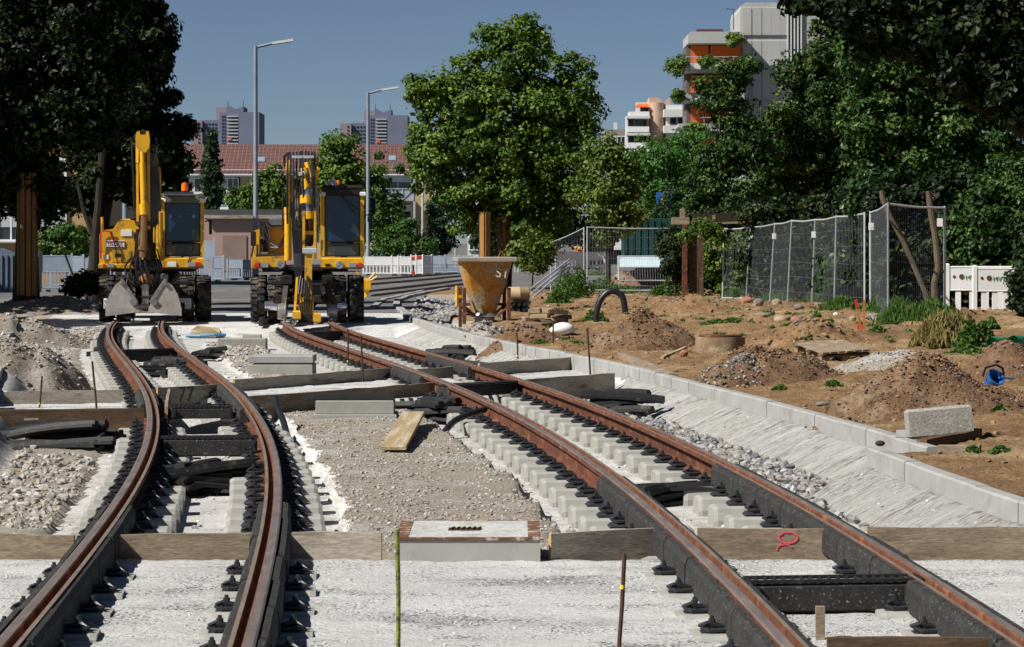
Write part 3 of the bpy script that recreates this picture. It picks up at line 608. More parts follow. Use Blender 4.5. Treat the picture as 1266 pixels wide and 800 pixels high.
def excavator(x0, y0, d, label, kind):
    S = F/d; base = Q(x0, y0, d); o = empty('rail_excavator', base, -(x0-CX)/F, label, 'excavator')
    def E(x, y): return (x-x0)/S, (y0-y)/S
    def part(mb, name, m, par=None, sm=False, loc=None): return mb.build(name, MT[m] if isinstance(m, str) else m, par or o, loc=loc, smooth=sm)
    def rbox(px, y0_, y1_, ch=.02, mb=None):                          # a box from a pixel rectangle and a depth range
        (xa, zb), (xb, za) = E(px[0], px[3]), E(px[2], px[1]); mb = mb or MB()
        return mb.box(((xa+xb)/2, (y0_+y1_)/2, (za+zb)/2), (xb-xa, y1_-y0_, za-zb), ch=ch)
    # running gear
    mb = MB(); mb.box((0, 1.35, .66), (.95, 3.4, .42), ch=.05); mb.box((0, -.15, .70), (1.5, .4, .34), ch=.05); mb.box((0, 2.9, .70), (1.5, .4, .34), ch=.05); mb.box((-.62, .1, .86), (.34, 1.0, .10), ch=.02); mb.box((.62, .1, .86), (.34, 1.0, .10), ch=.02); part(mb, 'undercarriage', 'black')
    for yy in (0, 2.6):
        mb = MB(); mb.cyl((-1.1, yy, .5), (1.1, yy, .5), .11, n=12); mb.ball((0, yy, .5), .24, 12, 8); part(mb, 'axle', 'grease', sm=True)
        for xx in (-1.08, -.70, .70, 1.08):
            t = mk('wheel', RIM, o, (xx, yy, .5)); t.rotation_euler = (RNG.uniform(0, 6), 0, 0 if xx > 0 else math.pi); mk('tyre', TY, t, (0, 0, 0))
    mb = MB(); mb.lathe([(.55, .9), (.58, .98), (.58, 1.06), (.5, 1.10)], (0, 1.4, 0), 24); part(mb, 'slewing_ring', 'grease', sm=30)
    mb = MB(); mb.box((-.05, 1.5, 1.17), (1.9, 2.4, .14), ch=.03); part(mb, 'turntable_deck', 'black')
    # rail running gear in front and behind
    for yy in (-.75, 3.4):
        mb = MB(); mb.box((0, yy+.12, .52), (1.5, .14, .16), ch=.02)
        for s in (-1, 1): mb.bar((s*.45, yy+.1, .80), (s*.50, yy, .30), .12, .10); mb.bar((s*.3, yy+.5, .82), (s*.42, yy, .5), .08, .08)
        part(mb, 'rail_axle_frame', 'grease')
        for s in (-1, 1):
            mb = MB(); mb.lathe([(.06, -.10), (.17, -.10), (.18, -.02), (.18, .05), (.225, .06), (.225, .085), (.05, .09)], n=22, axis='x'); wv = mb.build('rail_wheel', MT['steel'] if kind == 2 else MT['grease'], o, loc=(s*.545, yy, .25), smooth=30); wv.rotation_euler = (0, 0, math.pi if s > 0 else 0)
    for xx in (-.98, -.62, .55, .95) if kind == 1 else ():
        pass
    # cab
    cx0, cx1 = (199, 252) if kind == 1 else (396.5, 450); ct, cb = (241, 332) if kind == 1 else (233, 332)
    X0, Z0 = E(cx0, cb); X1, Z1 = E(cx1, ct); ya, yb = .05, 1.55
    sill = E(0, 318)[1]; mid = E(0, 300)[1]; pw = .082
    cab = rbox((cx0, 318.5, cx1, 332), ya-.03, yb, .03); cab = part(cab, 'cab_base', 'yellow')
    mb = MB()
    for xx in (X0+pw/2, X1-pw/2):
        mb.box((xx, ya+.06, (sill+Z1)/2), (pw, .12, Z1-sill), ch=.025); mb.box((xx, yb-.06, (sill+Z1)/2), (pw, .12, Z1-sill), ch=.02)
        mb.box((xx, (ya+yb)/2, (sill+Z1)/2), (pw*.7, .09, Z1-sill), ch=.02); mb.box((xx, (ya+yb)/2, sill+.35), (pw*.7, yb-ya, .06))
    mb.box(((X0+X1)/2, yb-.05, sill+.45), (X1-X0-.1, .06, .9), ch=.02)
    part(mb, 'cab_pillars', 'yellow')
    mb = MB(); mb.box(((X0+X1)/2, (ya+yb)/2-.02, Z1+.02), (X1-X0-.02, yb-ya+.10, .11), ch=.05); part(mb, 'cab_roof', 'galv' if kind == 1 else 'black')
    if kind == 1:
        mb = MB(); mb.box(((X0+X1)/2-.02, ya-.04, Z1-.10), (X1-X0-.16, .08, .17), ch=.03); part(mb, 'sun_visor', mat('grey_green_visor', (.13, .15, .11), (.09, .1, .08), 6, .6))
    else:
        mb = MB(); mb.box(((X0+X1)/2, ya-.02, Z1-.07), (X1-X0-.1, .07, .14), ch=.02); part(mb, 'roof_band', 'black')
    gx0, gx1 = X0+pw, X1-pw; gt = Z1-(.18 if kind == 1 else .14)
    def pane(nm, za, zb, yy=ya+.03, m='glass_up'):
        mb = MB(); mb.box(((gx0+gx1)/2, yy, (za+zb)/2), (gx1-gx0-.02, .012, zb-za)); g = part(mb, nm, m)
        mb = MB(); t = .028
        for xx in (gx0+t/2, gx1-t/2): mb.box((xx, yy-.012, (za+zb)/2), (t, .03, zb-za))
        for zz in (za+t/2, zb-t/2): mb.box(((gx0+gx1)/2, yy-.012, zz), (gx1-gx0-2*t, .03, t))
        mb.build('window_seal', MT['black'], g); return g
    pane('upper_windscreen', mid+.012, gt); pane('lower_windscreen', sill+.02, mid-.012, m='glass')
    for xx in (X0+.03, X1-.03):
        mb = MB(); mb.box((xx, (ya+yb)/2, (sill+.38+gt)/2), (.01, yb-ya-.25, gt-sill-.40)); part(mb, 'side_window', 'glass')
    mb = MB(); mb.box(((gx0+gx1)/2, yb-.02, (sill+.95+gt)/2), (gx1-gx0, .01, gt-sill-.97)); part(mb, 'rear_window', 'glass')
    mb = MB(); xm = (X0+X1)/2; mb.box((xm, .85, sill+.32), (.50, .5, .16), ch=.05); mb.box((xm, 1.08, sill+.72), (.46, .14, .72), ch=.06); mb.box((xm, 1.06, sill+1.16), (.26, .12, .18), ch=.04); mb.box((xm-.3, .8, sill+.52), (.08, .4, .07), ch=.02); mb.box((xm+.3, .8, sill+.52), (.08, .4, .07), ch=.02); mb.box((xm, .9, sill+.12), (.3, .3, .22)); part(mb, 'driver_seat', mat('navy_seat', (.02, .03, .05), (.015, .02, .035), 6, .8))
    mb = MB(); mb.cyl((xm, .35, sill), (xm, .45, sill+.55), .03); mb.lathe([(.15, -.01), (.17, 0), (.15, .01)], (xm, .42, sill+.58), 14); part(mb, 'steering_column', 'black')
    mb = MB(); a = (gx1-.02, ya-.035, sill-.05); b = (gx1-.25, ya-.03, mid+.55) if kind == 1 else (gx1-.38, ya-.03, gt-.05); mb.bar((gx1-.28, ya-.035, sill-.12), (gx1-.02, ya-.035, mid+.30), .025, .02) if kind == 1 else mb.bar((gx1-.05, ya-.035, mid+.72), b, .022, .02); mb.bar((gx1-.20, ya-.04, sill+.02), (gx1-.06, ya-.04, mid+.36), .02, .02) if kind == 1 else mb.bar((gx1-.1, ya-.04, mid+.62), (gx1-.43, ya-.04, gt), .02, .02); part(mb, 'wiper', 'black')
    for xx in (X0+.04, X1-.03): mb = MB(); mb.box((xx, ya-.05, Z1-.12), (.13, .07, .09), ch=.015); part(mb, 'roof_light', 'white')
    mb = MB(); mb.bar((X1+.02, ya, Z1-.6), (X1+.16, ya-.12, Z1-.55), .02, .02); mb.box((X1+.14, ya-.14, Z1-.72), (.07, .05, .34), ch=.02); part(mb, 'mirror', 'black')
    # lights of the cab base
    yf = ya-.055
    if kind == 1:
        part(rbox((207, 324, 217.5, 330), yf, ya-.02, .004), 'number_plate', 'white'); part(rbox((232, 324, 241, 330), yf-.02, ya-.02, .01), 'headlight', 'chrome'); part(rbox((242, 324, 247, 330), yf-.02, ya-.02, .01), 'tail_light', 'red')
    else:
        lx, lz = E(419.5, 327.5); mb = MB(); mb.lathe([(.0, -.02), (.06, -.025), (.065, -.06), (.085, -.06), (.085, .04), (0, .05)], (lx, ya-.04, lz), 18, 'y'); part(mb, 'round_headlight', 'chrome', sm=30)
        part(rbox((431, 325, 440, 331), yf-.02, ya-.02, .01), 'headlight', 'chrome'); part(rbox((442, 325, 447.5, 331), yf-.02, ya-.02, .01), 'tail_light', 'red'); part(rbox((402, 326, 408, 329), yf, ya-.02, .004), 'recess_plate', 'black')
    # beacon
    bx, bz = E(228.5, 238) if kind == 1 else E(418.5, 231)
    mb = MB(); mb.cyl((bx, .5, bz-.02), (bx, .5, bz+.05), .055, n=12); bc = part(mb, 'beacon_foot', 'black')
    mb = MB(); mb.lathe([(.075, .0), (.078, .10), (.065, .17), (.0, .19)] if kind == 1 else [(.05, 0), (.055, .05), (.04, .10), (0, .11)], (bx, .5, bz+.05), 14); mb.build('beacon_lens', MT['orange'], bc, smooth=30)
    if kind == 2:
        lx, lz = E(411, 227); mb = MB(); mb.lathe([(0, -.03), (.085, -.035), (.095, -.05), (.115, -.05), (.115, .08), (.05, .14), (0, .14)], (lx, .3, lz), 18, 'y'); part(mb, 'work_lamp', 'galv', sm=30); mb = MB(); mb.bar((lx, .3, lz-.1), (lx, .3, lz-.22), .04, .04); part(mb, 'lamp_bracket', 'black')
    # engine hood and counterweight
    if kind == 1:
        mb = MB(); pts = [E(*q) for q in ((123, 331), (123.5, 290), (126, 285), (140, 283), (146, 274), (166, 272), (168.5, 280), (168.5, 331))]; mb.prism(pts, .35, 3.2); hd = part(mb, 'engine_hood', 'yellow')
        part(rbox((122, 326, 168, 332.5), .28, 3.25, .02), 'bumper_band', 'yellow_dirty')
        sg = part(rbox((131, 297.5, 154, 307), .325, .345, .003), 'sign_plate', 'white'); lx, lz = E(142.5, 302.3); text('STRABAG', .098, MT['red_print'], sg, (lx, .322, lz), name='lettering', sx=.80)
        mb = MB(); rbox((131.5, 298.2, 153.5, 299.4), .319, .324, 0, mb); rbox((131.5, 305.2, 153.5, 306.4), .319, .324, 0, mb); mb.build('sign_stripe', MT['black'], sg)
        part(rbox((150, 284, 163, 292), .33, .35, .003), 'notice_plate', 'white'); part(rbox((128, 315, 134.5, 320.5), .33, .35, .003), 'small_plate', 'white'); part(rbox((142, 313.5, 150, 318), .33, .352, .004), 'air_vent', 'black')
        part(rbox((139, 309, 162, 324), .334, .35, .004), 'hood_panel', 'yellow_dirty'); part(rbox((127.5, 326.5, 131, 330.5), .24, .30, .006), 'tail_light', 'red'); part(rbox((133, 326, 141, 331), .24, .30, .006), 'headlight', 'chrome')
        mb = MB(); mb.tube([(*[E(125, 320)[0]], .30, E(0, 320)[1]), (E(125, 288)[0], .29, E(0, 288)[1]), (E(128, 285.5)[0], .29, E(0, 285.5)[1]), (E(136, 286)[0], .29, E(0, 286)[1]), (E(140, 297)[0], .29, E(0, 297)[1])], .016, 6); part(mb, 'hand_rail', 'red')
        mb = MB(); mb.tube([(E(138, 286)[0], .3, E(0, 286)[1]), (E(143, 305)[0], .27, E(0, 305)[1]), (E(146, 328)[0], .3, E(0, 328)[1])], .014, 6); part(mb, 'cable', 'hose')
        mb = MB(); mb.tube([(E(126, 283)[0], 1, E(0, 290)[1]), (E(126, 283)[0], 1, E(0, 268)[1])], .03, 8); mb.box((E(155, 275)[0], .8, E(0, 273.5)[1]), (.25, .5, .12), ch=.03); part(mb, 'exhaust', 'yellow_dirty')
    else:
        mb = MB(); pts = [E(*q) for q in ((310, 332), (310, 318), (352.5, 316), (352.5, 332))]; mb.prism(pts, .3, 3.2); part(mb, 'bumper_band', 'yellow_dirty')
        mb = MB(); mb.prism([E(*q) for q in ((330, 314), (330, 281), (352, 279), (352, 314))], 1.0, 3.2); mb.prism([E(*q) for q in ((312, 318), (313, 285), (320, 283), (320, 318))], .7, 3.2); part(mb, 'engine_hood', 'yellow')
        part(rbox((331.5, 268.5, 350.5, 280), .9, 3.0, .04), 'engine_cover', mat('grey_engine_cover', (.13, .14, .15), (.09, .1, .11), 5, .5))
        part(rbox((316, 314, 352, 323), .34, 1.2, .02), 'battery_box', 'grease')
        mb = MB()
        for q in ((321, 272, 331, 312), ): rbox(q, .7, .95, .03, mb)
        mb.ball((E(325, 0)[0], .62, E(0, 297)[1]), .09, 10, 7); mb.cyl((E(326, 0)[0], .66, E(0, 312)[1]), (E(326, 0)[0], .66, E(0, 279)[1]), .05, n=10); part(mb, 'hydraulic_valve_block', 'grease', sm=30)
        mb = MB()
        for k in range(4): mb.tube([(E(330-3*k, 0)[0], .6, E(0, 276+6*k)[1]), (E(334, 0)[0], .5, E(0, 296+5*k)[1]), (E(345, 0)[0], .4, E(0, 306)[1]), (E(352, 0)[0], .2, E(0, 300-4*k)[1])], .018, 6)
        part(mb, 'hood_hoses', 'hose')
        part(rbox((315, 325, 320, 331), .22, .3, .006), 'tail_light', 'red'); part(rbox((323.5, 325, 331.5, 331), .22, .3, .006), 'headlight', 'chrome')
        lx, lz = E(347, 327); mb = MB(); mb.lathe([(.0, -.02), (.06, -.025), (.065, -.06), (.085, -.06), (.085, .04), (0, .05)], (lx, .25, lz), 18, 'y'); part(mb, 'round_headlight', 'chrome', sm=30)
        mb = MB(); mb.box((E(312, 0)[0]+.02, .45, E(0, 295)[1]), (.12, .1, .34), ch=.03); mb.tube([(E(313, 0)[0], .45, E(0, 305)[1]), (E(311, 0)[0]-.02, .4, E(0, 320)[1])], .02, 6); part(mb, 'mirror', 'black')
        mb = MB(); mb.tube([(E(318, 0)[0], .5, E(0, 316)[1]), (E(318, 0)[0], .5, E(0, 303)[1]), (E(312, 0)[0], .5, E(0, 303)[1])], .02, 6); mb.tube([(E(349.5, 0)[0], .6, E(0, 285)[1]), (E(349.5, 0)[0], .6, E(0, 231)[1])], .02, 6); part(mb, 'hand_rail', 'black')
    # boom, stick, cylinders
    def V3(x, y, dep): a, b = E(x, y); return Vector((a, dep, b))
    if kind == 1:
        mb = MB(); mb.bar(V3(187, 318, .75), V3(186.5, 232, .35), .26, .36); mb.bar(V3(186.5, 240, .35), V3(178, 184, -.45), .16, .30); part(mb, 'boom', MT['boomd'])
        mb = MB()
        for x, ya_, yb_, r in ((196.5, 318, 214, .062), (191.5, 300, 228, .035), (199.5, 316, 262, .045)): mb.cyl(V3(x, ya_, .05), V3(x-.8, yb_, -.25), r, n=10)
        mb.box(V3(195.5, 212, -.3), (.12, .14, .2), ch=.02); mb.box(V3(193, 200, -.4), (.09, .1, .16), ch=.02); mb.box(V3(198, 250, -.05), (.14, .12, .12), ch=.02); part(mb, 'boom_pipes', 'yellow_dirty', sm=30)
        mb = MB()
        for k in range(6): mb.tube([V3(186+k*2, 320, .3), V3(187+k*2.2, 270, -.1-.02*k), V3(186+k*2.1, 225, -.3), V3(184+k*1.6, 190, -.6)], .022, 6)
        part(mb, 'boom_hoses', 'hose')
        mb = MB()
        for x in (170.2, 183.8): mb.bar(V3(x, 205, -.95), V3(x+.6, 284, -1.03), .055, .26); mb.bar(V3(x, 206, -.95), V3(x, 178, -.75), .065, .28)
        part(mb, 'stick', 'yellow')
        mb = MB(); mb.prism([E(*q) for q in ((169, 184), (168, 174), (169.5, 165.5), (173, 164.5), (174, 169), (180, 169), (181, 164.5), (184, 165), (185.5, 176), (184.5, 185), (180, 191), (174, 191))], -1.1, -.55); part(mb, 'stick_head', 'yellow')
        mb = MB(); mb.cyl(V3(177, 166.5, -1.0), V3(177, 166.5, -.6)+Vector((0, .1, 0)), .07, n=10); mb.cyl(V3(163, 181, -.8), V3(194, 181, -.8), .05, n=8); part(mb, 'pivot_pin', 'grease')
        mb = MB(); mb.cyl(V3(176.5, 203, -1.12), V3(178.5, 262, -1.2), .066, .072, n=14); mb.cyl(V3(178, 253, -1.2), V3(178.8, 266, -1.2), .10, n=14); mb.cyl(V3(176, 190, -1.08), V3(176.5, 203, -1.12), .05, n=10); cy = part(mb, 'stick_cylinder', 'yellow', sm=30)
        mb = MB(); mb.cyl(V3(178.8, 266, -1.2), V3(177, 318, -1.22), .075, n=12); mb.cyl(V3(177.2, 304, -1.22), V3(177, 309, -1.22), .10, n=12); mb.build('piston_rod', mat('brown_rod', (.30, .17, .07), (.2, .1, .045), 6, .45, .4), cy, smooth=30)
        mb = MB(); mb.cyl(V3(197, 320, .2), V3(197, 250, .1), .075, n=12); mb.cyl(V3(205.5, 318, .15), V3(203, 285, .1), .04, n=10); part(mb, 'boom_cylinder', 'yellow_dirty', sm=30)
        mb = MB()
        for a, b in (((167, 330), (171, 280)), ((190, 330), (184, 284)), ((171, 332), (176, 282))): mb.bar(V3(*a, -1.1), V3(*b, -1.0), .07, .14)
        mb.box(V3(178, 277, -1.1), (.34, .2, .10), ch=.02); mb.box(V3(171, 272, -1.05), (.1, .14, .14), ch=.02); mb.box(V3(184, 271, -1.05), (.08, .14, .2), ch=.02)
        mb.box(V3(177, 325, -1.05), (.48, .3, .16), ch=.03); mb.box(V3(168, 293, -1), (.06, .1, .2)); mb.box(V3(186, 293, -1), (.06, .1, .2)); mb.box(V3(178, 336, -1.05), (.26, .22, .12)); part(mb, 'tipping_link', 'grease')
        mb = MB(); mb.lathe([(.05, .16), (.10, .13), (.14, .05), (.14, -.05), (.10, -.10), (.09, -.20), (.05, -.22)], V3(180, 346, -1.1), 14); part(mb, 'rotator', mat('rusty_orange_rotator', (.32, .15, .05), (.16, .07, .03), 8, .6, .3, c3=(.06, .05, .04), t3=.6, s3=9), sm=30)
        mb = MB(); mb.box(V3(180, 366, -1.15), (.14, .22, .62), ch=.03); mb.box(V3(180, 378, -1.15), (.3, .3, .12), ch=.03); mb.box(V3(169, 377, -1.2), (.08, .2, .16)); mb.box(V3(191, 377, -1.2), (.08, .2, .16)); part(mb, 'clamshell_yoke', 'steel')
        mb = MB(); mb.tube([V3(166, 383, -1.3), V3(167, 369, -1.35), V3(172, 366, -1.35), V3(188, 366, -1.35), V3(193, 369, -1.35), V3(194, 383, -1.3)], .03, 6); part(mb, 'yoke_bracket', 'rail_groove' if False else 'grease')
        for s, nm in ((-1, 0), (1, 1)):
            sx = lambda x: 177.8+s*(177.8-x)*-1 if False else x
            pts = ((133.5, 386.5), (134, 374), (137.5, 362), (143.5, 352), (152.5, 344.8), (159, 356), (165.5, 368), (170, 374), (171.5, 382))
            if s > 0: pts = [(356-x, y) for x, y in pts]
            mb = MB(); mb.prism([E(*q) for q in pts], -1.78, -1.02); sh = part(mb, 'clamshell_bucket', 'bucket')
            lip = [(132.8, 388), (133, 377.5), (171.8, 376.5), (172.5, 383)]; rib = [(150.5, 344.5), (153.5, 343.5), (171.5, 371), (168, 374)]
            if s > 0: lip = [(356-x, y) for x, y in lip]; rib = [(356-x, y) for x, y in rib]
            mb = MB(); mb.prism([E(*q) for q in lip], -1.815, -.99); mb.build('cutting_lip', MT['bucket'], sh)
            mb = MB(); mb.prism([E(*q) for q in rib], -1.80, -1.0); mb.cyl(V3(166 if s < 0 else 190, 371, -1.85), V3(166 if s < 0 else 190, 371, -.95), .075, n=12); mb.cyl(V3(152.5 if s < 0 else 203.5, 348.5, -1.83), V3(152.5 if s < 0 else 203.5, 348.5, -1.0), .04, n=8); mb.build('bucket_rib', MT['steel'], sh)
        mb = MB()
        for k, (a, b, c) in enumerate((((163.5, 176), (165, 210), (167, 268)), ((193, 173), (194, 190), (190, 205)), ((171, 215), (171, 240), (172.5, 270)), ((175, 262), (173, 285), (169, 300)))):
            mb.tube([V3(*a, -.9), V3(*b, -1.1), V3(*c, -1.05)], .022 if k < 2 else .014, 6)
        for k in range(5): mb.tube([V3(163+k*4, 318-3*k, -1.0), V3(156+k*6, 328, -1.35), V3(157+k*7, 342+k, -1.35), V3(168+k*4, 352, -1.15)], .022, 6)
        for k in range(3): mb.tube([V3(188+k*3, 308, -.8), V3(194+k*3, 330, -1.0), V3(190+k*2, 352, -1.0)], .020, 6)
        part(mb, 'hydraulic_hoses', 'hose')
        mb = MB()
        for x, y, a, b, c in ((156, 345, .3, .3, .12), (163, 352, .2, .3, .2), (200, 346, .34, .3, .2), (207, 354, .2, .3, .25), (172, 356, .12, .2, .3), (197, 360, .2, .25, .15), (189, 347, .08, .2, .3), (150, 352, .14, .3, .2)): mb.box(V3(x, y, -.55), (a, b, c), (0, RNG.uniform(-.3, .3), 0), ch=.02)
        for k in range(9): mb.tube([V3(152+k*7, 340+RNG.uniform(-3, 3), -.72), V3(150+k*7.3, 349, -.85), V3(155+k*6.4, 358+RNG.uniform(-3, 3), -.7)], .018, 6)
        part(mb, 'front_hydraulics', 'grease')
        mb = MB(); mb.box(V3(203, 344, -.7), (.16, .12, .22), ch=.03); part(mb, 'hydraulic_motor', 'steel')
        for q in ((129.5, 368, 139, 381), (221, 368, 235.5, 381)):
            g = part(rbox(q, -.75, -.62, .02), 'hazard_plate', 'white'); mb = MB()
            for k in range(-1, 5):
                xa = q[0]+k*3.4
                for r_ in range(2): 
                    a, b = max(q[0]+.5, xa), min(q[2]-.5, xa+3)
                    if b-a > .8: mb.bar(V3(a, q[1]+1.5+r_*6, -.757), V3(b, q[1]+5.5+r_*6, -.757), .008, .022, up=(0, 1, 0))
            mb.build('hazard_stripes', MT['black'], g)
        pass
    else:
        mb = MB()
        for x in (358.5, 390): mb.bar(V3(x, 318, .7), V3(x+.5, 262, .5), .07, .5); mb.bar(V3(x+.5, 262, .5), V3(x, 206, -.5), .07, .4)
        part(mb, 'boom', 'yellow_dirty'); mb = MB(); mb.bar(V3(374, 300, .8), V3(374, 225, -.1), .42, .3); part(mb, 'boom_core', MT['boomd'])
        mb = MB()
        for x in (356, 391.5): mb.cyl(V3(x-2, 212, -.6), V3(x+2, 212, -.6), .17, n=16); mb.cyl(V3(x-2.4, 212, -.6), V3(x+2.4, 212, -.6), .07, n=10)
        part(mb, 'boom_joint', 'yellow', sm=30)
        mb = MB(); mb.cyl(V3(356, 322, -.2), V3(356, 262, -.2), .075, n=12); mb.cyl(V3(356, 264, -.2), V3(356, 256.5, -.2), .085, n=12); mb.cyl(V3(361, 255, -.1), V3(360, 218, -.3), .04, n=10); part(mb, 'boom_cylinder', 'yellow', sm=30)
        mb = MB(); mb.cyl(V3(379, 236, -1.0), V3(376.5, 210, -.9), .10, n=14); mb.cyl(V3(384, 222, -.95), V3(379, 203, -.85), .07, n=12); cy = part(mb, 'stick_cylinder', 'yellow', sm=30)
        mb = MB(); mb.cyl(V3(379.5, 244, -1.02), V3(379, 236, -1.0), .125, n=14); mb.build('cylinder_gland', MT['chrome'], cy, smooth=30)
        mb = MB(); mb.cyl(V3(381, 266, -1.08), V3(379.5, 244, -1.02), .065, n=12); mb.build('piston_rod', MT['chrome'], cy, smooth=30)
        mb = MB(); mb.cyl(V3(379, 253, -1.03), V3(379, 243, -1.0), .15, n=12); mb.cyl(V3(382, 271, -1.1), V3(381.5, 262, -1.1), .10, n=12); part(mb, 'rod_eye', 'yellow', sm=30)
        mb = MB()
        for x in (375.5, 389.2): mb.bar(V3(x, 309, -1.1), V3(x, 262, -1.05), .055, .26)
        mb.bar(V3(380.5, 368, -1.2), V3(381.5, 314, -1.15), .16, .24); mb.box(V3(382.5, 288, -1.05), (.2, .12, .08)); part(mb, 'stick', 'yellow_dirty')
        part(rbox((374, 306.5, 391, 313.5), -1.32, -1.0, .02), 'cross_plate', 'galv')
        mb = MB(); mb.bar(V3(364.5, 388, -1.25), V3(367.5, 342, -1.1), .05, .06); mb.bar(V3(370.5, 386, -1.2), V3(373, 350, -1.05), .05, .06); mb.bar(V3(386, 386, -1.2), V3(385, 366, -1.1), .06, .08); part(mb, 'tilt_links', 'yellow')
        mb = MB(); mb.box(V3(367, 387.5, -1.35), (.18, .3, .2), ch=.03); mb.box(V3(391.5, 390.5, -1.35), (.17, .3, .21), ch=.03); mb.box(V3(379, 381, -1.25), (.3, .3, .35), ch=.04); mb.box(V3(374, 372, -1.25), (.1, .2, .2)); mb.box(V3(385, 371, -1.25), (.1, .2, .2)); tl = part(mb, 'quick_coupler', 'yellow')
        mb = MB(); mb.box(V3(379, 391, -1.3), (.36, .26, .24), ch=.03); mb.box(V3(379, 398, -1.4), (.3, .2, .06)); mb.build('coupler_body', MT['grease'], tl)
        lx, lz = E(362.5, 395.5); mb = MB(); mb.lathe([(.0, -.04), (.03, -.04), (.05, -.02), (.07, -.05), (.085, -.05), (.085, .05), (0, .05)], (lx, -1.55, lz), 16, 'y'); mb.build('guide_wheel', MT['steel'], tl, smooth=30)
        mb = MB()
        for k in range(10):
            x = 355.5+k*3.7+float(RNG.uniform(-.8, .8)); yt = 187.5+abs(k-6)*.4; y2 = 255+float(RNG.uniform(0, 60)); bx_ = float(RNG.uniform(-4, 4))
            dd = -.35-.1*(k % 3)
            mb.tube([V3(x, 207, .2), V3(x, yt+3, .15), V3(x, yt, -.25), V3(x+.3, yt+4, -.75), V3(x+bx_*.4, 222, dd-.6), V3(x+bx_, y2-30, dd-.55), V3(x+bx_*.3, y2, dd-.4)], .022, 6)
        for k in range(4): mb.tube([V3(352, 207, -.2), V3(351+k*.4, 194, -.3), V3(356+k, 190, -.4)], .02, 6)
        for k in range(8): mb.tube([V3(361+k*1.6, 250+5*(k%3), -.75), V3(362+k*1.5, 285, -.9), V3(364+k*1.3, 318, -.9), V3(366+k*.9, 340+2*k, -1.0)], .018, 6)
        for k in range(6): mb.tube([V3(372+k*2.6, 340+3*(k%3), -1.3), V3(369+k*3.4, 362, -1.42), V3(372+k*2.5, 384, -1.4)], .016, 6)
        for k in range(5): mb.tube([V3(366+k*1.5, 306, -.8), V3(364+2*k, 330, -1.1), V3(369+k, 345, -1.1), V3(366+2*k, 365, -1.1)], .022, 6)
        part(mb, 'hydraulic_hoses', 'hose')
        mb = MB(); mb.bar(V3(361, 195.5, -.8), V3(388, 195.5, -.8), .05, .06); mb.bar(V3(369, 217, -1.05), V3(377, 215, -1.05), .05, .08); part(mb, 'hose_clamp_bar', 'galv')
        mb = MB()
        for x in (363.2, 365.5, 368, 370.5, 372.6, 386.5, 390.8, 392.8): mb.tube([V3(x, 232+2*(x % 3), -.85), V3(x+.4, 268, -.85), V3(x+1, 300, -.75)], .018, 6)
        for x, y in ((365, 236), (368, 262), (370, 250), (392, 262), (367, 285), (371, 290), (388, 292), (393, 280)): mb.cyl(V3(x, y, -.88), V3(x, y+6, -.88), .03, n=8)
        part(mb, 'hydraulic_pipes', 'steel', sm=30)
        for s in (-1, 1):
            xa, xb = ((328, 343) if s < 0 else (413, 427.5)); mb = MB(); mb.cyl(V3(xa, 377.5, -.6), V3(xb, 377.5, -.6), .105, n=18); part(mb, 'drive_roller', 'chrome', sm=30)
        for xa in (347, 398):
            mb = MB(); rbox((xa, 340, xa+14, 352), -.5, .1, .03, mb); rbox((xa+1, 350, xa+13, 372), -.35, -.05, .02, mb); part(mb, 'rail_axle_cylinder', 'grease')
        pass
    return o
excavator(192, 397, 58.0, 'yellow wheeled excavator with a grey clamshell bucket and a white sign on its hood', 1)
excavator(380, 398, 57.0, 'yellow excavator with many black hoses and a round lamp on its cab roof', 2)
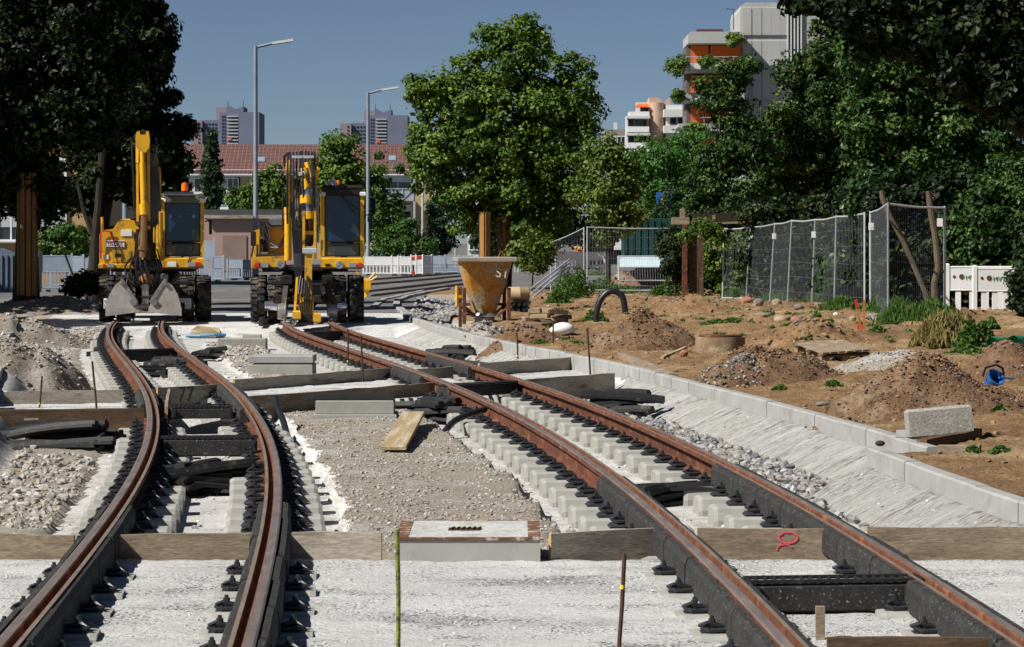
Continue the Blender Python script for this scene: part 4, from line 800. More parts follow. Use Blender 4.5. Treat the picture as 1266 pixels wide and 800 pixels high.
# ------------------------------------------------------------------ concrete hopper
def hopper():
    d = 53.5; S = F/d; x0, y0 = 599, 396; b = Q(x0, y0, d)
    o = empty('concrete_hopper', b, .12, 'orange concrete hopper stained grey standing on a leg frame beside the tracks', 'hopper')
    hh = (396-319)/S; W2 = .53
    m = mat('concrete_stained_orange_paint', (.58, .28, .04), (.42, .19, .03), 5, .6, bump=.3, c3=(.36, .32, .26), t3=.52, s3=2.2, w3=.06, dsc=25, c4=(.20, .13, .08), t4=.62, s4=7, a4=.8)
    mb = MB(); n = 32; vs = []; lv = 9
    for k in range(lv):
        t = k/(lv-1)
        for j in range(n):
            a = 2*math.pi*(j+.5)/n; c, s = math.cos(a), math.sin(a); q = W2/max(abs(c), abs(s)); r = .47*(1-t)+.22*t
            rr = q*(1-t)**1.4*1+(r if t > .0 else q)*(1-(1-t)**1.4); vs.append((rr*c*(1-.02*t), rr*s*(1-.12*t), hh-.05-(hh-.16)*t))
    fs = [(k*n+j, k*n+(j+1) % n, (k+1)*n+(j+1) % n, (k+1)*n+j) for k in range(lv-1) for j in range(n)]
    mb.add(vs, fs); bd = mb.build('hopper_body', m, o)
    text('ST', .27, mat('white_lettering_paint', (.62, .55, .42), (.5, .42, .3), 20, .8), bd, (W2-.22, -W2-.005, hh-.32), (math.radians(90-11), math.radians(8), 0), ext=.004)
    mb = MB(); r = W2+.03
    for s in (-1, 1): mb.box((0, s*r, hh-.03), (2*r+.1, .09, .10), ch=.015); mb.box((s*r, 0, hh-.03), (.09, 2*r-.09, .10), ch=.015)
    mb.build('rim', MT['timber_grey'], o)
    mb = MB(); mb.lathe([(.27, .16), (.29, .11), (.21, .05), (.2, -.08)], n=18); mb.box((0, 0, .09), (.62, .62, .03)); mb.build('outlet', MT['steel'], o)
    mb = MB()
    for sx in (-1, 1):
        for sy in (-1, 1): mb.bar((sx*.46, sy*.42, -.15), (sx*.46, sy*.42, .68), .07, .07); mb.bar((sx*.46, sy*.42, .30), (sx*.23, sy*.3, .10), .04, .04)
        mb.bar((sx*.46, -.42, .32), (sx*.46, .42, .32), .06, .06)
    mb.bar((-.46, .42, .32), (.46, .42, .32), .06, .06); mb.build('leg_frame', MT['rail_side'], o)
    mb = MB(); mb.tube([(-.60, -.3, .3), (-.60, -.3, .72)], .035, 8); mb.bar((-.6, -.3, .5), (-.46, -.3, .5), .05, .05); mb.build('lever', MT['yellow'], o)
hopper()
MT['plain'] = mat('smooth_grey_concrete', (.36, .355, .325), (.31, .305, .28), 3, .85, bump=.15, bscale=40, c3=(.27, .265, .24), t3=.62, s3=5, pits=((.16, .155, .14), 34, 3, 1.06))
MT['mottled_rust'] = mat('mottled_rust', (.19, .085, .048), (.10, .05, .034), 12, .85, bump=.5, bscale=40, c3=(.50, .42, .34), t3=.58, s3=12)
# ------------------------------------------------------------------ concrete pieces between the tracks
def cbox(x0, x1, yt, yb, zb, depth, m, label, cat, name, ch=.008, parts=None):
    d = (H-zb)*F/(yb-HY); S = F/d; a = ((x0+x1)/2-CX)/S; hgt = None
    zt = H-(yt-HY)*d/F
    o = empty(name, (a, d, zb), 0, label, cat); mb = MB(); mb.box((0, depth/2, (zt-zb)/2-.05), ((x1-x0)/S, depth, zt-zb+.1), ch=ch); mb.build('concrete_body', m, o); return o, (x1-x0)/S, zt-zb
o, wd, hh = cbox(489, 668, 667, 694, ZS, .95, MT['plain'], 'concrete drain box with a rusty steel rim and a small grate in the foreground', 'drain box', 'drain_box')
mb = MB(); t = .05
mb.box((0, .0, hh+.004), (wd+.006, .016, .018)); mb.box((0, .945, hh), (wd+.01, .03, .028)); 
for s in (-1, 1): mb.box((s*(wd/2-.035), .47, hh+.004), (.075, .93, .022))
mb.build('rusty_rim', MT['mottled_rust'], o)
mb = MB(); mb.box((0, .475, hh+.002), (wd-.14, .90, .02)); lid = mb.build('concrete_lid', MT['lean'], o)
mb = MB(); mb.box((-.03, .42, hh+.014), (.19, .12, .008))
for k in range(6): mb.bar((-.11+k*.032, .37, hh+.02), (-.09+k*.032, .47, hh+.02), .012, .012)
mb.build('grate', MT['rod'], lid)
o, wd, hh = cbox(386, 490, 512.5, 521, -.26, .55, MT['kerb'], 'two-tier concrete base with a black rubber strip lying on it, between the tracks', 'concrete base', 'concrete_plinth')
ob = o; hh_b = hh
mb = MB(); mb.box((0, .26, hh+.075), (wd*.93, .46, .15), ch=.008); mb.build('upper_tier', MT['block'], o)
o, wd, hh = cbox(307, 386, 451, 463, -.27, .8, MT['block'], 'white slab on a concrete block just behind the middle formwork board', 'concrete slab', 'concrete_slab_block')
mb = MB(); mb.box((.01, .42, hh+.075), (wd*.99, .80, .11), ch=.012); mb.build('cover_slab', MT['kerb'], o)
cbox(269, 328, 419, 430, -.28, .45, MT['aggregate'], 'far concrete kerb block lying on the brown gravel patch', 'concrete block', 'concrete_block_lying')
cbox(300, 322, 414, 419, -.27, .3, MT['block'], 'small grey slab behind the far concrete kerb block', 'concrete block', 'concrete_slab_block')
cbox(452, 498, 407, 414, -.33, 1.2, MT['kerb'], 'pale concrete slab beside the far end of the right track', 'concrete slab', 'concrete_slab_block')
# cut sack by the left rail
p = P(254, 417, -.3); o = empty('torn_sack', p, 0, 'torn paper sack with a blue edge lying on the white slab by the left track', 'sack')
mb = MB(); mb.add([(-.36, 0, 0), (.33, -.05, 0), (.36, .3, 0), (-.3, .35, 0), (-.30, .05, .16), (.05, 0, .20), (.30, .08, .10), (.25, .3, .18), (-.2, .33, .24), (0, .2, .07)], [(0, 1, 6, 5, 4), (1, 2, 7, 6), (2, 3, 8, 7), (3, 0, 4, 8), (4, 5, 9), (5, 6, 9), (6, 7, 9), (7, 8, 9), (8, 4, 9)])
mb.build('paper_body', MT['timber_new'], o)
mb = MB(); mb.tube([(-.4, -.05, .03), (-.1, -.12, .03), (.2, -.10, .05), (.42, .05, .05)], .035, 6); mb.build('blue_edge', mat('blue_film', (.10, .28, .48), (.07, .2, .36), 5, .5), o)
# ------------------------------------------------------------------ rubber strips in heaps
def strip_mesh(L, wd=.13, th=.075):
    mb = MB(); pr = [(-wd/2, 0), (wd/2, 0), (wd/2, th*.55), (wd*.28, th), (-wd*.12, th), (-wd*.18, th*.45), (-wd/2, th*.4)]; n = len(pr); st = 5; vs = []
    for i in range(st+1):
        x = L*(i/st-.5); bend = -.02*L*((2*i/st-1)**2)
        vs += [(x, a, b+bend) for a, b in pr]
    mb.add(vs, [(i*n+j, i*n+(j+1) % n, (i+1)*n+(j+1) % n, (i+1)*n+j) for i in range(st) for j in range(n)]+[tuple(range(n)), tuple(range((st+1)*n-1, st*n-1, -1))])
    me = mb.mesh('rubber_strip'); fix_normals(me); me.materials.append(MT['rubber']); return me
STR = [strip_mesh(.98), strip_mesh(.62), strip_mesh(.40, .15, .09)]
def heap(cx, cy, rx, ry, zb, n, place, kinds=(0, 1, 2), ang=None, spread=.7, lab=None, layers=3):
    c = P(cx, cy, zb); S = F/c.y; wx = rx/S; wy = ry*c.y*c.y/(F*(H-zb)) if False else ry
    for i in range(n):
        k = kinds[int(RNG.integers(len(kinds)))]; lay = i*layers//n
        o = bpy.data.objects.new('rubber_strip', STR[k]); COL.objects.link(o)
        q = 1-lay*.22
        o.location = (c.x+float(RNG.uniform(-1, 1))*wx*q, c.y+float(RNG.uniform(-1, 1))*ry*q, zb+.01+lay*.075+float(RNG.uniform(0, .02)))
        a = (float(RNG.uniform(-spread, spread))+ang) if ang is not None else float(RNG.uniform(0, 3.14))
        o.rotation_euler = (float(RNG.normal(0, .25)), float(RNG.normal(0, .07)), a)
        where = ['bottom', 'middle', 'top'][min(2, lay)]
        tag(o, f'black rubber strip, {where} of the heap {place}', 'rubber strip', f'rubber strips of the {where} of the heap {place}')
heap(247, 612, 19, .5, -.33, 15, 'between the near left rails', (0, 0, 1, 1), .6, .8)
heap(213, 462, 14, 1.6, -.33, 30, 'beyond the green 77 board', (0, 1, 2))
heap(245, 520, 16, .35, -.33, 7, 'behind the left drainage box', (1, 2), 1.2, .4, layers=2)
heap(68, 553, 26, .35, -.30, 12, 'in the left pit', (0, 0, 0), -.30, .10)
heap(114, 553, 8, .25, -.30, 6, 'at the right end of the left pit', (2, 1), None, layers=2)
heap(538, 519, 22, .7, -.30, 9, 'beside the bent grey hose', (0, 0, 1), -.9, .35)
heap(767, 508, 18, .5, -.28, 8, 'on the ballast by the kerb', (0, 1, 2), -.5, .4)
heap(832, 622, 24, .3, -.33, 6, 'between the near right rails', (0, 1, 2), .5, .5, layers=2)
heap(612, 493, 16, 1.0, -.33, 8, 'behind the right black channel', (0, 1, 2), .9, .5, layers=2)
heap(566, 447, 16, 1.8, -.33, 12, 'between the far right rails', (1, 2, 0))
heap(127, 441, 5, .4, -.3, 5, 'outside the far left rail', (2, 1), None, layers=2)
heap(260, 443, 5, .7, -.3, 6, 'by the brown gravel patch', (2, 1), None, layers=2)
heap(330, 402, 6, .5, -.1, 5, 'by the right excavator tyre', (2, 1), None, layers=2)
c = Vector(ob.location); o = bpy.data.objects.new('rubber_strip', STR[0]); COL.objects.link(o); o.location = (c.x-.06, c.y+.12, c.z+hh_b+.15); o.rotation_euler = (0, 0, .02); tag(o, 'single black rubber strip lying on the two-tier concrete base', 'rubber strip')
o = bpy.data.objects.new('rubber_strip', STR[0]); COL.objects.link(o); o.location = (c.x-.09, c.y+.27, c.z+hh_b+.15); o.rotation_euler = (0, 0, -.03); tag(o, 'second black rubber strip lying behind the first on the two-tier base', 'rubber strip')
# ------------------------------------------------------------------ loose planks, pipes, rods
a = P(486, 557, -.215); b = P(511, 513, -.13); L = (b-a).length; d = b-a
mb = MB()
for i in range(6): pass
mb.box((L/2, 0, .0), (L, .24, .036), ch=.004); o = mb.build('plank', MT['timber_new'], loc=a+Vector((0, 0, .02)), rot=(0, -math.asin(d.z/L), math.atan2(d.y, d.x))); tag(o, 'pale loose plank lying tilted on the gravel between the tracks', 'plank')
a = P(340, 492, -.27); b = P(374, 490, -.27); plank(a, b, -.21, -.25, .2, MT['timber_new'], 'small yellow board end lying behind the standing hose', name='plank')
def pipe(pts, r, label, m='hose', name='hose', rings=False):
    # smooth the path
    P_ = [Vector(p) for p in pts]; out = []
    for i in range(len(P_)-1):
        p0, p1, p2, p3 = P_[max(i-1, 0)], P_[i], P_[i+1], P_[min(i+2, len(P_)-1)]
        for k in range(8):
            t = k/8; out.append(.5*((2*p1)+(p2-p0)*t+(2*p0-5*p1+4*p2-p3)*t*t+(3*p1-p0-3*p2+p3)*t**3))
    out.append(P_[-1]); mb = MB(); rr = r
    if rings: rr = [r*(1.06 if k % 2 else .96) for k in range(len(out))]
    mb.tube(out, rr, 10); return tag(mb.build(name, MT[m], smooth=40), label, 'hose' if name == 'hose' else name)
pipe([Q(547, 538, 26.6), Q(560, 522, 26.9), Q(578, 513, 27.3), Q(600, 506, 27.6)], .034, 'grey-black bent hose rising from the gravel beside the right track', rings=True)
pipe([Q(356, 542, 26.0), Q(350, 520, 26.6), Q(343, 504, 27.0), Q(340, 491, 27.3)], .033, 'black hose standing up beside the inner left rail', rings=True)
dd = 46.0; pipe([Q(737, 398, dd), Q(738, 384, dd), Q(743, 370, dd), Q(752, 361, dd), Q(762, 361, dd), Q(770, 368, dd), Q(773, 386, dd)], .055, 'black hose standing in an arch out of the earth', rings=True)
def rod(xb, yb, xt, yt, zb, r, m, label, band=None):
    b = P(xb, yb, zb); t = Q(xt, yt, b.y); o = empty('survey_rod', b, 0, label, 'survey rod', 'survey rods driven in along the tracks')
    v = t-b; mb = MB(); mb.tube([-v.normalized()*.12, v*.5+Vector((.004, 0, 0)), v], r, 8); mb.build('shaft', m, o, smooth=40)
    if band:
        for f_, m2 in band: mb = MB(); mb.cyl(v*(f_-.02), v*(f_+.02), r*1.12, n=8); mb.build('painted_band', m2, o)
YBd = MT['yellow_band']
rod(492, 812, 491, 655, -.18, .0105, MT['lime'], 'flaking lime green rod standing in front of the rusty-framed concrete box')
rod(764, 812, 772, 685, -.18, .010, MT['rod'], 'thin brown rod with a yellow band in the foreground slab', [(.68, YBd)])
rod(121, 528, 114, 447, -.33, .012, MT['rod'], 'dark rod with lime paint against the left brown formwork', [(.45, MT['lime']), (.6, MT['lime'])])
rod(47, 520, 52, 465, -.33, .011, MT['rod'], 'dark leaning rod at the far left formwork', [(.38, YBd)])
rod(430, 460, 430, 407, -.3, .013, MT['rod'], 'brown rod left of two beside the right track', [(.25, YBd)])
rod(449, 483, 446, 415, -.3, .013, MT['rod'], 'brown rod right of two beside the right track')
rod(640, 447, 639, 411, -.2, .014, MT['rod'], 'short brown rod in front of the kerb near the earth heap', [(.2, YBd)])
rod(683, 444, 684, 400, -.2, .014, MT['rod'], 'tall brown rod at the end of the rear right formwork board', [(.42, YBd)])
rod(731, 487, 726, 406, -.3, .013, MT['rod'], 'dark rod against the front right formwork board')
# ------------------------------------------------------------------ earth heaps on the right and gravel heaps on the left
def pile(cx, cy, zb, w, dp, h, m, label, sm, nst, smax=.05, name='earth_pile', seed=0, peak=1.15):
    c = P(cx, cy, zb); c.y += dp*.5; n, r = 72, 26; vs = []; st = []
    def hf(u, v):
        rad = math.hypot(u, v); a = math.atan2(v, u)
        prof = max(0, 1-rad**peak); return prof
    A, Rr = np.meshgrid(np.linspace(0, 2*math.pi, n, endpoint=False), np.linspace(0, 1.06, r))
    u = Rr*np.cos(A); v = Rr*np.sin(A); ed = 1+.30*fbm(np.cos(A)*1.5+seed*7+20, np.sin(A)*1.5+seed*3+20, 3)
    X = u*ed*w/2; Y = v*ed*dp/2
    wx = u+.35*fbm(u*1.4+seed*9+60, v*1.4+60, 3); wy = v+.35*fbm(u*1.4+seed*5+90, v*1.4+90, 3); sg = 1 if seed % 2 else -1; q1 = np.hypot(wx-.12*sg, wy)/1.0; q2 = np.hypot(wx+.42*sg, wy-.15)/.62; hill = np.maximum((1-np.clip(q1, 0, 1)**1.3), .62*(1-np.clip(q2, 0, 1)**1.5)); Z = h*hill*np.clip((1.02-Rr)*5, 0, 1)**.8*(1+.7*fbm(X*1.6+seed*11+30, Y*1.6+30, 2)); Z = Z+(.20*fbm(X*3+seed*5+50, Y*3+50)*h+.05*fbm(X*9+50, Y*9+seed+50)+.03*fbm(X*26+50, Y*26+50))*np.clip((1.02-Rr)*4, 0, 1)
    Z0, _ = heights(X+c.x, Y+c.y); Zw = Z+Z0-.04*(Rr > .97)-.03
    V = np.stack([X, Y, Zw-zb], -1).reshape(-1, 3); i = np.arange(r-1)[:, None]*n; j = np.arange(n)[None]
    Fq = np.stack([i+j, i+(j+1) % n, i+n+(j+1) % n, i+n+j], -1).reshape(-1, 4)
    o = obj(name, npmesh(name, V, Fq), m, loc=(c.x, c.y, zb), smooth=True); tag(o, label, 'heap')
    k = RNG.integers(n, n*r-n, nst); sz = .008+(smax-.008)*RNG.random(nst)**3
    s = obj('stones', stones_mesh('stones', V[k]+np.stack([RNG.normal(0, .03, nst), RNG.normal(0, .03, nst), sz*.2], -1), sz, sm), sm, o); s['kind'] = 'stuff'; return o
EP = MT['earth']
MT['brown_earth'] = mat('brown_heap_earth', (.215, .125, .068), (.125, .07, .037), 3, .95, bump=1, bscale=14, world=True, c3=(.29, .21, .135), t3=.58, s3=1.4, dsc=18, bdist=.05)
BE = MT['brown_earth']
pile(792, 434, .05, 2.0, 1.4, .50, BE, 'brown earth heap beside the black arched hose', MT['clod'], 1400, .028, seed=1)
pile(955, 470, .1, 2.0, 1.4, .52, BE, 'earth heap covered with grey stones beside the pallet', MT['clod'], 1500, .028, seed=2)
pile(920, 470, .1, 1.1, .9, .38, BE, 'grey stone heap on the left flank of the stony earth heap', MT['stone'], 1500, .026, 'stone_pile', seed=3)
pile(1175, 512, .1, 2.4, 1.5, .56, BE, 'large brown earth heap behind the tilted concrete block', MT['clod'], 3000, .022, seed=4)
pile(640, 424, .03, 1.6, 1.1, .28, BE, 'low earth heap in front of the orange hopper', MT['clod'], 260, .05, seed=5)
pile(600, 414, .03, .8, .8, .34, MT['gravel'], 'grey rubble heap under the orange hopper', MT['stone'], 300, .05, 'stone_pile', seed=6)
pile(850, 394, .12, 2.3, 1.6, .36, EP, 'smooth sandy mound in front of the fence', MT['clod'], 150, .05, seed=7)
pile(1010, 432, .1, 1.6, 1.4, .34, EP, 'sandy mound behind the wooden pallet', MT['clod'], 200, .07, seed=8)
pile(1110, 452, .2, 1.8, 1.6, .24, MT['gravel'], 'pale grey rubble slope between the pallet and the big earth heap', MT['pebble'], 900, .022, 'stone_pile', seed=9)
pile(1265, 482, .1, 1.3, 1.3, .36, BE, 'dark earth heap at the right edge behind the blue tool', MT['clod'], 500, .03, seed=10)
MT['brown_gravel'] = mat('brown_gravel', (.30, .255, .20), (.19, .16, .125), 22, .95, bump=1, bscale=40, world=True, c3=(.36, .33, .29), t3=.58, s3=1.5, dsc=38, bdist=.03)
pile(10, 478, -.2, 1.9, 2.0, .62, MT['brown_gravel'], 'sunlit gravel heap at the left edge beyond the formwork', MT['pebble'], 1500, .035, 'gravel_pile', seed=11)
pile(40, 418, -.1, 3.4, 3.0, .38, MT['brown_gravel'], 'long gravel heap in front of the grey containers', MT['pebble'], 1400, .045, 'gravel_pile', seed=12)
pile(100, 408, -.1, 1.8, 3.0, .16, MT['gravel'], 'pale rubble heap by the clamshell bucket', MT['pebble'], 900, .035, 'gravel_pile', seed=13)
pile(60, 391, -.05, 5.0, 5.0, .42, MT['brown_gravel'], 'dark shaded gravel heap left of the clamshell excavator', MT['pebble'], 900, .05, 'gravel_pile', seed=14)
pile(560, 386, -.05, 1.3, 2.2, .25, MT['gravel'], 'grey gravel bank behind the end of the kerb', MT['stone'], 500, .06, 'gravel_pile', seed=15)
# ------------------------------------------------------------------ things on the earth field
def ground_at(x, y, z0=.1):
    z = z0
    for _ in range(4): p = P(x, y, z); z = gz(p.x, p.y)
    p = P(x, y, z); return p
p = ground_at(893, 439); S = F/p.y; r = 31/S; hh = 24/S
o = empty('concrete_ring', p+Vector((0, r, -.03)), 0, 'round concrete manhole ring standing on the earth', 'manhole ring')
mb = MB(); mb.lathe([(r*.99, 0), (r*1.01, hh*.1), (r, hh*.85), (r*.98, hh), (r*.82, hh), (r*.80, hh*.9), (r*.8, 0)], n=40); mb.build('ring_wall', mat('earthy_concrete', (.30, .22, .13), (.17, .11, .06), 4, .9, bump=.4, c3=(.38, .30, .2), t3=.56, s3=3, dsc=40), o, smooth=40)
mb = MB(); mb.lathe([(r*.86, hh+.004), (r*.86, hh+.03), (0, hh+.035)], n=32); mb.build('lid', MT['rail_side'], o)
p = ground_at(1052, 448, .15); o = empty('pallet', p+Vector((-.12, .0, .12)), .5, 'broken wooden pallet leaning on the stony earth heap', 'pallet'); o.rotation_euler = (.13, -.05, .36)
for k in range(6): mb = MB(); mb.box((-.45+k*.12, 0, .10), (.10, .8, .022)); mb.build('slat', MT['timber'], o)
for s in (-1, 0, 1):
    mb = MB(); mb.box((-.15, s*.35, .055), (.72, .1, .02)); mb.build('cross_board', MT['timber_dark'], o)
    for k in (-1, 0, 1): mb = MB(); mb.box((-.15+k*.3, s*.35, .015), (.12, .1, .06)); mb.build('spacer_block', MT['timber'], o)
    mb = MB(); mb.box((-.10, s*.35, -.028), (.85, .1, .022)); mb.build('skid_board', MT['timber_dark'], o)
a = ground_at(768, 438, .05); b = ground_at(832, 464, .05); plank(a+Vector((0, 0, .07)), b+Vector((0, 0, .07)), .10, .0, .11, W, 'old square timber beam lying along the kerb', 'beam', 'timber_beam', endm=False)
a = ground_at(818, 445, .05); b = ground_at(848, 432, .05); plank(a, b, .09, .05, .05, MT['timber_new'], 'short pale batten lying by the timber beam', 'batten', 'batten')
p = ground_at(1166, 548, .05); S = F/p.y
o = empty('concrete_block_tilted', p+Vector((0, .15, .045)), .06, 'pale kerb block standing tilted on timbers at the right', 'concrete block'); o.rotation_euler = (-.06, -.085, .05)
mb = MB(); mb.box((0, 0, .125), (.545, .18, .25), ch=.02); mb.build('block_body', MT['aggregate'], o)
plank(ground_at(1140, 553)+Vector((0, 0, 0)), ground_at(1208, 540), .075, -.02, .10, D, 'dark timber under the tilted concrete block', 'timber', 'timber_beam', endm=False)
plank(ground_at(1160, 559), ground_at(1212, 559), .07, -.02, .10, W, 'second brown timber lying in front of the tilted block', 'timber', 'timber_beam', endm=False)
plank(ground_at(1120, 537), ground_at(1156, 540), .06, -.01, .2, MT['kerb'], 'flat pale slab lying beside the tilted concrete block', 'slab', 'concrete_slab_block', endm=False)
mb = MB(); mb.ball((0, 0, 0), .035, 9, 6, (1.2, 1, .7)); tag(mb.build('stone', MT['rubber_dusty'], loc=P(1089, 551, .06)+Vector((0, .05, .015))), 'small dark stone lying on the end of the near kerb', 'stone')
# blue tool behind the large heap
p = P(1228, 482, .2); o = empty('blue_bucket', Q(1228, 470, p.y+.4), .3, 'blue plastic bucket with a black handle behind the large earth heap', 'bucket')
MT['blue'] = mat('blue_plastic', (.03, .12, .34), (.02, .09, .26), 5, .45)
mb = MB(); mb.lathe([(.06, -.08), (.09, .05), (.10, .055), (.10, .065), (.085, .065), (.055, -.07)], n=20); b_ = mb.build('bucket_body', MT['blue'], o, rot=(.9, .3, 0), smooth=40)
mb = MB(); mb.tube([(-.12, 0, .04), (-.10, -.02, .13), (.02, -.03, .16), (.10, -.02, .12), (.12, 0, .04)], .013, 6); mb.build('handle', MT['hose'], o)
mb = MB(); mb.box((.13, 0, .02), (.16, .1, .02), (0, .1, 0)); mb.build('blue_lid', MT['blue'], o)
pts = [ground_at(1029, 504), ground_at(1040, 500), ground_at(1050, 499)]; pipe([q+Vector((0, 0, .02)) for q in pts], .014, 'short blue strap lying on the earth by the kerb', 'blue', 'strap')
# green drain pipes at the right edge
MT['green'] = mat('green_plastic_pipe', (.03, .22, .12), (.02, .15, .08), 5, .4)
for k, (x0, x1, yy, lab) in enumerate(((1226, 1246, 426, 'left green plastic drain pipe lying in the weeds'), (1253, 1275, 424, 'right green plastic drain pipe at the right edge in the weeds'))):
    d_ = 33; a = Q(x0, yy-2, d_); b = Q(x1, yy-4, d_+.4); o = empty('drain_pipe', a, 0, lab, 'drain pipe'); v = b-a
    mb = MB(); mb.tube([Vector((0, 0, 0)), v*.2, v*.21, v], [.075, .075, .06, .06], 14, cap=False); mb.tube([v*.98, v*.99], .05, 12); mb.build('pipe_barrel', MT['green'], o, smooth=40); mb = MB(); mb.tube([v*.17, v*.24], .082, 14); mb.build('socket_ring', MT['green'], o, smooth=40)
# red-topped marker posts
p = ground_at(1066, 408, .2)
o = empty('marker_post', p, 0, 'pair of orange stakes with red painted tops by the fence', 'marker post')
for dx, t in ((0, (1058, 372)), (.03, (1066, 371))):
    tp = Q(t[0], t[1], p.y); v = tp-p; mb = MB(); mb.bar((dx, 0, -.1), v+Vector((dx, 0, 0)), .035, .03); s_ = mb.build('stake', mat('orange_timber', (.42, .17, .05), (.3, .11, .03), 4, .8), o)
    if dx == 0: mb = MB(); mb.bar(v*.76, v*1.02, .045, .04); mb.build('red_top', MT['red'], s_)
mb = MB(); mb.box(ground_at(1064, 409, .2)+Vector((0, -.05, .05)), (.12, .06, .11), (0, .05, 0), ch=.01); tag(mb.build('red_block', MT['red']), 'small red plastic block at the foot of the orange stakes', 'marker block')
# rocks by the fence
def rock(x, y, wpx, hpx, m, lab, z0=.2, name='boulder', sq=1.0):
    p = ground_at(x, y, z0); S = F/p.y; a, b = wpx/S/2, hpx/S/2
    import bmesh
    bm = bmesh.new(); bmesh.ops.create_icosphere(bm, subdivisions=3, radius=1); sd = float(RNG.uniform(0, 50))
    for v in bm.verts:
        c = v.co.normalized(); k = 1+.35*float(fbm(np.array(c.x*1.6+sd), np.array(c.y*1.6+c.z*1.3+sd), 3))*1.6
        v.co = Vector((c.x*a*k, c.y*a*k*.8, c.z*b*k))
    me = bpy.data.meshes.new(name); bm.to_mesh(me); bm.free()
    return tag(obj(name, me, m, loc=p+Vector((0, .1, b*.75)), smooth=False), lab, 'stone')
RK = mat('pale_rock', (.40, .31, .20), (.28, .21, .13), 4, .9, bump=.6, bscale=20, dsc=25); RR_ = mat('red_sandstone', (.36, .16, .09), (.27, .12, .07), 4, .9, bump=.5, bscale=20); RG = mat('grey_rock', (.24, .215, .18), (.15, .13, .11), 5, .9, bump=.6, bscale=16)
for q in ((924, 378, 17, 13, RR_, 'square reddish stone under the fence'), (938, 378, 13, 10, RG, 'round grey boulder right of the reddish stone'), (961, 380, 13, 12, RK, 'pale yellowish boulder at a fence post'), (988, 383, 13, 8, RG, 'flat grey stone by the fence'), (968, 400, 22, 12, RK, 'wide pale boulder among the rubble below the fence'), (984, 401, 14, 12, RR_, 'reddish boulder among the rubble below the fence'), (1000, 403, 20, 12, RK, 'sandy boulder right end of the rubble row'), (1055, 398, 10, 8, RK, 'small pale stone beside the orange stakes'), (1081, 396, 24, 11, RG, 'brown root-like clump under the fence foot'), (1034, 391, 7, 5, MT['white'], 'small white stone below the fence'), (948, 392, 12, 6, RG, 'small grey stone left of the rubble row'), (877, 375, 24, 6, MT['aggregate'], 'flat pale concrete fence foot left of the reddish stone'), (1018, 454, 11, 9, RK, 'pale round stone on the stony earth heap'), (800, 440, 8, 6, RG, 'lone brown stone in front of the brown earth heap'), (846, 441, 10, 9, RR_, 'reddish stone left of the manhole ring'), (1090, 503, 18, 9, RK, 'pale stone slab piece beside the large heap'), (1112, 500, 20, 8, RK, 'broken pale tile pieces left of the tilted block'), (1018, 503, 16, 7, RG, 'dark stone at the end of the blue strap')): rock(*q)
# timber stack and bag beyond the kerb
bs = ground_at(680, 407, .05); k = 0
for (x0, x1, yy, z0, m) in ((640, 668, 402, .03, W), (668, 700, 404, .03, W), (700, 722, 405, .03, MT['timber_new']), (650, 690, 399, .12, W), (658, 678, 396, .22, MT['timber_new']), (677, 700, 396, .16, MT['timber_new']), (655, 672, 388, .22, MT['timber_dark']), (672, 690, 386, .24, W), (680, 700, 383, .30, MT['timber_dark']), (688, 706, 388, .2, W), (648, 664, 392, .16, W), (664, 684, 392, .30, MT['timber_new']), (655, 668, 382, .32, W)):
    c = P((x0+x1)/2, 406, .03); c.y += .25*(k % 4); S = F/c.y; L = (x1-x0)/S*1.15; mb = MB(); mb.box((0, 0, 0), (L, .16+.05*(k % 3), .085), ch=.006)
    lay = 'bottom' if z0 < .1 else ('middle' if z0 < .23 else 'top'); fin = {W: 'weathered', MT['timber_new']: 'pale', MT['timber_dark']: 'dark'}[m]
    tag(mb.build('timber_block', m, loc=(c.x, c.y, z0+.05), rot=(0, float(RNG.normal(0, .06)), float(RNG.normal(0, .25)))), f'{fin} timber offcut in the {lay} layer of the stack by the hopper', 'timber', f'{fin} timbers in the {lay} layer of the stack'); k += 1
p = ground_at(696, 412, .05); mb = MB(); mb.ball((0, 0, .08), .2, 14, 9, (1.0, .6, .55)); mb.ball((-.12, 0, .05), .12, 10, 7, (1, .8, .6)); mb.ball((.14, .02, .06), .09, 10, 7, (1, .8, .7))
tag(mb.build('plastic_bag', MT['white'], loc=p, smooth=True), 'crumpled white plastic bag lying by the timber stack', 'bag')
# tan drum on black pipes
d_ = 60; o = empty('drum', Q(641, 363.5, d_), .2, 'tan cardboard drum lying on black pipes beside the hopper', 'drum')
mb = MB(); mb.lathe([(.0, -.24), (.15, -.24), (.165, -.22), (.165, .0), (.172, .01), (.165, .02), (.165, .22), (.15, .24), (0, .24)], n=24, axis='x'); mb.build('drum_body', mat('tan_drum', (.42, .31, .17), (.35, .25, .13), 3, .7), o, smooth=40)
for i in range(9):
    r_, c_ = divmod(i, 3); q = Q(632+c_*7+r_*1.2, 390-r_*7, 59.5); mb = MB(); mb.tube([(0, 0, 0), (.1, 1.2, .0)], .065, 12, cap=False); mb.tube([(.0, .02, 0), (.1, 1.19, 0)], .052, 12)
    tag(mb.build('drain_pipe', MT['hose'], loc=q, smooth=40), 'black plastic pipe in the '+['bottom', 'middle', 'top'][r_]+' row under the tan drum, '+['left', 'centre', 'right'][c_], 'pipe', 'black pipes stacked under the drum')
for k in range(3):
    a = Q(655+2*k, 358+5*k, 60-k); b = Q(704, 321+4*k, 67); mb = MB(); mb.tube([Vector((0, 0, 0)), b-a], .025, 8); tag(mb.build('steel_tube', MT['galv'], loc=a, smooth=40), nth(k)+' from the top of three galvanised tubes leaning beside the fence', 'steel tube', 'galvanised tubes leaning by the fence')
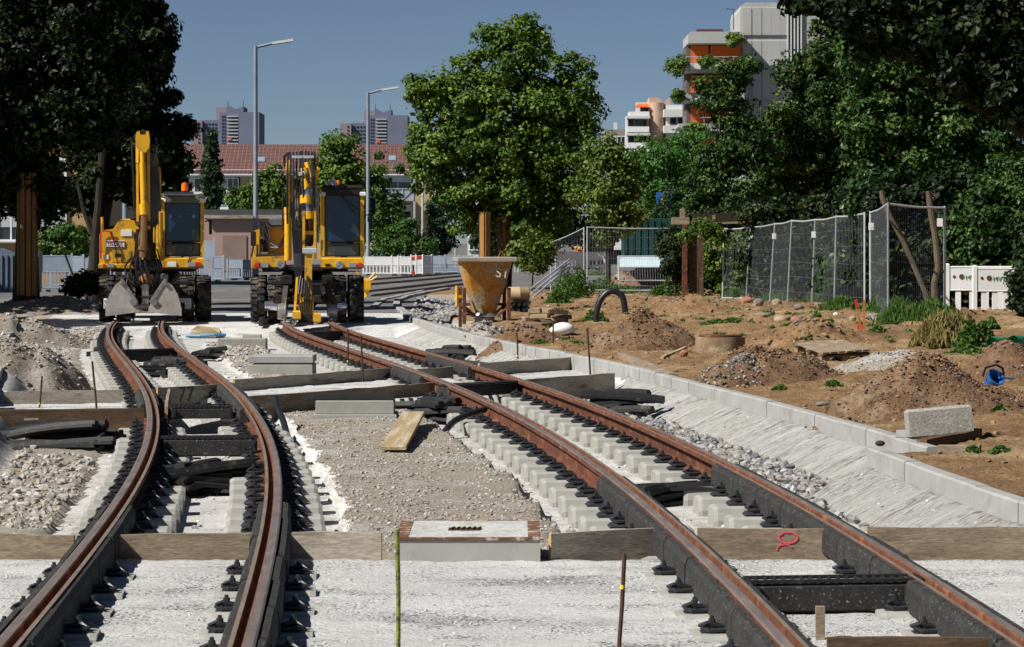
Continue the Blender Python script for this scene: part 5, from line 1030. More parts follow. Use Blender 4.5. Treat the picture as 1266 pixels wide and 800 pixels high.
# yellow track tool behind the right excavator
p = Q(453, 352, 63); o = empty('track_tool', p, 0, 'small yellow tripod track tool on the far rails beside the right excavator', 'track tool')
mb = MB(); mb.box((0, 0, 0), (.22, .3, .3), ch=.04); mb.cyl((0, 0, -.15), (0, 0, -.3), .05); mb.build('tool_body', MT['yellow'], o)
for a, b in (((-.05, 0, .12), (-.25, 0, .32)), ((.05, 0, .12), (.22, 0, .3)), ((.1, 0, .1), (.26, 0, .2))): mb = MB(); mb.tube([a, b], .022, 6); mb.build('handle_bar', MT['yellow'], o)
# far rails of the crossing
for k, (a, b) in enumerate((((455, 352), (575, 341)), ((452, 361), (575, 346)), ((460, 366), (575, 351)), ((456, 346), (575, 337)))):
    p = P(*a, .0); q = P(*b, .0); m_ = (p+q)/2+Vector((0, -1.0, 0)); mb = MB()
    for h_, w_, s_ in ((.16, .06, 0), (.05, .16, -.06)): mb.tube([Vector((0, 0, s_)), m_-p+Vector((0, 0, s_)), q-p+Vector((0, 0, s_))], w_*.7, 4)
    tag(mb.build('rail', MT['rod'], loc=p), nth(k)+' dark rail from the front of the far crossing behind the right excavator' if k < 3 else 'rearmost dark rail of the far crossing in front of the white barriers', 'rail', 'rails of the far crossing')
# ------------------------------------------------------------------ mesh fence panels
def fence_panel(tl, bl, tr, br, label, tags=(), foot=True, nh=6, nv=26, lean=None, grp='mesh construction fence panels'):
    # posts given as (top x, top y), (bottom x, bottom y), with the depth from a 2 m post
    def post(t, b):
        d = 2.0*F/(b[1]-t[1]); return Q(*t, d), Q(*b, d)
    (A1, A0), (B1, B0) = post(tl, bl), post(tr, br)
    o = empty('mesh_fence_panel', A0, 0, label, 'fence panel', grp)
    r = .021; L = (B0-A0).length
    for t, b in ((A1, A0), (B1, B0)): mb = MB(); mb.tube([b-A0-Vector((0, 0, .12)), t-A0+Vector((0, 0, .03))], r, 8); mb.build('fence_post', MT['galv'], o, smooth=40)
    sag = Vector((0, 0, -.035))
    mb = MB(); mb.tube([A1-A0, (A1+B1)/2-A0+sag*.7, B1-A0], r*.9, 8); mb.build('top_tube', MT['galv'], o, smooth=40)
    mb = MB(); mb.tube([Vector((0, 0, .06)), B0-A0+Vector((0, 0, .06))], r*.9, 8); mb.build('bottom_tube', MT['galv'], o, smooth=40)
    mb = MB()
    for k in range(1, nh): f_ = k/nh+.02; a = A0.lerp(A1, f_)-A0; b = B0.lerp(B1, f_)-A0; j = Vector((0, 0, float(RNG.uniform(-.04, .01)))); mb.tube([a, (a+b)/2+j, b], .0042, 3, cap=False)
    for k in range(1, nv): f_ = k/nv; a = A0.lerp(B0, f_)-A0+Vector((0, 0, .06)); b = A1.lerp(B1, f_)-A0; mb.tube([a, b], .0026, 3, cap=False)
    w_ = mb.build('wire_mesh', MT['wire'], o); w_['kind'] = 'stuff'
    for (x, y) in tags:
        d = A0.y; s_ = F/d; c = Q(x, y, d-.03)-A0; mb = MB(); mb.box(c, (.10, .006, .14)); mb.build('panel_tag', MT['white'], o)
    if foot:
        v = (B0-A0).normalized(); mb = MB(); mb.box((0, 0, .0), (.26, .62, .12), (0, 0, math.atan2(v.y, v.x)), ch=.02); mb.build('fence_foot', MT['block'], o)
    return o
MT['wire'] = mat('dull_wire', (.20, .22, .235), (.15, .165, .18), 8, .5, .5, bump=0)
fp = [((895, 283), (893, 371)), ((928, 281), (922, 371)), ((958, 277), (951, 378)), ((979, 273), (973, 379)), ((1008, 272), (1003, 383)), ((1034, 268), (1031, 387)), ((1069, 264), (1069, 392))]
lb = ['leftmost short mesh fence panel beside the timber screen', 'mesh fence panel above the flat pale fence foot', 'mesh fence panel behind the square reddish stone', 'dark mesh fence panel behind the pale yellowish boulder', 'mesh fence panel left of the small weed sapling', 'mesh fence panel just left of the narrow gap']
tg = [((896, 292),), ((930, 292),), ((957, 292),), (), ((1006, 290),), ()]
for i in range(6): fence_panel(*fp[i], *fp[i+1], lb[i], tg[i], foot=i % 2 == 1, nv=20)
fence_panel((1076, 263), (1076, 392), (1098, 252), (1098, 396), 'narrow oblique mesh fence panel right of the gap', ((1077, 280),), False, nv=22)
fence_panel((1098, 252), (1098, 396), (1168, 257), (1168, 399), 'wide mesh fence panel at right with a blue-white tag before two pale trunks', ((1162, 275),), True, 6, 30)
fence_panel((681, 300), (681, 371), (722, 282), (722, 357), 'oblique mesh fence panel left of the yellow-flowered weeds', (), False, nv=22)
fence_panel((726, 281), (726, 361), (836, 282.5), (836, 362), 'long frontal mesh fence panel in front of the dark green container', (), False, 6, 34)
# a clamp joining two panels and a fallen panel lying behind
a = Q(765, 347, 84); o = empty('leaning_fence_panel', a, 0, 'galvanised panel with a pale blue sheet lying against the dirt heap behind the fence', 'fence panel')
s_ = F/84; wd = 69/s_; hh = 30/s_
mb = MB()
for x in (0, wd): mb.tube([(x*.02+x, 0, 0), (x*.98, .5, hh)], .025, 6)
for z in (0, .55, 1): mb.tube([(0, .5*z, hh*z), (wd, .5*z, hh*z)], .025, 6)
mb.build('panel_frame', MT['galv'], o)
mb = MB(); mb.add([(.03, .30, hh*.58), (wd-.03, .30, hh*.58), (wd-.06, .48, hh*.97), (.04, .48, hh*.97)], [(0, 1, 2, 3)]); mb.add([(.03, .31, hh*.58), (wd-.03, .31, hh*.58), (wd-.06, .49, hh*.97), (.04, .49, hh*.97)], [(3, 2, 1, 0)]); mb.build('pale_sheet', mat('pale_blue_sheet', (.50, .62, .66), (.42, .53, .57), 3, .5), o)
mb = MB()
for k in range(22): x = wd*(k+.5)/22; mb.tube([(x, .02, 0), (x, .28, hh*.55)], .006, 3)
w_ = mb.build('wire_mesh', MT['galv'], o); w_['kind'] = 'stuff'
pile(800, 352, .0, 3.2, 2.0, .9, mat('brown_rubble', (.20, .11, .06), (.10, .06, .035), 3, .95, bump=1, bscale=9, world=True, c3=(.3, .24, .17), t3=.6, s3=2), 'brown brush and rubble heap behind the leaning panel', MT['clod'], 300, .12, 'rubble_pile', seed=21)
# ------------------------------------------------------------------ timber screen beside the fence
o = empty('timber_screen', Q(852, 371, 73), 0, 'brown timber screen with a rusty steel post at the left end of the fence', 'timber screen')
B0 = Vector(o.location); s_ = F/73
def L3(x, y, dy=0): return Vector(((x-852)/s_, dy, (371-y)/s_))
mb = MB(); mb.bar(L3(846.5, 372), L3(846.5, 276), .14, .14); mb.build('steel_post', MT['rail_side'], o)
for k in range(3):
    x = 855+k*6.0; mb = MB(); mb.bar(L3(x, 369, .1), L3(x+.2, 287+RNG.uniform(-2, 2), .1), .13, .035); mb.build('timber_plank', MT['timber_dark'], o)
o = empty('timber_rail', Q(830, 272, 72), 0, 'weathered timber beam on a post above the screen, running along the hedge', 'timber beam')
B0 = Vector(o.location); s_ = F/72
def L3(x, y, dy=0): return Vector(((x-830)/s_, dy, (272-y)/s_))
mb = MB(); mb.bar(L3(830, 273), L3(852, 273), .14, .20); mb.build('beam_end', MT['timber'], o); mb = MB(); mb.bar(L3(844, 276, .1), L3(844, 258, .1), .14, .14); mb.build('post_top', MT['timber'], o)
mb = MB(); mb.bar(L3(852, 270, .2), L3(1045, 262, .2), .12, .22); mb.build('long_beam', MT['bark'], o)
mb = MB(); mb.bar(L3(852, 277, .15), L3(1000, 272, .15), .10, .06); mb.build('lower_batten', MT['timber'], o)
mb = MB(); mb.bar(L3(882, 308, -.3), L3(881.5, 266, -.3), .07, .07); mb.build('short_post', MT['timber'], o)
# ------------------------------------------------------------------ barriers
def barrier(loc, rz, label, wd=2.0, hh=1.0, grp='plastic site barriers', m='white', txt=None, slats=9, lean=0, tw=.055, z=None, hatch=False):
    o = empty('site_barrier', loc, rz, label, 'barrier', grp); o.rotation_euler = (lean, 0, rz)
    mm = MT[m]; pt = hh*.96
    for x in (0, wd): mb = MB(); mb.box((x, 0, hh*.52), (.075, .075, hh*1.04), ch=.015); mb.build('barrier_post', mm, o)
    mb = MB(); mb.box((wd/2, 0, hh*.745), (wd-.075, .05, hh*.42), ch=.012); mb.box((wd/2, 0, hh*.97), (wd-.075, .06, .035), ch=.01); mb.box((wd/2, 0, hh*.52), (wd-.075, .06, .04), ch=.01); pn = mb.build('barrier_panel', mm, o)
    mb = MB(); mb.box((wd/2, 0, hh*.07), (wd-.075, .06, .06), ch=.01); mb.build('bottom_bar', mm, o)
    for k in range(slats):
        x = .075+(wd-.15)*(k+.5)/slats; mb = MB(); mb.box((x, 0, hh*.295), (tw, .03, hh*.40), ch=.006); mb.build('slat', mm, o)
    if txt:
        for x in (.36, ): pass
        for x, r_ in ((.13, .028), (.27, .05), (.68, .05)): mb = MB(); mb.lathe([(r_, -.005), (r_, .004), (.0, .004)], (x, -.027, hh*.78), 14, 'y'); mb.build('cap', MT['timber_dark'], pn)
        text(txt, .12, MT['green_print'], pn, (.46, -.032, hh*.76), ext=.003)
    for x in (.25, wd-.25): mb = MB(); mb.box((x, 0, -.01), (.16, .5, .07), ch=.02); mb.build('barrier_foot', MT['rubber'], o)
    return o
p = Q(1171, 391, 49); barrier(p, .0, 'left white plastic barrier lettered in green beside the fence end', 2.0, .96, txt='MVT', slats=7, tw=.10)
p = Q(1205, 391, 48.6); barrier(p, .06, 'right white plastic barrier lettered in green half hidden by dark leaves', 2.0, .92, txt='MVT', slats=9, tw=.10)
o = empty('pallet', Q(1185, 400, 48.2), .1, 'wooden pallet lying under the two white lettered barriers', 'pallet')
for k in range(3):
    mb = MB(); mb.box((.1+k*.42, .3, -.05), (.14, .8, .1)); mb.build('spacer_block', MT['timber'], o)
for s in (0, .6): mb = MB(); mb.box((.5, s, .02), (1.2, .14, .03)); mb.build('slat', MT['timber'], o)
bx = 455; labs = ['leftmost white slatted barrier beside the second lamp post', 'second white slatted barrier in front of the bush', 'third white slatted barrier in front of the balconies', 'fourth pale barrier left of the red and white one']
d_ = 136; s_ = F/d_
for i, (x, w_) in enumerate(((449, 46), (484, 8), (492, 16))): barrier(Q(x, 339.5, d_-i*.4), 0, labs[i], w_/s_, .95, slats=max(3, int(w_/4.5)), grp='white barriers along the far street')
for i, (x, w_, rz) in enumerate(((508, 6, 0), (514, 9, .0), (523, 12, .5))):
    o = barrier(Q(x, 339.5, d_-1.5-i*.5), rz, ['narrow red and white end barrier', 'red and white warning barrier in the middle of the far street', 'white barrier turned at an angle right of the red and white one'][i], w_/s_, 1.0, slats=4, grp='white barriers along the far street')
    if i < 2:
        for z in ((.85, .1) if i == 0 else (.9,)): mb = MB(); mb.box((w_/s_*.5, -.045, z), (w_/s_*.8, .01, .16)); mb.build('red_field', MT['red'], o)
for i in range(3): barrier(Q(534+i*17, 338-.3*i, d_+3), 0, nth(i)+' grey-blue barrier from the left behind the crossing rails', 16/s_, .95, m='bluegrey', slats=6, grp='grey-blue barriers behind the crossing')
for i, (x, y, dd, rz, w_) in enumerate(((62, 359, 84, .9, 1.2), (63, 357, 88, .0, .0), (103, 352, 92, .1, 1.1))):
    if w_: barrier(Q(x+(0 if i else -12), y, dd), rz*.2, ['shaded grey-blue barrier beside the boarded left trunk', '', 'grey-blue barrier beside the yellow hood of the clamshell excavator'][i], w_ if i else 1.0, 1.15, m='bluegrey', slats=7, grp='grey-blue barriers under the left trees')
barrier(Q(63.5, 355.5, 88), 0.02, 'wide grey-blue barrier in the middle under the left trees', 1.08, 1.08, m='bluegrey', slats=6, grp='grey-blue barriers under the left trees')
for i, (x, y, w_, h_, dd) in enumerate(((247, 347, 18, 50, 104), (262, 347, 14, 30, 101), (281, 345, 18, 26, 106), (297, 345, 16, 24, 108), (226, 347, 20, 28, 110))): barrier(Q(x, y, dd), .0, ['tall grey panel just right of the left excavator cab', 'grey-blue barrier right of the tall grey panel', 'grey-blue barrier before the pink garage, left one', 'grey-blue barrier before the pink garage, right one', 'grey-blue barrier showing under the left excavator cab'][i], w_*dd/F, h_*dd/F, m='bluegrey', slats=5, grp='grey-blue barriers between the excavators')
for i, x in enumerate((690, 718)): barrier(Q(x, 332, 96), -.05, ['white barrier left half behind the far oblique fence panel', 'white barrier right half below the yellow vehicle'][i], .88, .62, slats=5, grp='white barriers behind the fence corner')
# grey containers at the left edge
for i, (x, lab) in enumerate(((-8, 'front grey plastic container with sloped lid at the left edge'), (20, 'second grey plastic container with a round green emblem at the left edge'))):
    o = empty('waste_container', Q(x, 362, 72-i*1.2), .05, lab, 'container'); hh = 54/F*72; wd = 26/F*72
    mb = MB(); mb.prism([(0, 0), (wd, 0), (wd+.03, hh*.93), (wd*.75, hh*.93), (wd*.3, hh*1.02), (-.03, hh*.96)], 0, .8); b_ = mb.build('container_body', MT['cont'] if 'cont' in MT else MT.setdefault('cont', mat('grey_container', (.16, .20, .26), (.11, .14, .19), 2, .5)), o)
    for k in range(4): mb = MB(); mb.box((wd*(k+.5)/4, -.02, hh*.46), (.05, .04, hh*.84), ch=.015); mb.build('rib', MT['cont'], o)
    if i == 1: mb = MB(); mb.lathe([(.09, -.004), (.09, .004), (0, .004)], (wd*.62, -.045, hh*.80), 20, 'y'); e_ = mb.build('emblem_disc', MT['white'], o); mb = MB(); mb.lathe([(.07, -.004), (.07, .004), (.04, .004), (.04, -.004)], (wd*.62, -.052, hh*.80), 20, 'y'); mb.build('emblem_ring', MT['green_print'], e_)
# ------------------------------------------------------------------ lamp posts, masts, signs
def lamp(x, yt, yb, d, xa, label, rpx=2.6):
    b = Q(x, yb, d); b.z = -.03; s_ = F/d; zt = H-(yt-HY)/s_; r = rpx/s_
    o = empty('street_lamp', b, 0, label, 'street lamp', 'street lamps'); h = zt-b.z
    mb = MB(); mb.tube([(0, 0, -.3), (0, 0, 1.2), (0, 0, 1.25), (0, 0, h)], [r*1.25, r*1.25, r*1.05, r*.85], 12); mb.build('pole', MT['lamp'], o, smooth=40)
    ax = (xa-x)/s_; mb = MB(); mb.tube([(-r*.5, 0, h-r*.7), (ax*.5, 0, h+ax*.085)], r*.62, 8); mb.build('arm', MT['lamp'], o, smooth=40)
    mb = MB(); v0 = Vector((ax*.45, 0, h+ax*.075)); v1 = Vector((ax, 0, h+ax*.16)); mb.bar(v0, v1, .30, .10); hd = mb.build('lamp_head', mat('lamp_head_grey', (.62, .63, .62), (.55, .56, .55), 3, .4), o)
    mb = MB(); mb.bar(v0.lerp(v1, .1)-Vector((0, 0, .06)), v0.lerp(v1, .85)-Vector((0, 0, .06)), .22, .03); mb.build('lamp_glass', MT['galv'], hd); return o
lamp(316, 57, 350, 108, 363, 'tall grey street lamp between the two excavators', 2.9)
lamp(455, 114, 338, 141, 493, 'street lamp carrying a traffic light right of the hose-covered excavator', 2.4)
d_ = 141; s_ = F/d_; o = empty('traffic_light', Q(459, 262, d_-.3), 0, 'dark traffic light with a side head on the second lamp post', 'traffic light')
mb = MB(); mb.box((.06, 0, .35), (.36, .3, 1.0), ch=.06); mb.build('signal_housing', MT['black'], o)
for k in range(3): mb = MB(); mb.tube([(.06, -.1, .05+.3*k), (.06, -.32, .05+.3*k)], .13, 12, cap=False); mb.build('visor', MT['black'], o)
mb = MB(); mb.box((-.05, 0, -.40), (.30, .3, .36), ch=.06); mb.bar((-.2, 0, -.2), (.1, 0, -.2), .04, .04); mb.build('side_head', MT['black'], o)
for i, (x, yt, yb, r, d_) in enumerate(((155, 120, 352, 3.6, 88), (522.5, 213, 318, 1.4, 200), (535, 203, 320, 1.6, 190), (544, 276, 320, 1.1, 190), (563, 278, 322, 1.1, 180), (641, 276, 330, 1.0, 150), (637, 286, 330, .8, 150))):
    b = Q(x, yb, d_); b.z = -.03; s_ = F/d_; mb = MB(); h = H-(yt-HY)/s_-b.z; mb.tube([(0, 0, -.3), (0, 0, h)], [r/s_*1.1, r/s_], 10); o = mb.build('steel_mast', MT['galv'] if i else MT['lamp'], loc=b, smooth=40)
    tag(o, ['tall grey mast behind the boom of the clamshell excavator', 'slim pale mast in front of the balcony house, left one', 'slim darker mast at the end wall of the balcony house', 'short pale post right of the balcony house', 'short pale post left of the boarded trunk', 'pale mast right of the hopper trees, taller', 'pale mast right of the hopper trees, shorter'][i], 'mast')
o = empty('road_sign', Q(816, 253, 118), 0, 'blue road sign with a yellow triangle in front of the bright green tree', 'road sign'); s_ = F/118
mb = MB(); mb.box((0, 0, .28), (.36, .03, .58)); bp_ = mb.build('sign_board', MT['blue'], o)
mb = MB(); mb.add([(-.10, -.02, .02), (.16, -.02, .02), (.16, -.02, .38)], [(0, 1, 2)]); mb.add([(-.10, -.019, .02), (.16, -.019, .02), (.16, -.019, .38)], [(2, 1, 0)]); mb.build('yellow_triangle', MT['yellow_band'], bp_); mb = MB(); mb.cyl((0, .04, 0), (0, .04, -2.6), .03); mb.build('sign_post', MT['galv'], o)
o = empty('tram_signal', Q(687, 282, 110), 0, 'small white signal on a post behind the fence corner', 'signal'); mb = MB(); mb.cyl((0, 0, -1.7), (0, 0, 0), .035); mb.build('post', MT['galv'], o); mb = MB(); mb.box((0, -.02, .05), (.20, .1, .22), ch=.03); mb.build('white_box', MT['white'], o); mb = MB(); mb.box((.08, -.02, .32), (.12, .05, .22)); mb.build('blue_plate', MT['blue'], o)
# curved lamp and white canopy behind the trees
o = empty('bus_shelter', Q(930, 320, 130), 0, 'white shelter with a rounded roof edge half hidden behind the right trees', 'shelter'); s_ = F/130
def L3(x, y, dy=0): return Vector(((x-930)/s_, dy, (320-y)/s_))
mb = MB(); mb.tube([L3(868, 229), L3(856, 228), L3(846, 232), L3(844, 238), L3(848, 242), L3(862, 243), L3(1000, 243)], .10, 8); mb.build('roof_edge', MT['white'], o, smooth=40)
mb = MB(); mb.box(L3(925, 236, 1.2), (5.5, 3, .3)); mb.build('roof', MT['white'], o)
mb = MB(); mb.prism([(q.x, q.z) for q in (L3(905, 228), L3(925, 214), L3(950, 228))], .5, 2.0); mb.build('gable', mat('pale_blue_grey', (.45, .52, .6), (.38, .45, .52), 3, .5), o)
for x in (855, 918, 934, 1002): mb = MB(); mb.box(L3(x, 280, .3), (.34, .1, 3.3)); mb.build('white_panel', MT['white'], o)
mb = MB(); mb.box(L3(935, 265, 2), (6.0, .1, 3.9)); mb.build('back_wall', mat('pale_wall', (.5, .52, .52), (.42, .44, .44), 2, .8), o)
# green container, digger parts behind the fence
o = empty('dark_container', Q(768, 330, 104), 0, 'dark green site container behind the long fence panel', 'container'); s_ = F/104
mb = MB(); mb.box((1.3, 1.2, 1.0), (2.4, 2.4, 1.9), ch=.02); mb.build('container_body', mat('dark_green_metal', (.012, .06, .05), (.008, .042, .036), 2, .5), o)
for k in range(9): mb = MB(); mb.box((.2+k*.27, -.02, 1.0), (.08, .04, 1.75)); mb.build('rib', bpy.data.materials['dark_green_metal'], o)
o = empty('dark_container', Q(722, 330, 108), 0, 'black container with a white top left of the dark green container', 'container')
mb = MB(); mb.box((.9, 1, .9), (1.7, 2, 1.6), ch=.02); mb.build('container_body', MT['black'], o); mb = MB(); mb.box((1.7, -.1, .95), (.9, .1, .5), ch=.02); mb.build('white_sheet', MT['white'], o)
o = empty('orange_skip', Q(757, 291, 103), 0, 'orange digger bucket above the dark green container', 'bucket'); mb = MB(); mb.prism([(-.30, -.05), (.30, -.05), (.36, .22), (-.28, .25)], 0, .5); mb.build('bucket_shell', mat('orange_paint', (.55, .22, .02), (.4, .15, .015), 4, .5), o); mb = MB(); mb.bar((0, .25, 0), (.0, 1.0, -.6), .15, .15); mb.build('bucket_arm', MT['black'], o)
o = empty('yellow_vehicle', Q(706, 330, 118), 0, 'small yellow roller with a white cab frame behind the white barriers', 'roller'); s_ = F/118
def L3(x, y, dy=0): return Vector(((x-706)/s_, dy, (330-y)/s_))
mb = MB(); mb.box(L3(722, 309, .5), (.95, 1.2, .30), ch=.08); mb.build('bonnet', MT['yellow'], o); mb = MB(); mb.box(L3(717, 311, -.15), (.20, .1, .16), ch=.03); mb.build('red_lamp', MT['red'], o)
mb = MB()
for x in (711.5, 727): mb.bar(L3(x, 312, .2), L3(x, 297, .2), .06, .06)
mb.bar(L3(711, 297, .2), L3(728, 297, .2), .08, .08); mb.bar(L3(711, 297, 1), L3(728, 297, 1), .08, .08); mb.build('cab_frame', MT['white'], o)
mb = MB(); mb.cyl(L3(712, 322, .5), L3(734, 322, .5), .38, n=18); mb.build('drum_roller', MT['steel'], o)
# planks and crates lying under the far fence
for i, (x0, x1, y, m, lab) in enumerate(((728, 742, 353, MT['timber_dark'], 'dark crate piece under the frontal fence panel'), (738, 762, 352, MT['rail_side'], 'brown brick pile behind the frontal fence panel'), (690, 790, 361, MT['galv'], 'long grey tube lying in front of the frontal fence panel'))):
    p0 = P(x0, y+3, .1); p1 = P(x1, y+3, .1); plank(p0, p1, .10+.05*(i < 2), .0, .2 if i < 2 else .06, m, lab, ['crate', 'bricks', 'tube'][i], ['crate_piece', 'brick_pile', 'steel_tube'][i], endm=False)
# ------------------------------------------------------------------ buildings
def wallmat(n, c, k=.85, **kw): return mat(n, c, tuple(v*k for v in c), .35, .9, bump=.1, world=True, **kw)
MT['cream'] = wallmat('cream_render', (.46, .36, .20)); MT['beige'] = wallmat('beige_render', (.40, .32, .21)); MT['wwall'] = wallmat('white_render', (.62, .62, .6)); MT['pinkish'] = wallmat('pinkish_render', (.36, .25, .21))
def tilemat():
    m = bpy.data.materials.new('red_roof_tiles'); m.use_nodes = True; nt = m.node_tree; N = nt.nodes; Lk = nt.links; b = N['Principled BSDF']; b.inputs['Roughness'].default_value = .8
    tc = N.new('ShaderNodeTexCoord'); br = N.new('ShaderNodeTexBrick'); br.offset = 0; br.inputs['Scale'].default_value = 1; br.inputs['Brick Width'].default_value = .42; br.inputs['Row Height'].default_value = .62; br.inputs['Mortar Size'].default_value = .055; br.inputs['Mortar Smooth'].default_value = .8
    br.inputs['Color1'].default_value = (.155, .070, .058, 1); br.inputs['Color2'].default_value = (.125, .058, .050, 1); br.inputs['Mortar'].default_value = (.07, .036, .033, 1); Lk.new(tc.outputs['UV'] if False else tc.outputs['Object'], br.inputs['Vector']); Lk.new(br.outputs[0], b.inputs['Base Color'])
    bp = N.new('ShaderNodeBump'); bp.inputs['Strength'].default_value = .8; bp.inputs['Distance'].default_value = .08; Lk.new(br.outputs['Fac'], bp.inputs['Height']); bp.invert = True; Lk.new(bp.outputs[0], b.inputs['Normal']); return m
MT['tiles'] = tilemat()
def window(par, x, z, w_, h_, y=0, fr=None, shutter=None, frame=True):
    mb = MB(); t = .09
    for xx in (x-w_/2-t/2, x+w_/2+t/2): mb.box((xx, y-.02, z), (t, .14, h_+2*t))
    for zz in (z-h_/2-t/2, z+h_/2+t/2): mb.box((x, y-.02, zz), (w_, .14, t))
    mb.box((x, y-.005, z), (.06, .1, h_)); f = mb.build('window', fr or MT['white'], par)
    mb = MB(); mb.box((x, y+.02, z), (w_, .04, h_)); mb.build('pane', MT['win'], f)
    if shutter: mb = MB(); mb.box((x, y-.01, z+h_/2-h_*shutter/2), (w_-.02, .06, h_*shutter)); mb.build('shutter', MT['galv'], f)
    mb = MB(); mb.box((x, y-.08, z-h_/2-t-.03), (w_+.3, .2, .05)); mb.build('sill', MT['kerb'], f); return f
# long house with the tiled roof
d = 262; s_ = F/d
o = empty('row_house', Vector(((200-CX)/s_, d, -.03)), 0, 'long cream and white house with red tiled roof and grey balconies behind the trees', 'house')
def X_(x): return (x-200)/s_
def Z_(y): return H-(y-HY)/s_+.03
ze, zr = Z_(214), Z_(178); x1 = X_(542)
mb = MB(); mb.box((X_(252), 4.5, ze/2), (X_(290)-X_(200), 9, ze)); mb.build('white_wall', MT['wwall'], o)
mb = MB(); mb.box(((X_(290)+x1)/2+.0, 4.5, ze/2-.01), (x1-X_(290)-.01, 9, ze-.02)); mb.build('cream_wall', MT['cream'], o)
L_ = x1+1.4; rise = zr-ze+.3; run = 4.9; sl_ = math.hypot(rise, run)
for s in (1, -1):
    mb = MB(); nx = int(L_/.21); vs = []
    for k in range(nx+1):
        x = L_*k/nx-.6; zz = .035*math.sin(k*math.pi)+(.05 if k % 2 else 0); vs += [(x, 0, zz), (x, sl_, zz)]
    mb.add(vs, [(2*k, 2*k+2, 2*k+3, 2*k+1) for k in range(nx)]); q = mb.build('roof', MT['tiles'], o, loc=(0, -.5 if s > 0 else 9.5, ze-.25))
    q.rotation_euler = (math.atan2(rise, run)*1.0, 0, 0) if s > 0 else (math.pi-math.atan2(rise, run), 0, 0)
    if s < 0: q.rotation_euler = (math.atan2(rise, -run), 0, 0)
mb = MB(); mb.tube([(-.6, 4.5, zr-.02), (L_-.6, 4.5, zr-.02)], .14, 8); mb.build('ridge_tiles', MT['tiles'], o)
mb = MB(); mb.tube([(-.6, -.6, ze-.22), (L_-.6, -.6, ze-.22)], .10, 8); mb.box((L_/2-.6, -.3, ze-.36), (L_-.2, .6, .08)); mb.build('gutter', MT['galv'], o)
mb = MB(); mb.tube([(-.6, -.15, ze+.32), (L_-.6, -.15, ze+.32)], .05, 6); mb.build('snow_guard', MT['galv'], o)
mb = MB(); mb.add([(0, 0, ze-.2), (0, 9, ze-.2), (0, 4.5, zr-.1)], [(0, 1, 2)]); mb.add([(x1, 0, ze-.2), (x1, 9, ze-.2), (x1, 4.5, zr-.1)], [(0, 2, 1)]); mb.build('gable_wall', MT['cream'], o)
for x in (247, 288, 317, 340, 356, 410, 440): 
    for y in (229, 262, 297): window(o, X_(x), Z_(y), 1.0, 1.3, -.02)
for x, y in ((321, 196), (484, 194.5)):
    fr_ = (214-y)/36*1; mb = MB(); mb.box((0, 0, 0), (.75, .9, .12)); mb.box((0, 0, .07), (.55, .7, .02)); q = mb.build('skylight', mat('skylight_glass', (.22, .30, .36), (.18, .25, .3), 3, .3), o, loc=(X_(x), -.5+run*fr_, ze-.25+rise*fr_+.05)); q.rotation_euler = (math.atan2(rise, run), 0, 0)
for k, x in enumerate((255, 467, 475)): mb = MB(); mb.tube([(X_(x), 3.2, zr-1.2), (X_(x), 3.2, zr-.6)], .09, 8); mb.build('roof_vent', MT['black'], o)
# balconies
for y in (248, 284, 318):
    zf = Z_(y); mb = MB(); mb.box((X_(487), -.9, zf), (X_(513)-X_(462), 1.8, .16)); bl = mb.build('balcony', MT['kerb'], o)
    mb = MB(); mb.box((X_(487), -1.78, zf+.62), (X_(512)-X_(463), .05, .95)); mb.box((X_(462.5), -.9, zf+.62), (.05, 1.7, .95)); mb.build('balcony_panel', mat('grey_balcony', (.34, .36, .42), (.28, .30, .35), 2, .6) if y == 248 else bpy.data.materials['grey_balcony'], bl)
    mb = MB()
    for x in (463, 475, 487, 499, 512): mb.box((X_(x), -1.84, zf+.6), (.06, .06, 1.15))
    mb.box((X_(487), -1.84, zf+1.16), (X_(513)-X_(462), .08, .07)); mb.bar((X_(500), -1.85, zf+.15), (X_(511.5), -1.85, zf+1.1), .05, .06); mb.build('railing', MT['galv'], bl)
for x, y in ((492, 228), (492, 264)): window(o, X_(x), Z_(y), 2.6, 1.5, -.02, shutter=.35)
mb = MB()
for x in (513, 462): mb.box((X_(x), -1.7, ze*.5), (.2, .2, ze-.3))
mb.build('balcony_column', MT['galv'], o)
for y in (227, 262, 297): mb = MB(); mb.box((x1+.02, 4, Z_(y)), (.05, .7, 1.4)); mb.build('side_window', MT['win'], o)
# white and cream house behind the middle tree
d = 285; s_ = F/d; o = empty('corner_house', Vector(((578-CX)/s_, d, -.03)), 0, 'white and yellow house showing behind the boarded trunks', 'house')
def X_(x): return (x-578)/s_
def Z_(y): return H-(y-HY)/s_+.03
h_ = Z_(205); mb = MB(); mb.box((X_(585), 4, h_/2), (X_(592)-X_(578), 8, h_)); mb.build('white_wall', MT['wwall'], o); mb = MB(); mb.box((X_(636), 4.2, h_/2-.05), (X_(680)-X_(592)-.02, 7.8, h_-.1)); mb.build('yellow_wall', MT['cream'], o)
mb = MB(); mb.prism([(X_(574), h_), (X_(684), h_), (X_(676), h_+2.6), (X_(582), h_+2.6)], 0, 8); mb.build('roof', MT['tiles'], o)
for x in (586, 604, 622, 650):
    for y in (230, 268, 300): window(o, X_(x), Z_(y), .9 if x < 590 else 1.1, 1.5, -.02, shutter=.3)
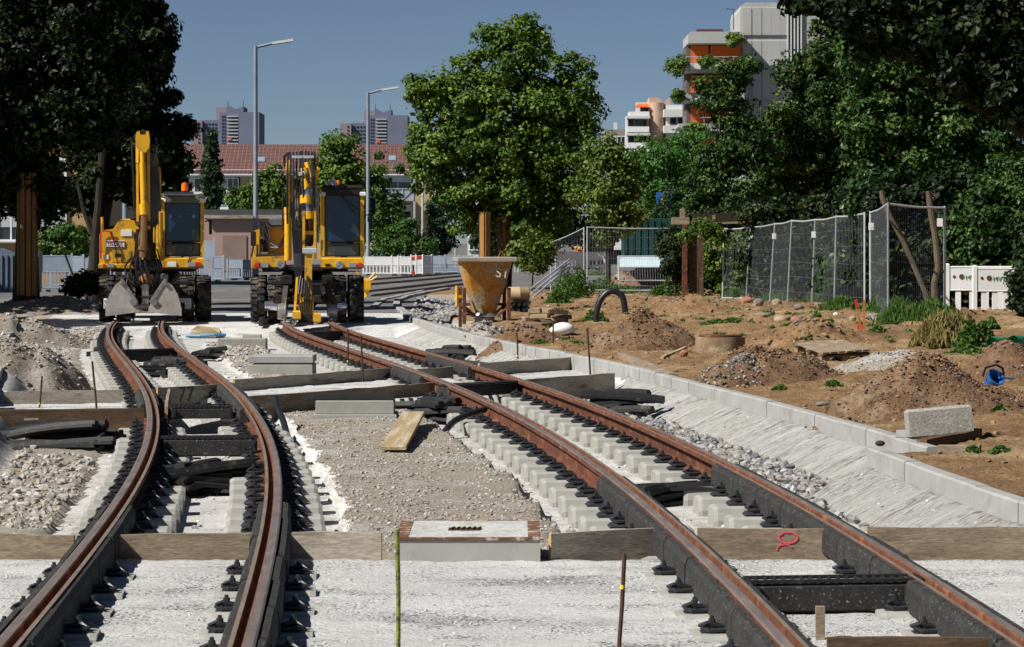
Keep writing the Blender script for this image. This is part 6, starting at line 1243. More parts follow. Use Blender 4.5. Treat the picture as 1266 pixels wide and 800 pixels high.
# pale house under the left trees
d = 104; s_ = F/d; o = empty('left_house', Vector(((-30-CX)/s_, d, -.03)), 0, 'beige house with shuttered windows behind the left trees', 'house')
def X_(x): return (x+30)/s_
def Z_(y): return H-(y-HY)/s_+.03
h_ = Z_(170); mb = MB(); mb.box((X_(40), 4, h_/2), (X_(110)-X_(-30), 8, h_)); mb.build('beige_wall', mat('tan_render', (.42, .28, .14), (.36, .24, .12), .4, .9, world=True), o)
mb = MB(); mb.box((X_(142), 5, h_/2-.1), (X_(172)-X_(110.5), 8, h_-.2)); mb.build('grey_wall', MT['beige'], o)
for x, w_ in ((64, 32), (14, 30), (-15, 20)): window(o, X_(x), Z_(276), w_/s_, 40/s_, -.02, shutter=.62); window(o, X_(x), Z_(215), w_/s_, 34/s_, -.02, shutter=.5)
mb = MB(); mb.prism([(X_(-36), h_), (X_(178), h_), (X_(160), h_+2), (X_(-20), h_+2)], -.4, 8.4); mb.build('roof', MT['tiles'], o)
# flat garage
d = 152; s_ = F/d; o = empty('flat_garage', Vector(((252-CX)/s_, d, -.03)), 0, 'low pinkish flat-roofed garage between the excavators', 'garage')
def X_(x): return (x-252)/s_
def Z_(y): return H-(y-HY)/s_+.03
h_ = Z_(266); mb = MB(); mb.box((X_(310), 3, h_/2), (X_(368)-X_(252), 6, h_)); mb.build('garage_wall', MT['pinkish'], o)
mb = MB(); mb.box((X_(310), 2.9, h_+.16), (X_(370)-X_(250), 6.4, .34)); rf = mb.build('flat_roof', mat('dark_roof_edge', (.07, .07, .075), (.05, .05, .05), 3, .7), o)
mb = MB(); mb.box((X_(310), -.35, h_-.10), (X_(369)-X_(251), .1, .2)); mb.build('fascia', MT['timber_grey'], rf); mb = MB(); mb.box((X_(273), 2, h_+.42), (.5, .5, .16)); mb.build('roof_light', MT['white'], rf)
for x in (290, 330): mb = MB(); mb.box((X_(x), -.03, 1.1), (1.4, .06, 2.1)); mb.build('garage_door', mat('dull_door', (.25, .17, .145), (.2, .14, .12), 1, .7) if x == 290 else bpy.data.materials['dull_door'], o)
# far towers
TW = mat('haze_tinted_facade', (.15, .165, .235), (.125, .14, .20), .08, .9, bump=0, world=True); TL = mat('brown_grey_facade', (.26, .21, .22), (.215, .175, .19), .08, .9, bump=0, world=True)  # blue cast puts haze and shade into the tower facade colour
def tower(x0, y0, sc, d, label):
    s_ = F/d; o = empty('tower_block', Vector(((x0-CX)/s_, d, -.03)), 0, label, 'tower block', 'far tower blocks')
    def X_(x): return (x-236)*sc/s_
    def Z_(y): return H-(y0+(y-130)*sc-HY)/s_
    def bl(xa, xb, yt, ya, yb, m, nm):
        h = Z_(yt); mb = MB(); mb.box(((X_(xa)+X_(xb))/2, (ya+yb)/2, h/2), (X_(xb)-X_(xa), yb-ya, h)); return mb.build(nm, m, o)
    bl(236, 250, 149, 0, 14, TL, 'wing'); bl(250.4, 271, 148, 2, 16, TW, 'wing'); bl(265.5, 281, 132, 5, 22, TL, 'lift_tower'); bl(271.4, 295.6, 139, 0, 18, TW, 'main_block'); bl(296, 321.5, 139, -3, 18, TW, 'main_block')
    h = Z_(139); mb = MB(); mb.prism([(X_(279), h-.5), (X_(300), h-.5), (X_(300), Z_(131)), (X_(290), Z_(134.5)), (X_(281), Z_(129.5)), (X_(279), Z_(131))], 3, 18); mb.build('roof_house', TW, o)
    for k in range(13):
        y = 144+k*4.2; mb = MB(); mb.box((X_(288.2), -.9, Z_(y)), (X_(295)-X_(281.5), 1.8, (Z_(140)-Z_(141.6)))); bc = mb.build('balcony', MT['balc'] if 'balc' in MT else MT.setdefault('balc', mat('pale_balcony', (.40, .40, .42), (.34, .34, .36), .3, .8, world=True)), o)
        for x in (275, 278): mb = MB(); mb.box((X_(x), -.12, Z_(y)), (X_(2)-X_(.4), .2, Z_(140)-Z_(142.2))); mb.build('pane', MT['win'], bc)
    for k in range(9):
        y = 153+k*4.6
        for x in (254, 258, 262, 266): mb = MB(); mb.box((X_(x), 1.9, Z_(y)), (X_(2.2)-X_(0), .2, Z_(140)-Z_(142))); mb.build('window', MT['win'], o)
        for x in (246, ): mb = MB(); mb.box((X_(x), -.1, Z_(y)), (X_(2.2)-X_(0), .2, Z_(140)-Z_(142))); mb.build('window', MT['win'], o)
    mb = MB(); mb.box((X_(284.5), -1.9, Z_(172)), (X_(4.5)-X_(0), .3, Z_(140)-Z_(142.4))); mb.build('awning', MT['orange'], o)
    for x in (279, 298): mb = MB(); mb.tube([(X_(x), 8, Z_(134)), (X_(x), 8, Z_(123))], .12, 4); mb.build('antenna', MT['black'], o)
tower(236, 130, 1.0, 980, 'larger far purple-grey tower block behind the first street lamp')
tower(420.5, 134, .98, 1060, 'far purple-grey tower block behind the second street lamp')
# concrete high-rise at the right
d = 268; s_ = F/d; CR = mat('weathered_facade_concrete', (.40, .40, .385), (.33, .33, .315), .5, .9, bump=.2, world=True, stretch=(1, 1, .25), c3=(.24, .235, .22), t3=.64, s3=.9)
o = empty('concrete_high_rise', Vector(((915-CX)/s_, d, -.03)), 0, 'tall weathered concrete high-rise with ribbed panels at the upper right', 'high-rise')
def X_(x): return (x-915)/s_
def Z_(y): return H-(y-HY)/s_+.03
h_ = Z_(3); mb = MB(); mb.prism([(0, 0), (X_(1065), 0), (X_(1065), h_), (X_(922), h_), (.15, h_-.3), (0, h_-.9)], 0, 12); mb.build('tower_wall', CR, o)
for r_, (yt, yb) in enumerate(((9, 44), (50, 82), (86, 121), (125, 160), (164, 200))):
    for k, x in enumerate((917.5, 930, 942, 953, 964)):
        mb = MB(); mb.box((X_(x+5.7), -.09, (Z_(yt)+Z_(yb))/2), (X_(11.2)-X_(0), .22, Z_(yt)-Z_(yb)), ch=.05); mb.build('facade_panel', CR, o)
    mb = MB(); mb.box((X_(994)-X_(0)+0, -.05, (Z_(yt)+Z_(yb))/2), (X_(14)-X_(0), .14, Z_(yt)-Z_(yb))); mb.build('facade_panel', CR, o)
for k in range(5):
    mb = MB(); mb.box((X_(973.5+k*4.2), -.14, Z_(100)), (.12, .3, Z_(10)-Z_(200))); mb.build('rib', MT['wwall'], o)
mb = MB(); mb.box((X_(981), -.03, Z_(44)), (X_(989)-X_(972), .08, Z_(18)-Z_(75))); mb.build('window_strip', MT['win'], o)
mb = MB(); mb.tube([(X_(910), 3, Z_(34)), (X_(910), 3, Z_(8)), (X_(901), 3, Z_(8))], .05, 4); mb.build('antenna', MT['black'], o)
# balcony wing with orange blinds
o = empty('balcony_wing', Vector(((848-CX)/s_, d-3, -.03)), 0, 'lower concrete wing with orange blinds and planted balconies left of the high-rise', 'apartment wing')
def X_(x): return (x-848)/s_
OB = mat('orange_blind', (.62, .125, .02), (.5, .095, .016), .6, .8, bump=.1, stretch=(6, 1, .2))
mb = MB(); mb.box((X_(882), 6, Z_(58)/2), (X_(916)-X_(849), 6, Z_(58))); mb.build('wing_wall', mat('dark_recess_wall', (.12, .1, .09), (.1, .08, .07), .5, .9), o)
mb = MB(); mb.prism([(X_(848.5), Z_(56)), (X_(916), Z_(56)), (X_(916), Z_(42)), (X_(851), Z_(42)), (X_(848.5), Z_(45))], 0, 8); mb.build('roof_parapet', CR, o)
mb = MB(); mb.box((X_(877), 3, Z_(40)), (X_(893)-X_(861), 2, .5)); mb.build('roof_cabin', mat('maroon_metal', (.11, .045, .045), (.08, .035, .035), 2, .7), o)
for r_, (yt, yb) in enumerate(((57, 78), (94, 115), (132, 152), (170, 190))):
    for k, (xa, xb) in enumerate(((853, 876), (877, 916))):
        mb = MB(); mb.box(((X_(xa)+X_(xb))/2, 2.4, (Z_(yt)+Z_(yb))/2), (X_(xb)-X_(xa)-.1, .15, Z_(yt)-Z_(yb))); mb.build('orange_blind', OB, o)
    mb = MB(); mb.prism([(X_(836), Z_(yb+3)), (X_(916), Z_(yb+3)), (X_(916), Z_(yb+13)), (X_(848), Z_(yb+13)), (X_(836), Z_(yb+7))], -1.0, 6); sl2 = mb.build('balcony_slab', CR, o)
    mb = MB(); mb.box((X_(859), -1.1, Z_(yb+8)), (.55, .3, .5)); mb.build('slab_bracket', MT['wwall'], sl2)
    mb = MB()
    for k in range(7): mb.box((X_(843+k*12), -.9, Z_(yb-.5)), (.05, .05, .8))
    mb.box((X_(879), -.9, Z_(yb-4.5)), (X_(916)-X_(842), .06, .06)); mb.build('balcony_railing', MT['galv'], sl2)
# white balcony house with an orange awning
d = 312; s_ = F/d; o = empty('white_apartments', Vector(((775-CX)/s_, d, -.03)), 0, 'white apartment house with round pink stair tower and an orange awning', 'apartment house')
def X_(x): return (x-775)/s_
PK = mat('pink_tower_render', (.50, .34, .26), (.44, .30, .23), .4, .9, world=True)
mb = MB(); mb.box((X_(790), 5, Z_(145)/2), (X_(804)-X_(777), 7, Z_(145))); mb.build('apartment_wall', MT['beige'], o)
for yt, yb in ((144, 165), (165, 185), (185, 205)):
    mb = MB(); mb.box((X_(789), 1.4, Z_(yt+1)), (X_(804)-X_(774.5), 3.2, .3)); sb = mb.build('balcony', MT['wwall'], o)
    mb = MB(); mb.box((X_(789), -.1, Z_(yb-5)), (X_(802)-X_(775), .2, (Z_(140)-Z_(147)))); mb.build('balcony_front', MT['white'], sb)
    for x in (781, 790, 797): mb = MB(); mb.box((X_(x), 1.45, Z_(yb-12)), (.6, .08, 1.0)); mb.build('balcony_window', MT['win'], sb)
    mb = MB(); mb.box((X_(775.4), 1.2, Z_((yt+yb)/2)), (.2, 2.6, Z_(yt)-Z_(yb))); mb.build('side_wall', MT['wwall'], sb)
mb = MB(); mb.box((X_(791), 3, Z_(142)), (X_(804)-X_(779), 4, .9)); mb.build('roof_terrace', MT['wwall'], o)
mb = MB(); mb.add([(X_(785), 1, Z_(132)), (X_(804), 1, Z_(132)), (X_(804), 4, Z_(126)), (X_(790), 4, Z_(126))], [(0, 1, 2, 3)]); mb.add([(X_(785), 1.05, Z_(132.4)), (X_(804), 1.05, Z_(132.4)), (X_(804), 4, Z_(126.4)), (X_(790), 4, Z_(126.4))], [(3, 2, 1, 0)]); mb.build('awning', MT['orange'], o)
mb = MB(); mb.box((X_(796), 4.4, Z_(134)), (X_(804)-X_(788), .5, 1.9)); mb.build('penthouse_wall', MT['wwall'], o); mb = MB(); mb.box((X_(799), 4.1, Z_(135)), (1.1, .1, 1.0)); mb.build('penthouse_window', MT['win'], o)
mb = MB(); mb.cyl((X_(813), 2.0, 0), (X_(813), 2.0, Z_(126)), X_(821)-X_(812), n=24); mb.build('stair_tower', PK, o, smooth=40)
mb = MB(); mb.prism([(X_(804), 0), (X_(830), 0), (X_(830), Z_(118)), (X_(822), Z_(126)), (X_(816), Z_(119.5)), (X_(804), Z_(119.5))], 2.2, 7); mb.build('stair_block', PK, o)
mb = MB(); mb.box((X_(842), 4, Z_(140)/2), (X_(866)-X_(830), 5, Z_(118))); mb.build('right_wall', MT['wwall'], o)
for y in (140, 160): mb = MB(); mb.box((X_(840), .6, Z_(y)), (X_(866)-X_(827), 2.2, .9)); bb = mb.build('balcony', MT['wwall'], o)
for x in (833, 843, 851): mb = MB(); mb.box((X_(x), 1.4, Z_(147)), (.7, .1, 1.1)); mb.build('balcony_window', MT['win'], o)
d = 335; s_ = F/d; o = empty('grey_house', Vector(((748-CX)/s_, d, -.03)), 0, 'plain grey-brown block with a small white chimney left of the white apartments', 'house')
def X_(x): return (x-748)/s_
mb = MB(); mb.box((X_(764), 4, Z_(160)/2), (X_(780)-X_(748), 8, Z_(160))); mb.build('grey_wall', wallmat('grey_brown_render', (.27, .24, .22)), o); mb = MB(); mb.box((X_(762), 3, Z_(156)), (.45, .45, 1.2)); mb.build('chimney', MT['wwall'], o)
for k in range(3):
    for x in (756, 768): window(o, X_(x), Z_(175+k*26), .9, 1.2, -.02)
# ------------------------------------------------------------------ trees and plants
LC = {'dark': [(.006, .014, .005), (.011, .024, .008), (.022, .044, .011), (.060, .090, .020)],  # low tones carry crown shade, the last one stands for lit leaves
      'shade': [(.003, .008, .003), (.006, .014, .004), (.012, .026, .006), (.055, .08, .016)],  # near-black tones put the crowns' shadow into the leaf colour
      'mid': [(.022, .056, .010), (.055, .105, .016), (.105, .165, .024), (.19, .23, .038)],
      'bright': [(.028, .085, .014), (.05, .135, .02), (.075, .17, .028)],
      'blue': [(.009, .024, .007), (.020, .050, .012), (.050, .100, .022), (.12, .17, .04)],  # dark base carries shade, bright last tone stands in for sunlit leaves
      'lime': [(.05, .085, .018), (.10, .15, .028), (.17, .20, .045)],
      'yellowish': [(.010, .025, .007), (.022, .05, .012), (.05, .09, .018), (.15, .16, .03)],
      'conifer': [(.014, .034, .016), (.025, .055, .022), (.04, .075, .03)],
      'weed': [(.03, .075, .015), (.06, .12, .025), (.10, .16, .03)],
      'straw': [(.28, .20, .08), (.20, .16, .055), (.10, .12, .03), (.36, .27, .12)],
      'copper': [(.014, .018, .010), (.026, .026, .014), (.018, .032, .012), (.032, .015, .014)]}
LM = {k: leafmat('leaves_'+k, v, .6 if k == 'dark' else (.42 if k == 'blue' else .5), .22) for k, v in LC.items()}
def leaf_quads(pos, nrm, size, rnd, blade=False):
    n = len(pos); nrm = nrm/np.linalg.norm(nrm, axis=1, keepdims=True)
    t = RNG.normal(size=(n, 3)); t[:, 2] += 2.6 if blade else -.35; t -= nrm*np.sum(t*nrm, 1, keepdims=True); t /= np.linalg.norm(t, axis=1, keepdims=True); b = np.cross(nrm, t)
    L = (size*RNG.uniform(.7, 1.35, n))[:, None]; W_ = L*(RNG.uniform(.10, .2, n) if blade else RNG.uniform(.55, .8, n))[:, None]
    V = np.stack([pos-t*L*.5, pos+b*W_*.5+nrm*L*.10-t*L*.05, pos+t*L*.5, pos-b*W_*.5+nrm*L*.10-t*L*.05], 1).reshape(-1, 3)
    Fq = np.arange(4*n).reshape(-1, 4); return V, Fq
def leaf_obj(name, pos, nrm, size, rnd, m, parent=None, origin=None, blade=False):
    V, Fq = leaf_quads(pos, nrm, size, rnd, blade)
    if origin is not None: V = V-np.array(origin)[None]
    me = npmesh(name, V, Fq); at = me.attributes.new('rnd', 'FLOAT', 'FACE'); at.data.foreach_set('value', rnd.astype(np.float32)); me.shade_flat() if hasattr(me, 'shade_flat') else None
    me.materials.append(m); o = bpy.data.objects.new(name, me); COL.objects.link(o)
    if parent is not None: o.parent = parent
    return o
def blob_leaves(blobs, n, clump, fill=.55, up=.5, dens=1.0):
    """blobs: list of (centre, (rx,ry,rz)); leaves sit in clumps that fill the outer shell of each ellipsoid"""
    vol = np.array([r[0]*r[2] for c, r in blobs]); share = vol/vol.sum(); P_, N_, R_ = [], [], []
    for (c, r), sh in zip(blobs, share):
        nl = int(n*sh)
        if nl < 8: continue
        c = np.array(c); r = np.array(r, float); rc = clump; nc = max(8, int(5.5*(r.mean()/rc)**2*dens)); nc = min(nc, max(8, nl//14)); per = max(4, int(nl*.86)//nc)
        dr = RNG.normal(size=(nc, 3)); dr /= np.linalg.norm(dr, axis=1, keepdims=True); rad = fill+(1.06-fill)*RNG.random(nc)**.6
        rad *= 1+.16*np.sin(dr[:, 0]*5+c[0])*np.sin(dr[:, 2]*6+c[2])
        cc = c+dr*r*rad[:, None]
        crn = RNG.random(nc); d2 = RNG.normal(size=(nc, per, 3)); d2 /= np.linalg.norm(d2, axis=2, keepdims=True)
        d2 *= (RNG.random((nc, per, 1))**.45); sz = rc*(.6+.8*RNG.random(nc))[:, None, None]
        pos = cc[:, None]+d2*sz*np.array([1, 1, .72]); nr = d2*.9+dr[:, None]*.5+np.array([0, 0, up])+RNG.normal(size=d2.shape)*.55
        P_.append(pos.reshape(-1, 3)); N_.append(nr.reshape(-1, 3)); R_.append(np.clip(.55*np.repeat(crn, per)+.45*RNG.random(nc*per), 0, 1))
        ns = max(2, int(nl*.14)); q = RNG.normal(size=(ns, 3)); q /= np.linalg.norm(q, axis=1, keepdims=True); q *= RNG.random((ns, 1))**.4*1.12
        P_.append(c+q*r); N_.append(q*.6+RNG.normal(size=(ns, 3))*.6+np.array([0, 0, up])); R_.append(RNG.random(ns))
    return np.concatenate(P_), np.concatenate(N_), np.concatenate(R_)
def pxblobs(lst, d, k=.85):
    out = []
    for q in lst:
        cx, cy, rx, ry = q[:4]; dd = d+(q[4] if len(q) > 4 else 0); s_ = F/dd; out.append((tuple(Q(cx, cy, dd)), (rx/s_, k*(rx+ry)/2/s_, ry/s_)))
    return out
def tree(name, label, bx, d, lst, n, leaf, m, r=.16, clump=.36, barkm='bark', stems=1, grp=None, lean=0.0, fill=.5, limbs=True, zb=-.05, cat='tree', k=.85, top=None, dens=1.0):
    s_ = F/d; base = Vector(((bx-CX)/s_, d, zb)); o = empty(name, base, 0, label, cat, grp); bl = pxblobs(lst, d, k)
    pos, nr, rn = blob_leaves(bl, n, clump, fill, dens=dens)
    leaf_obj('crown', pos, nr, np.full(len(pos), leaf), rn, LM[m], o, base)
    mb = MB(); cm = Vector(np.mean([c for c, _ in bl], 0)); zt = max(c[2] for c, _ in bl)-base.z
    if top is None: top = Vector((cm.x-base.x+lean, cm.y-base.y, zt*.75))
    for s in range(stems):
        j = Vector((.0 if stems == 1 else (s-(stems-1)/2)*.35, RNG.uniform(-.1, .1), 0)); pts = [j*.3+Vector((0, 0, -.3)), j+Vector((top.x*.08, top.y*.1, top.z*.25)), j*1.4+Vector((top.x*.4, top.y*.4, top.z*.6)), Vector(top)+j*1.5]
        mb.tube(pts, [r*1.35, r, r*.75, r*.28], 9)
    if limbs:
        for c, rr in bl:
            c = Vector(c)-base
            for q in range(2):
                e = c+Vector([float(RNG.uniform(-.6, .6))*rr[i] for i in range(3)]); f_ = float(RNG.uniform(.3, .75)); st = Vector((top.x*f_*.6, top.y*f_*.6, top.z*f_)); md = st.lerp(e, .5)+Vector((0, 0, -.05*(e-st).length)); mb.tube([st, md, e], [r*.42, r*.28, r*.08], 6)
    mb.build('trunk', MT[barkm], o, smooth=40); return o
def guard(x0, x1, yt, yb, d, label, n=6):
    s_ = F/d; c = Q((x0+x1)/2, yb, d); R_ = (x1-x0)/2/s_; h = (yb-yt)/s_; o = empty('trunk_guard', c, 0, label, 'trunk boards', 'boards tied round tree trunks')
    for k in range(n*2-2):
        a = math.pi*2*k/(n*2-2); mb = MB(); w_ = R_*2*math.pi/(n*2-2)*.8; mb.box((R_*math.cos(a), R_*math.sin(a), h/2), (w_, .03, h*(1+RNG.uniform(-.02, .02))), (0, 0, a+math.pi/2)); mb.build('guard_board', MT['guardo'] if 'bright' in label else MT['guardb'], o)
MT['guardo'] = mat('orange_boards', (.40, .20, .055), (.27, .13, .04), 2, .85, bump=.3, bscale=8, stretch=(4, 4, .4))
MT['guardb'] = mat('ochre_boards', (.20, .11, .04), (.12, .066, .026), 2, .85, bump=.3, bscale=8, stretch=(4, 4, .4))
# left trees
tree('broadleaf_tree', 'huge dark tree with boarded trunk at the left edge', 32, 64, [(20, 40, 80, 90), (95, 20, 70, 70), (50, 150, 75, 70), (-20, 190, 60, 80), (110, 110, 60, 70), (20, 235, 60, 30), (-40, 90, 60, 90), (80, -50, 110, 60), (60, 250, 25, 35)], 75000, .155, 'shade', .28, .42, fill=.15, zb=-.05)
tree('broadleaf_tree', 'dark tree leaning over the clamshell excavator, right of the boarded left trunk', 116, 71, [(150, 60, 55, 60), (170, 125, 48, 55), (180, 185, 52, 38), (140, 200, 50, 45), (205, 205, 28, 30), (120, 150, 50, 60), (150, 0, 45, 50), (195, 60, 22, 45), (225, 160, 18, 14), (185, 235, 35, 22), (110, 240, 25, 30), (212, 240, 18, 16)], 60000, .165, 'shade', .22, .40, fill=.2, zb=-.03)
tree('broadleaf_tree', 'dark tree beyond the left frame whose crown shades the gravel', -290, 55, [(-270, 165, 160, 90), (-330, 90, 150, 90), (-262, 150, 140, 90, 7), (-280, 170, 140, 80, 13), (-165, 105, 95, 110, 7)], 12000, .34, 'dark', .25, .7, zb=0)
s_ = F/70; o = empty('branching_trunk', Q(116, 350, 70), 0, 'forked dark trunk bare below the left crown', 'tree trunk'); mb = MB()
for pts, r in (([(116, 356), (118, 300), (122, 250), (126, 200), (128, 150)], .15), ([(118, 300), (104, 262), (96, 225)], .07), ([(90, 340), (75, 300)], .03)): mb.tube([Vector(((x-116)/s_, 0, (350-y)/s_)) for x, y in pts], [r, r*.9] + [r*.7]*(len(pts)-2), 8)
mb.build('trunk', MT['bark'], o, smooth=40)
guard(22, 45, 214, 365, 63.5, 'tall ochre boards round the big trunk at the left edge', 6)
guard(125, 135, 250, 360, 74, 'narrow board casing left of the clamshell excavator boom', 4)
# middle trees
tree('linden_tree', 'large sunlit linden with boarded trunk behind the orange hopper', 600, 96, [(632, 75, 48, 50), (580, 120, 55, 48), (690, 120, 48, 55), (560, 180, 55, 45), (635, 165, 70, 70), (705, 190, 44, 60), (540, 210, 38, 34), (590, 235, 50, 40), (660, 245, 60, 45), (525, 120, 24, 30), (720, 140, 26, 36), (645, 38, 22, 18), (552, 105, 18, 14), (572, 272, 16, 18), (668, 290, 26, 25), (520, 180, 20, 22)], 62000, .165, 'mid', .15, .40, fill=.35, dens=.75)
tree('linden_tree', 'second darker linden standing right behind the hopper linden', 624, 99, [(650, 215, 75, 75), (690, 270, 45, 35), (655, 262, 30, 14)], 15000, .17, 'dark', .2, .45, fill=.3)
guard(593, 606, 262, 330, 95, 'bright orange boards round the left hopper tree trunk', 4)
guard(615, 632, 264, 330, 96, 'dark brown boards round the right hopper tree trunk', 5)
tree('young_tree', 'small lime-green tree right of the linden', 752, 89, [(752, 215, 34, 40), (748, 185, 20, 20), (740, 250, 32, 28), (770, 262, 26, 26), (757, 280, 22, 18), (772, 230, 18, 24)], 11000, .14, 'lime', .08, .34, fill=.3)
tree('bushy_tree', 'bright green feathery tree below the white apartments', 830, 128, [(825, 200, 48, 36), (860, 195, 40, 38), (800, 235, 40, 40), (850, 240, 45, 42), (790, 205, 22, 22), (820, 275, 40, 25)], 22000, .15, 'bright', .15, .42, fill=.25)
tree('dark_conifer', 'dark pointed shrub right of the blue road sign', 826, 112, [(826, 262, 18, 20), (822, 280, 26, 18), (832, 246, 12, 16), (835, 300, 30, 20)], 6000, .13, 'conifer', .1, .3)
tree('broadleaf_tree', 'green tree behind the hoses of the right excavator', 425, 172, [(425, 190, 28, 24), (410, 215, 38, 28), (440, 225, 44, 36), (465, 260, 32, 26), (420, 250, 36, 34), (450, 285, 26, 26), (395, 240, 24, 20)], 20000, .26, 'mid', .2, .6, fill=.25)
tree('broadleaf_tree', 'round green tree between the garage and the right excavator', 335, 168, [(340, 225, 28, 18), (325, 240, 30, 20), (350, 245, 26, 22), (300, 248, 22, 16)], 8000, .26, 'mid', .14, .5, fill=.25)
tree('shrub', 'sunlit bush under the grey balconies', 492, 160, [(495, 292, 20, 16), (478, 305, 24, 16), (515, 305, 24, 14), (505, 280, 10, 10)], 7000, .19, 'weed', .05, .4, cat='bush', limbs=False)
tree('shrub', 'dark bush under the middle tree beside the street masts', 552, 175, [(548, 262, 16, 30), (556, 240, 14, 24), (545, 295, 16, 18)], 5000, .24, 'conifer', .06, .5, limbs=False, cat='bush')
tree('shrub', 'dark bush in front of the white and yellow house', 603, 190, [(600, 295, 18, 24), (612, 300, 14, 18)], 3000, .24, 'conifer', .06, .5, limbs=False, cat='bush')
tree('shrub', 'sunlit bush right of the orange hopper', 658, 84, [(662, 306, 22, 18), (650, 318, 18, 14), (668, 325, 14, 12)], 3600, .13, 'lime', .03, .26, limbs=False, cat='bush')
tree('shrub', 'sunlit bush behind the boarded left trunk', 85, 90, [(78, 295, 30, 20), (60, 305, 20, 14), (98, 300, 18, 18)], 6500, .13, 'weed', .04, .3, limbs=False, cat='bush')
tree('shrub', 'dark low grass clump beside the left excavator wheels', 108, 66, [(108, 350, 24, 10), (95, 354, 16, 7), (124, 352, 12, 9)], 3500, .13, 'dark', .02, .2, limbs=False, cat='bush')
# spruce
def spruce(x, d, yt, yb, wpx, label):
    s_ = F/d; base = Vector(((x-CX)/s_, d, -.03)); o = empty('spruce', base, 0, label, 'tree'); ht = H-(yt-HY)/s_-base.z; hb = H-(yb-HY)/s_; P_, N_ = [], []; mb = MB(); mb.tube([(0, 0, 0), (0, 0, ht)], [.22, .03], 8)
    for k in range(26):
        t = k/25; z = hb+(ht-hb)*t; R_ = wpx/s_*(1-t)**.8*(.75+.5*RNG.random())+.1
        for b_ in range(8):
            a = RNG.uniform(0, 6.28); L = R_*RNG.uniform(.6, 1.1); e = Vector((math.cos(a)*L, math.sin(a)*L, -.28*L)); n = 34; tt = RNG.random(n)**.8
            p = np.outer(tt, np.array(e))+np.array([0, 0, z])+RNG.normal(0, .13, (n, 3))*np.array([1, 1, .8]); p[:, 2] -= np.abs(RNG.normal(0, .25, n))*tt; P_.append(p); N_.append(RNG.normal(size=(n, 3))+np.array([math.cos(a), math.sin(a), .4])); mb.tube([(0, 0, z), tuple(e+Vector((0, 0, z)))], .025, 4)
    p = np.concatenate(P_); leaf_obj('crown', p, np.concatenate(N_), np.full(len(p), .26), RNG.random(len(p)), LM['conifer'], o); mb.build('trunk', MT['bark'], o)
spruce(262, 178, 163, 300, 32, 'dark drooping spruce in front of the red tiled roof')
# right-hand trees
tree('ivy_tree', 'slim loose-leaved tree before the orange blinds', 893, 84, [(905, 95, 26, 22), (895, 130, 32, 24), (925, 80, 16, 14), (915, 165, 34, 30), (890, 195, 36, 24), (880, 225, 36, 24), (905, 250, 40, 22), (870, 105, 16, 8), (940, 190, 26, 40), (860, 258, 20, 14), (930, 240, 30, 30)], 19000, .13, 'blue', .07, .30, fill=.2, zb=.1, stems=2)
tree('ivy_tree', 'dense ivy-clad tree covering the high-rise base', 990, 86, [(985, 95, 34, 32), (1015, 75, 30, 30), (975, 150, 32, 34), (1020, 140, 42, 50), (1000, 200, 48, 42), (960, 215, 30, 34), (1050, 190, 44, 50), (1005, 245, 50, 26), (1040, 60, 26, 26), (1060, 120, 40, 60), (1040, 45, 40, 40), (1080, 60, 40, 50), (1070, 230, 50, 40)], 60000, .135, 'yellowish', .12, .34, fill=.15, zb=.0)
tree('ash_tree', 'ash-like tree with long leaflets behind the wide fence panel', 1130, 56, [(1080, 70, 50, 45), (1150, 90, 60, 50), (1230, 90, 60, 60), (1080, 150, 45, 50), (1250, 240, 50, 50), (1110, 260, 50, 30), (1200, 270, 50, 30), (1110, 120, 50, 50), (1170, 150, 55, 60), (1130, 190, 60, 45), (1200, 210, 55, 45), (1230, 150, 50, 60), (1090, 225, 40, 30), (1150, 235, 60, 26)], 80000, .115, 'blue', .10, .30, fill=.1, zb=.3, stems=2)
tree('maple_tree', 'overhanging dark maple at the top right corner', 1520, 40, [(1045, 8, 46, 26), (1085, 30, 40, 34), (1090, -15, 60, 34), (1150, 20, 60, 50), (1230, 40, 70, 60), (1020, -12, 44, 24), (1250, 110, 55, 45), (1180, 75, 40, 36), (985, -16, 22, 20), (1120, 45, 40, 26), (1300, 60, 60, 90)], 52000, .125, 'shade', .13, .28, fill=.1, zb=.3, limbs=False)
tree('leafy_shrub', 'broad dark green shrub behind the white barriers', 1235, 50, [(1215, 270, 40, 45), (1250, 250, 40, 60), (1190, 300, 26, 30), (1262, 330, 26, 50), (1220, 330, 40, 22)], 22000, .10, 'blue', .06, .25, fill=.2, zb=.3)
tree('leafy_shrub', 'dark foreground shrub hanging over the right lettered barrier', 1275, 43, [(1272, 345, 18, 38), (1282, 300, 28, 44), (1264, 375, 12, 18), (1258, 352, 9, 14)], 7000, .085, 'dark', .04, .16, fill=.15, zb=.3, limbs=False, cat='bush')
HB = [(1310, 300, 60, 80), (1400, 290, 60, 90), (1490, 300, 60, 80), (1065, 345, 40, 44), (1120, 345, 46, 44), (1165, 350, 40, 40), (1015, 345, 40, 36), (970, 345, 40, 34), (1225, 280, 44, 60), (1240, 340, 40, 50), (1190, 250, 50, 50), (880, 330, 36, 40), (925, 320, 40, 40), (970, 318, 44, 44), (1015, 315, 44, 46), (1060, 310, 44, 48), (1100, 315, 44, 50), (1150, 310, 46, 56), (1195, 330, 40, 44), (900, 275, 40, 24), (960, 270, 44, 24), (1030, 262, 44, 24), (1090, 255, 40, 28), (1150, 250, 44, 26)]
tree('hedge', 'dense dark hedge behind the row of mesh fence panels', 1000, 80, [(x, y, rx, ry, -1 if x < 940 else (-10 if x < 990 else (-17 if x < 1050 else (-23 if x < 1090 else -29)))) for x, y, rx, ry in HB], 125000, .13, 'shade', .1, .36, fill=.0, zb=.0, limbs=False, cat='hedge')
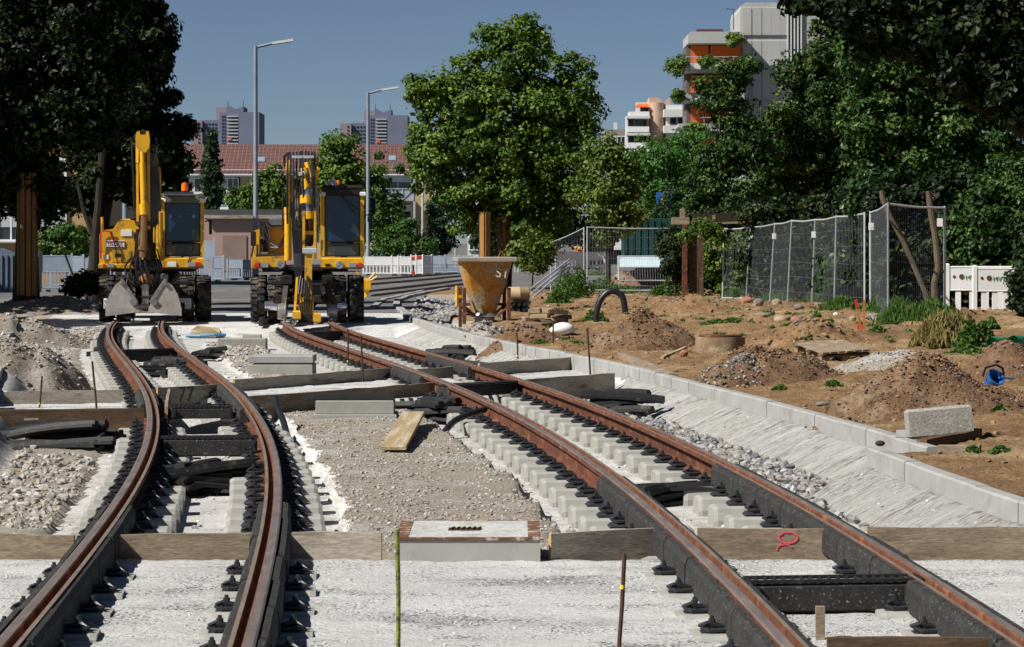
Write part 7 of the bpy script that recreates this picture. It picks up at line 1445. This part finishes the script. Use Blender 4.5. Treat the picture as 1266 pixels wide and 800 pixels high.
tree('shrub', 'light green bush behind the leftmost mesh fence panels', 905, 78, [(890, 320, 22, 26), (922, 310, 20, 28), (905, 345, 22, 18)], 7000, .11, 'mid', .03, .22, fill=.3, zb=.1, limbs=False, cat='bush')
tree('shrub', 'grey-green broad-leaved shrub behind the panel left of the gap', 1045, 56, [(1040, 325, 18, 16), (1055, 315, 14, 14), (1032, 345, 14, 18)], 900, .15, 'blue', .02, .3, fill=.2, zb=.2, limbs=False, cat='bush')
tree('climber', 'creeper trailing over the timber screen end', 862, 71, [(848, 292, 7, 9), (872, 282, 16, 8), (886, 292, 12, 10)], 1300, .10, 'mid', .02, .2, zb=.1, limbs=False, cat='creeper')
tree('shrub', 'dark round bush left of the timber screen', 835, 76, [(830, 312, 16, 26), (838, 335, 14, 18), (828, 290, 12, 16)], 4500, .11, 'dark', .03, .22, zb=.1, limbs=False, cat='bush')
# pale slanting trunks by the fence
for k, (pts, r, lab) in enumerate((([(1148, 378), (1144, 360), (1118, 300), (1100, 266), (1092, 246), (1089, 236)], .055, 'left pale slanting trunk behind the wide fence panel'), ([(1156, 378), (1155, 350), (1160, 330), (1156, 290), (1151, 262), (1149, 246), (1147, 236)], .06, 'right pale crooked trunk behind the wide fence panel'))):
    s_ = F/46.8; b = Q(*pts[0], 46.8); mb = MB(); mb.tube([Q(*p_, 46.8-.0)-b for p_ in pts], [r*1.2]+[r]*(len(pts)-2)+[r*.6], 9); o = empty('slender_trunk', b, 0, lab, 'tree trunk'); mb.build('trunk', MT['bark_light'], o, smooth=40)
# ------------------------------------------------------------------ weeds
def weeds(name, spots, n, leaf, m, hpx, label, cat=None, kind=None, grass=False):
    P_, N_ = [], []
    for x, y, rx, rz in spots:
        p = ground_at(x, y, .1); s_ = F/p.y; k = n//len(spots); u = RNG.normal(size=(k, 2))*.5; h = RNG.random(k)**(1.3)
        q = np.stack([p.x+u[:, 0]*rx/s_, p.y+u[:, 1]*rx/s_, p.z+h*rz/s_*np.exp(-(u**2).sum(1))], 1); P_.append(q); nn = RNG.normal(size=(k, 3)); nn[:, 2] += .8 if not grass else -nn[:, 2]; N_.append(nn)
    pos = np.concatenate(P_); b = Vector(pos.mean(0)); b.z = pos[:, 2].min(); o = leaf_obj(name, pos, np.concatenate(N_), np.full(len(pos), leaf), RNG.random(len(pos)), LM[m], None, b, grass); o.location = b
    return tag(o, label, cat, kind=kind)
weeds('weeds', [(705, 372, 22, 34), (690, 378, 14, 22), (716, 366, 16, 36), (700, 360, 18, 30)], 5200, .085, 'weed', 30, 'tall yellow-flowered weeds at the oblique fence panel', 'weeds')
weeds('weeds', [(825, 368, 16, 24), (838, 366, 12, 30), (812, 366, 10, 14)], 2600, .08, 'weed', 30, 'green weeds at the foot of the timber screen', 'weeds')
weeds('weeds', [(745, 360, 22, 18), (770, 362, 26, 10), (735, 340, 18, 22)], 2400, .08, 'weed', 30, 'low weeds under the frontal fence panel', 'weeds')
weeds('tall_grass', [(1160, 422, 20, 34), (1178, 426, 20, 38), (1148, 428, 16, 28), (1195, 426, 16, 36), (1128, 404, 24, 22)], 9000, .20, 'straw', 30, 'dry straw-coloured grass tuft below the wide fence panel', 'grass', grass=True)
weeds('tall_grass', [(1140, 400, 30, 24), (1110, 396, 20, 20), (1168, 402, 26, 24)], 5000, .17, 'weed', 30, 'green grass growing under the wide fence panel', 'grass', grass=True)
weeds('weeds', [(1200, 428, 16, 32), (1215, 425, 14, 30), (1188, 420, 14, 28), (1225, 418, 14, 26)], 4200, .07, 'weed', 30, 'dark green weeds under the lettered barriers', 'weeds')
weeds('weeds', [(1195, 438, 20, 12), (1220, 436, 22, 12), (1245, 434, 22, 12), (1262, 432, 16, 14)], 3400, .06, 'weed', 30, 'low fresh green weeds around the green pipes', 'weeds')
weeds('fence_weeds', [(1010, 378, 24, 16), (1040, 384, 26, 18), (960, 374, 26, 14), (1110, 390, 26, 24), (1150, 394, 24, 26), (1085, 388, 14, 22), (910, 370, 20, 14)], 8000, .14, 'weed', 20, 'grasses and weeds growing along the foot of the mesh fence', kind='stuff', grass=True)
for x, y, r, h, lab in ((1026, 414, 7, 22, 'small leafy sapling weed on the sandy mound'), (885, 400, 14, 6, 'flat green weed patch right of the sandy mound'), (860, 398, 12, 5, 'flat green weed patch on the sandy mound'), (905, 398, 10, 6, 'weed patch in front of the reddish stone'), (975, 395, 9, 9, 'weed tuft above the row of boulders'), (1237, 560, 10, 8, 'weed plant right of the second brown timber'), (1222, 548, 8, 12, 'thin weed behind the second brown timber'), (1203, 560, 8, 8, 'tiny weed at the end of the second timber'), (1235, 510, 8, 8, 'tiny weed right of the tilted block'), (1030, 476, 9, 5, 'small weed on the path before the large heap'), (965, 482, 8, 6, 'weed with a yellow flower beside the kerb'), (1010, 398, 8, 14, 'upright weed by the sandy boulder'), (735, 400, 16, 18, 'dry weed beside the arched hose'), (668, 424, 8, 4, 'tiny weed by the kerb near the low earth heap'), (980, 404, 14, 5, 'low weed among the boulders'), (1085, 410, 8, 9, 'weed tuft right of the red block'), (1055, 455, 12, 4, 'weed strip beside the pallet'), (925, 470, 12, 4, 'grass strip before the grey stone heap')):
    weeds('weed', [(x, y, r, h)], int(120+r*h*3), .055, 'weed', 10, lab, 'weed')
sp = []
for k in range(150):
    x = float(RNG.uniform(680, 1150)); y = float(RNG.uniform(376, 425)); sp.append((x, y, float(RNG.uniform(3, 12)), float(RNG.uniform(1.5, 4))))
weeds('ground_weeds', sp, 5200, .05, 'weed', 5, 'scattered low weeds on the bare earth', kind='stuff')
# balcony plants on the wing
for k, (x, y, rx, ry, lab) in enumerate(((836, 80, 12, 14, 'bushy plant on the top balcony of the orange-blind wing'), (872, 76, 10, 5, 'plant box in the middle of the top balcony'), (908, 48, 10, 8, 'creeper on the parapet beside the high-rise'), (838, 118, 8, 6, 'plant on the second balcony of the wing'), (862, 158, 14, 5, 'green plants on the lowest visible balcony'))):
    tree('balcony_plant', lab, x, 263.5, [(x, y, rx, ry)], 900, .32, 'mid', .05, .5, limbs=False, zb=H-(y+ry-HY)/(F/263.5), cat='plant', top=Vector((0, 0, .3)))
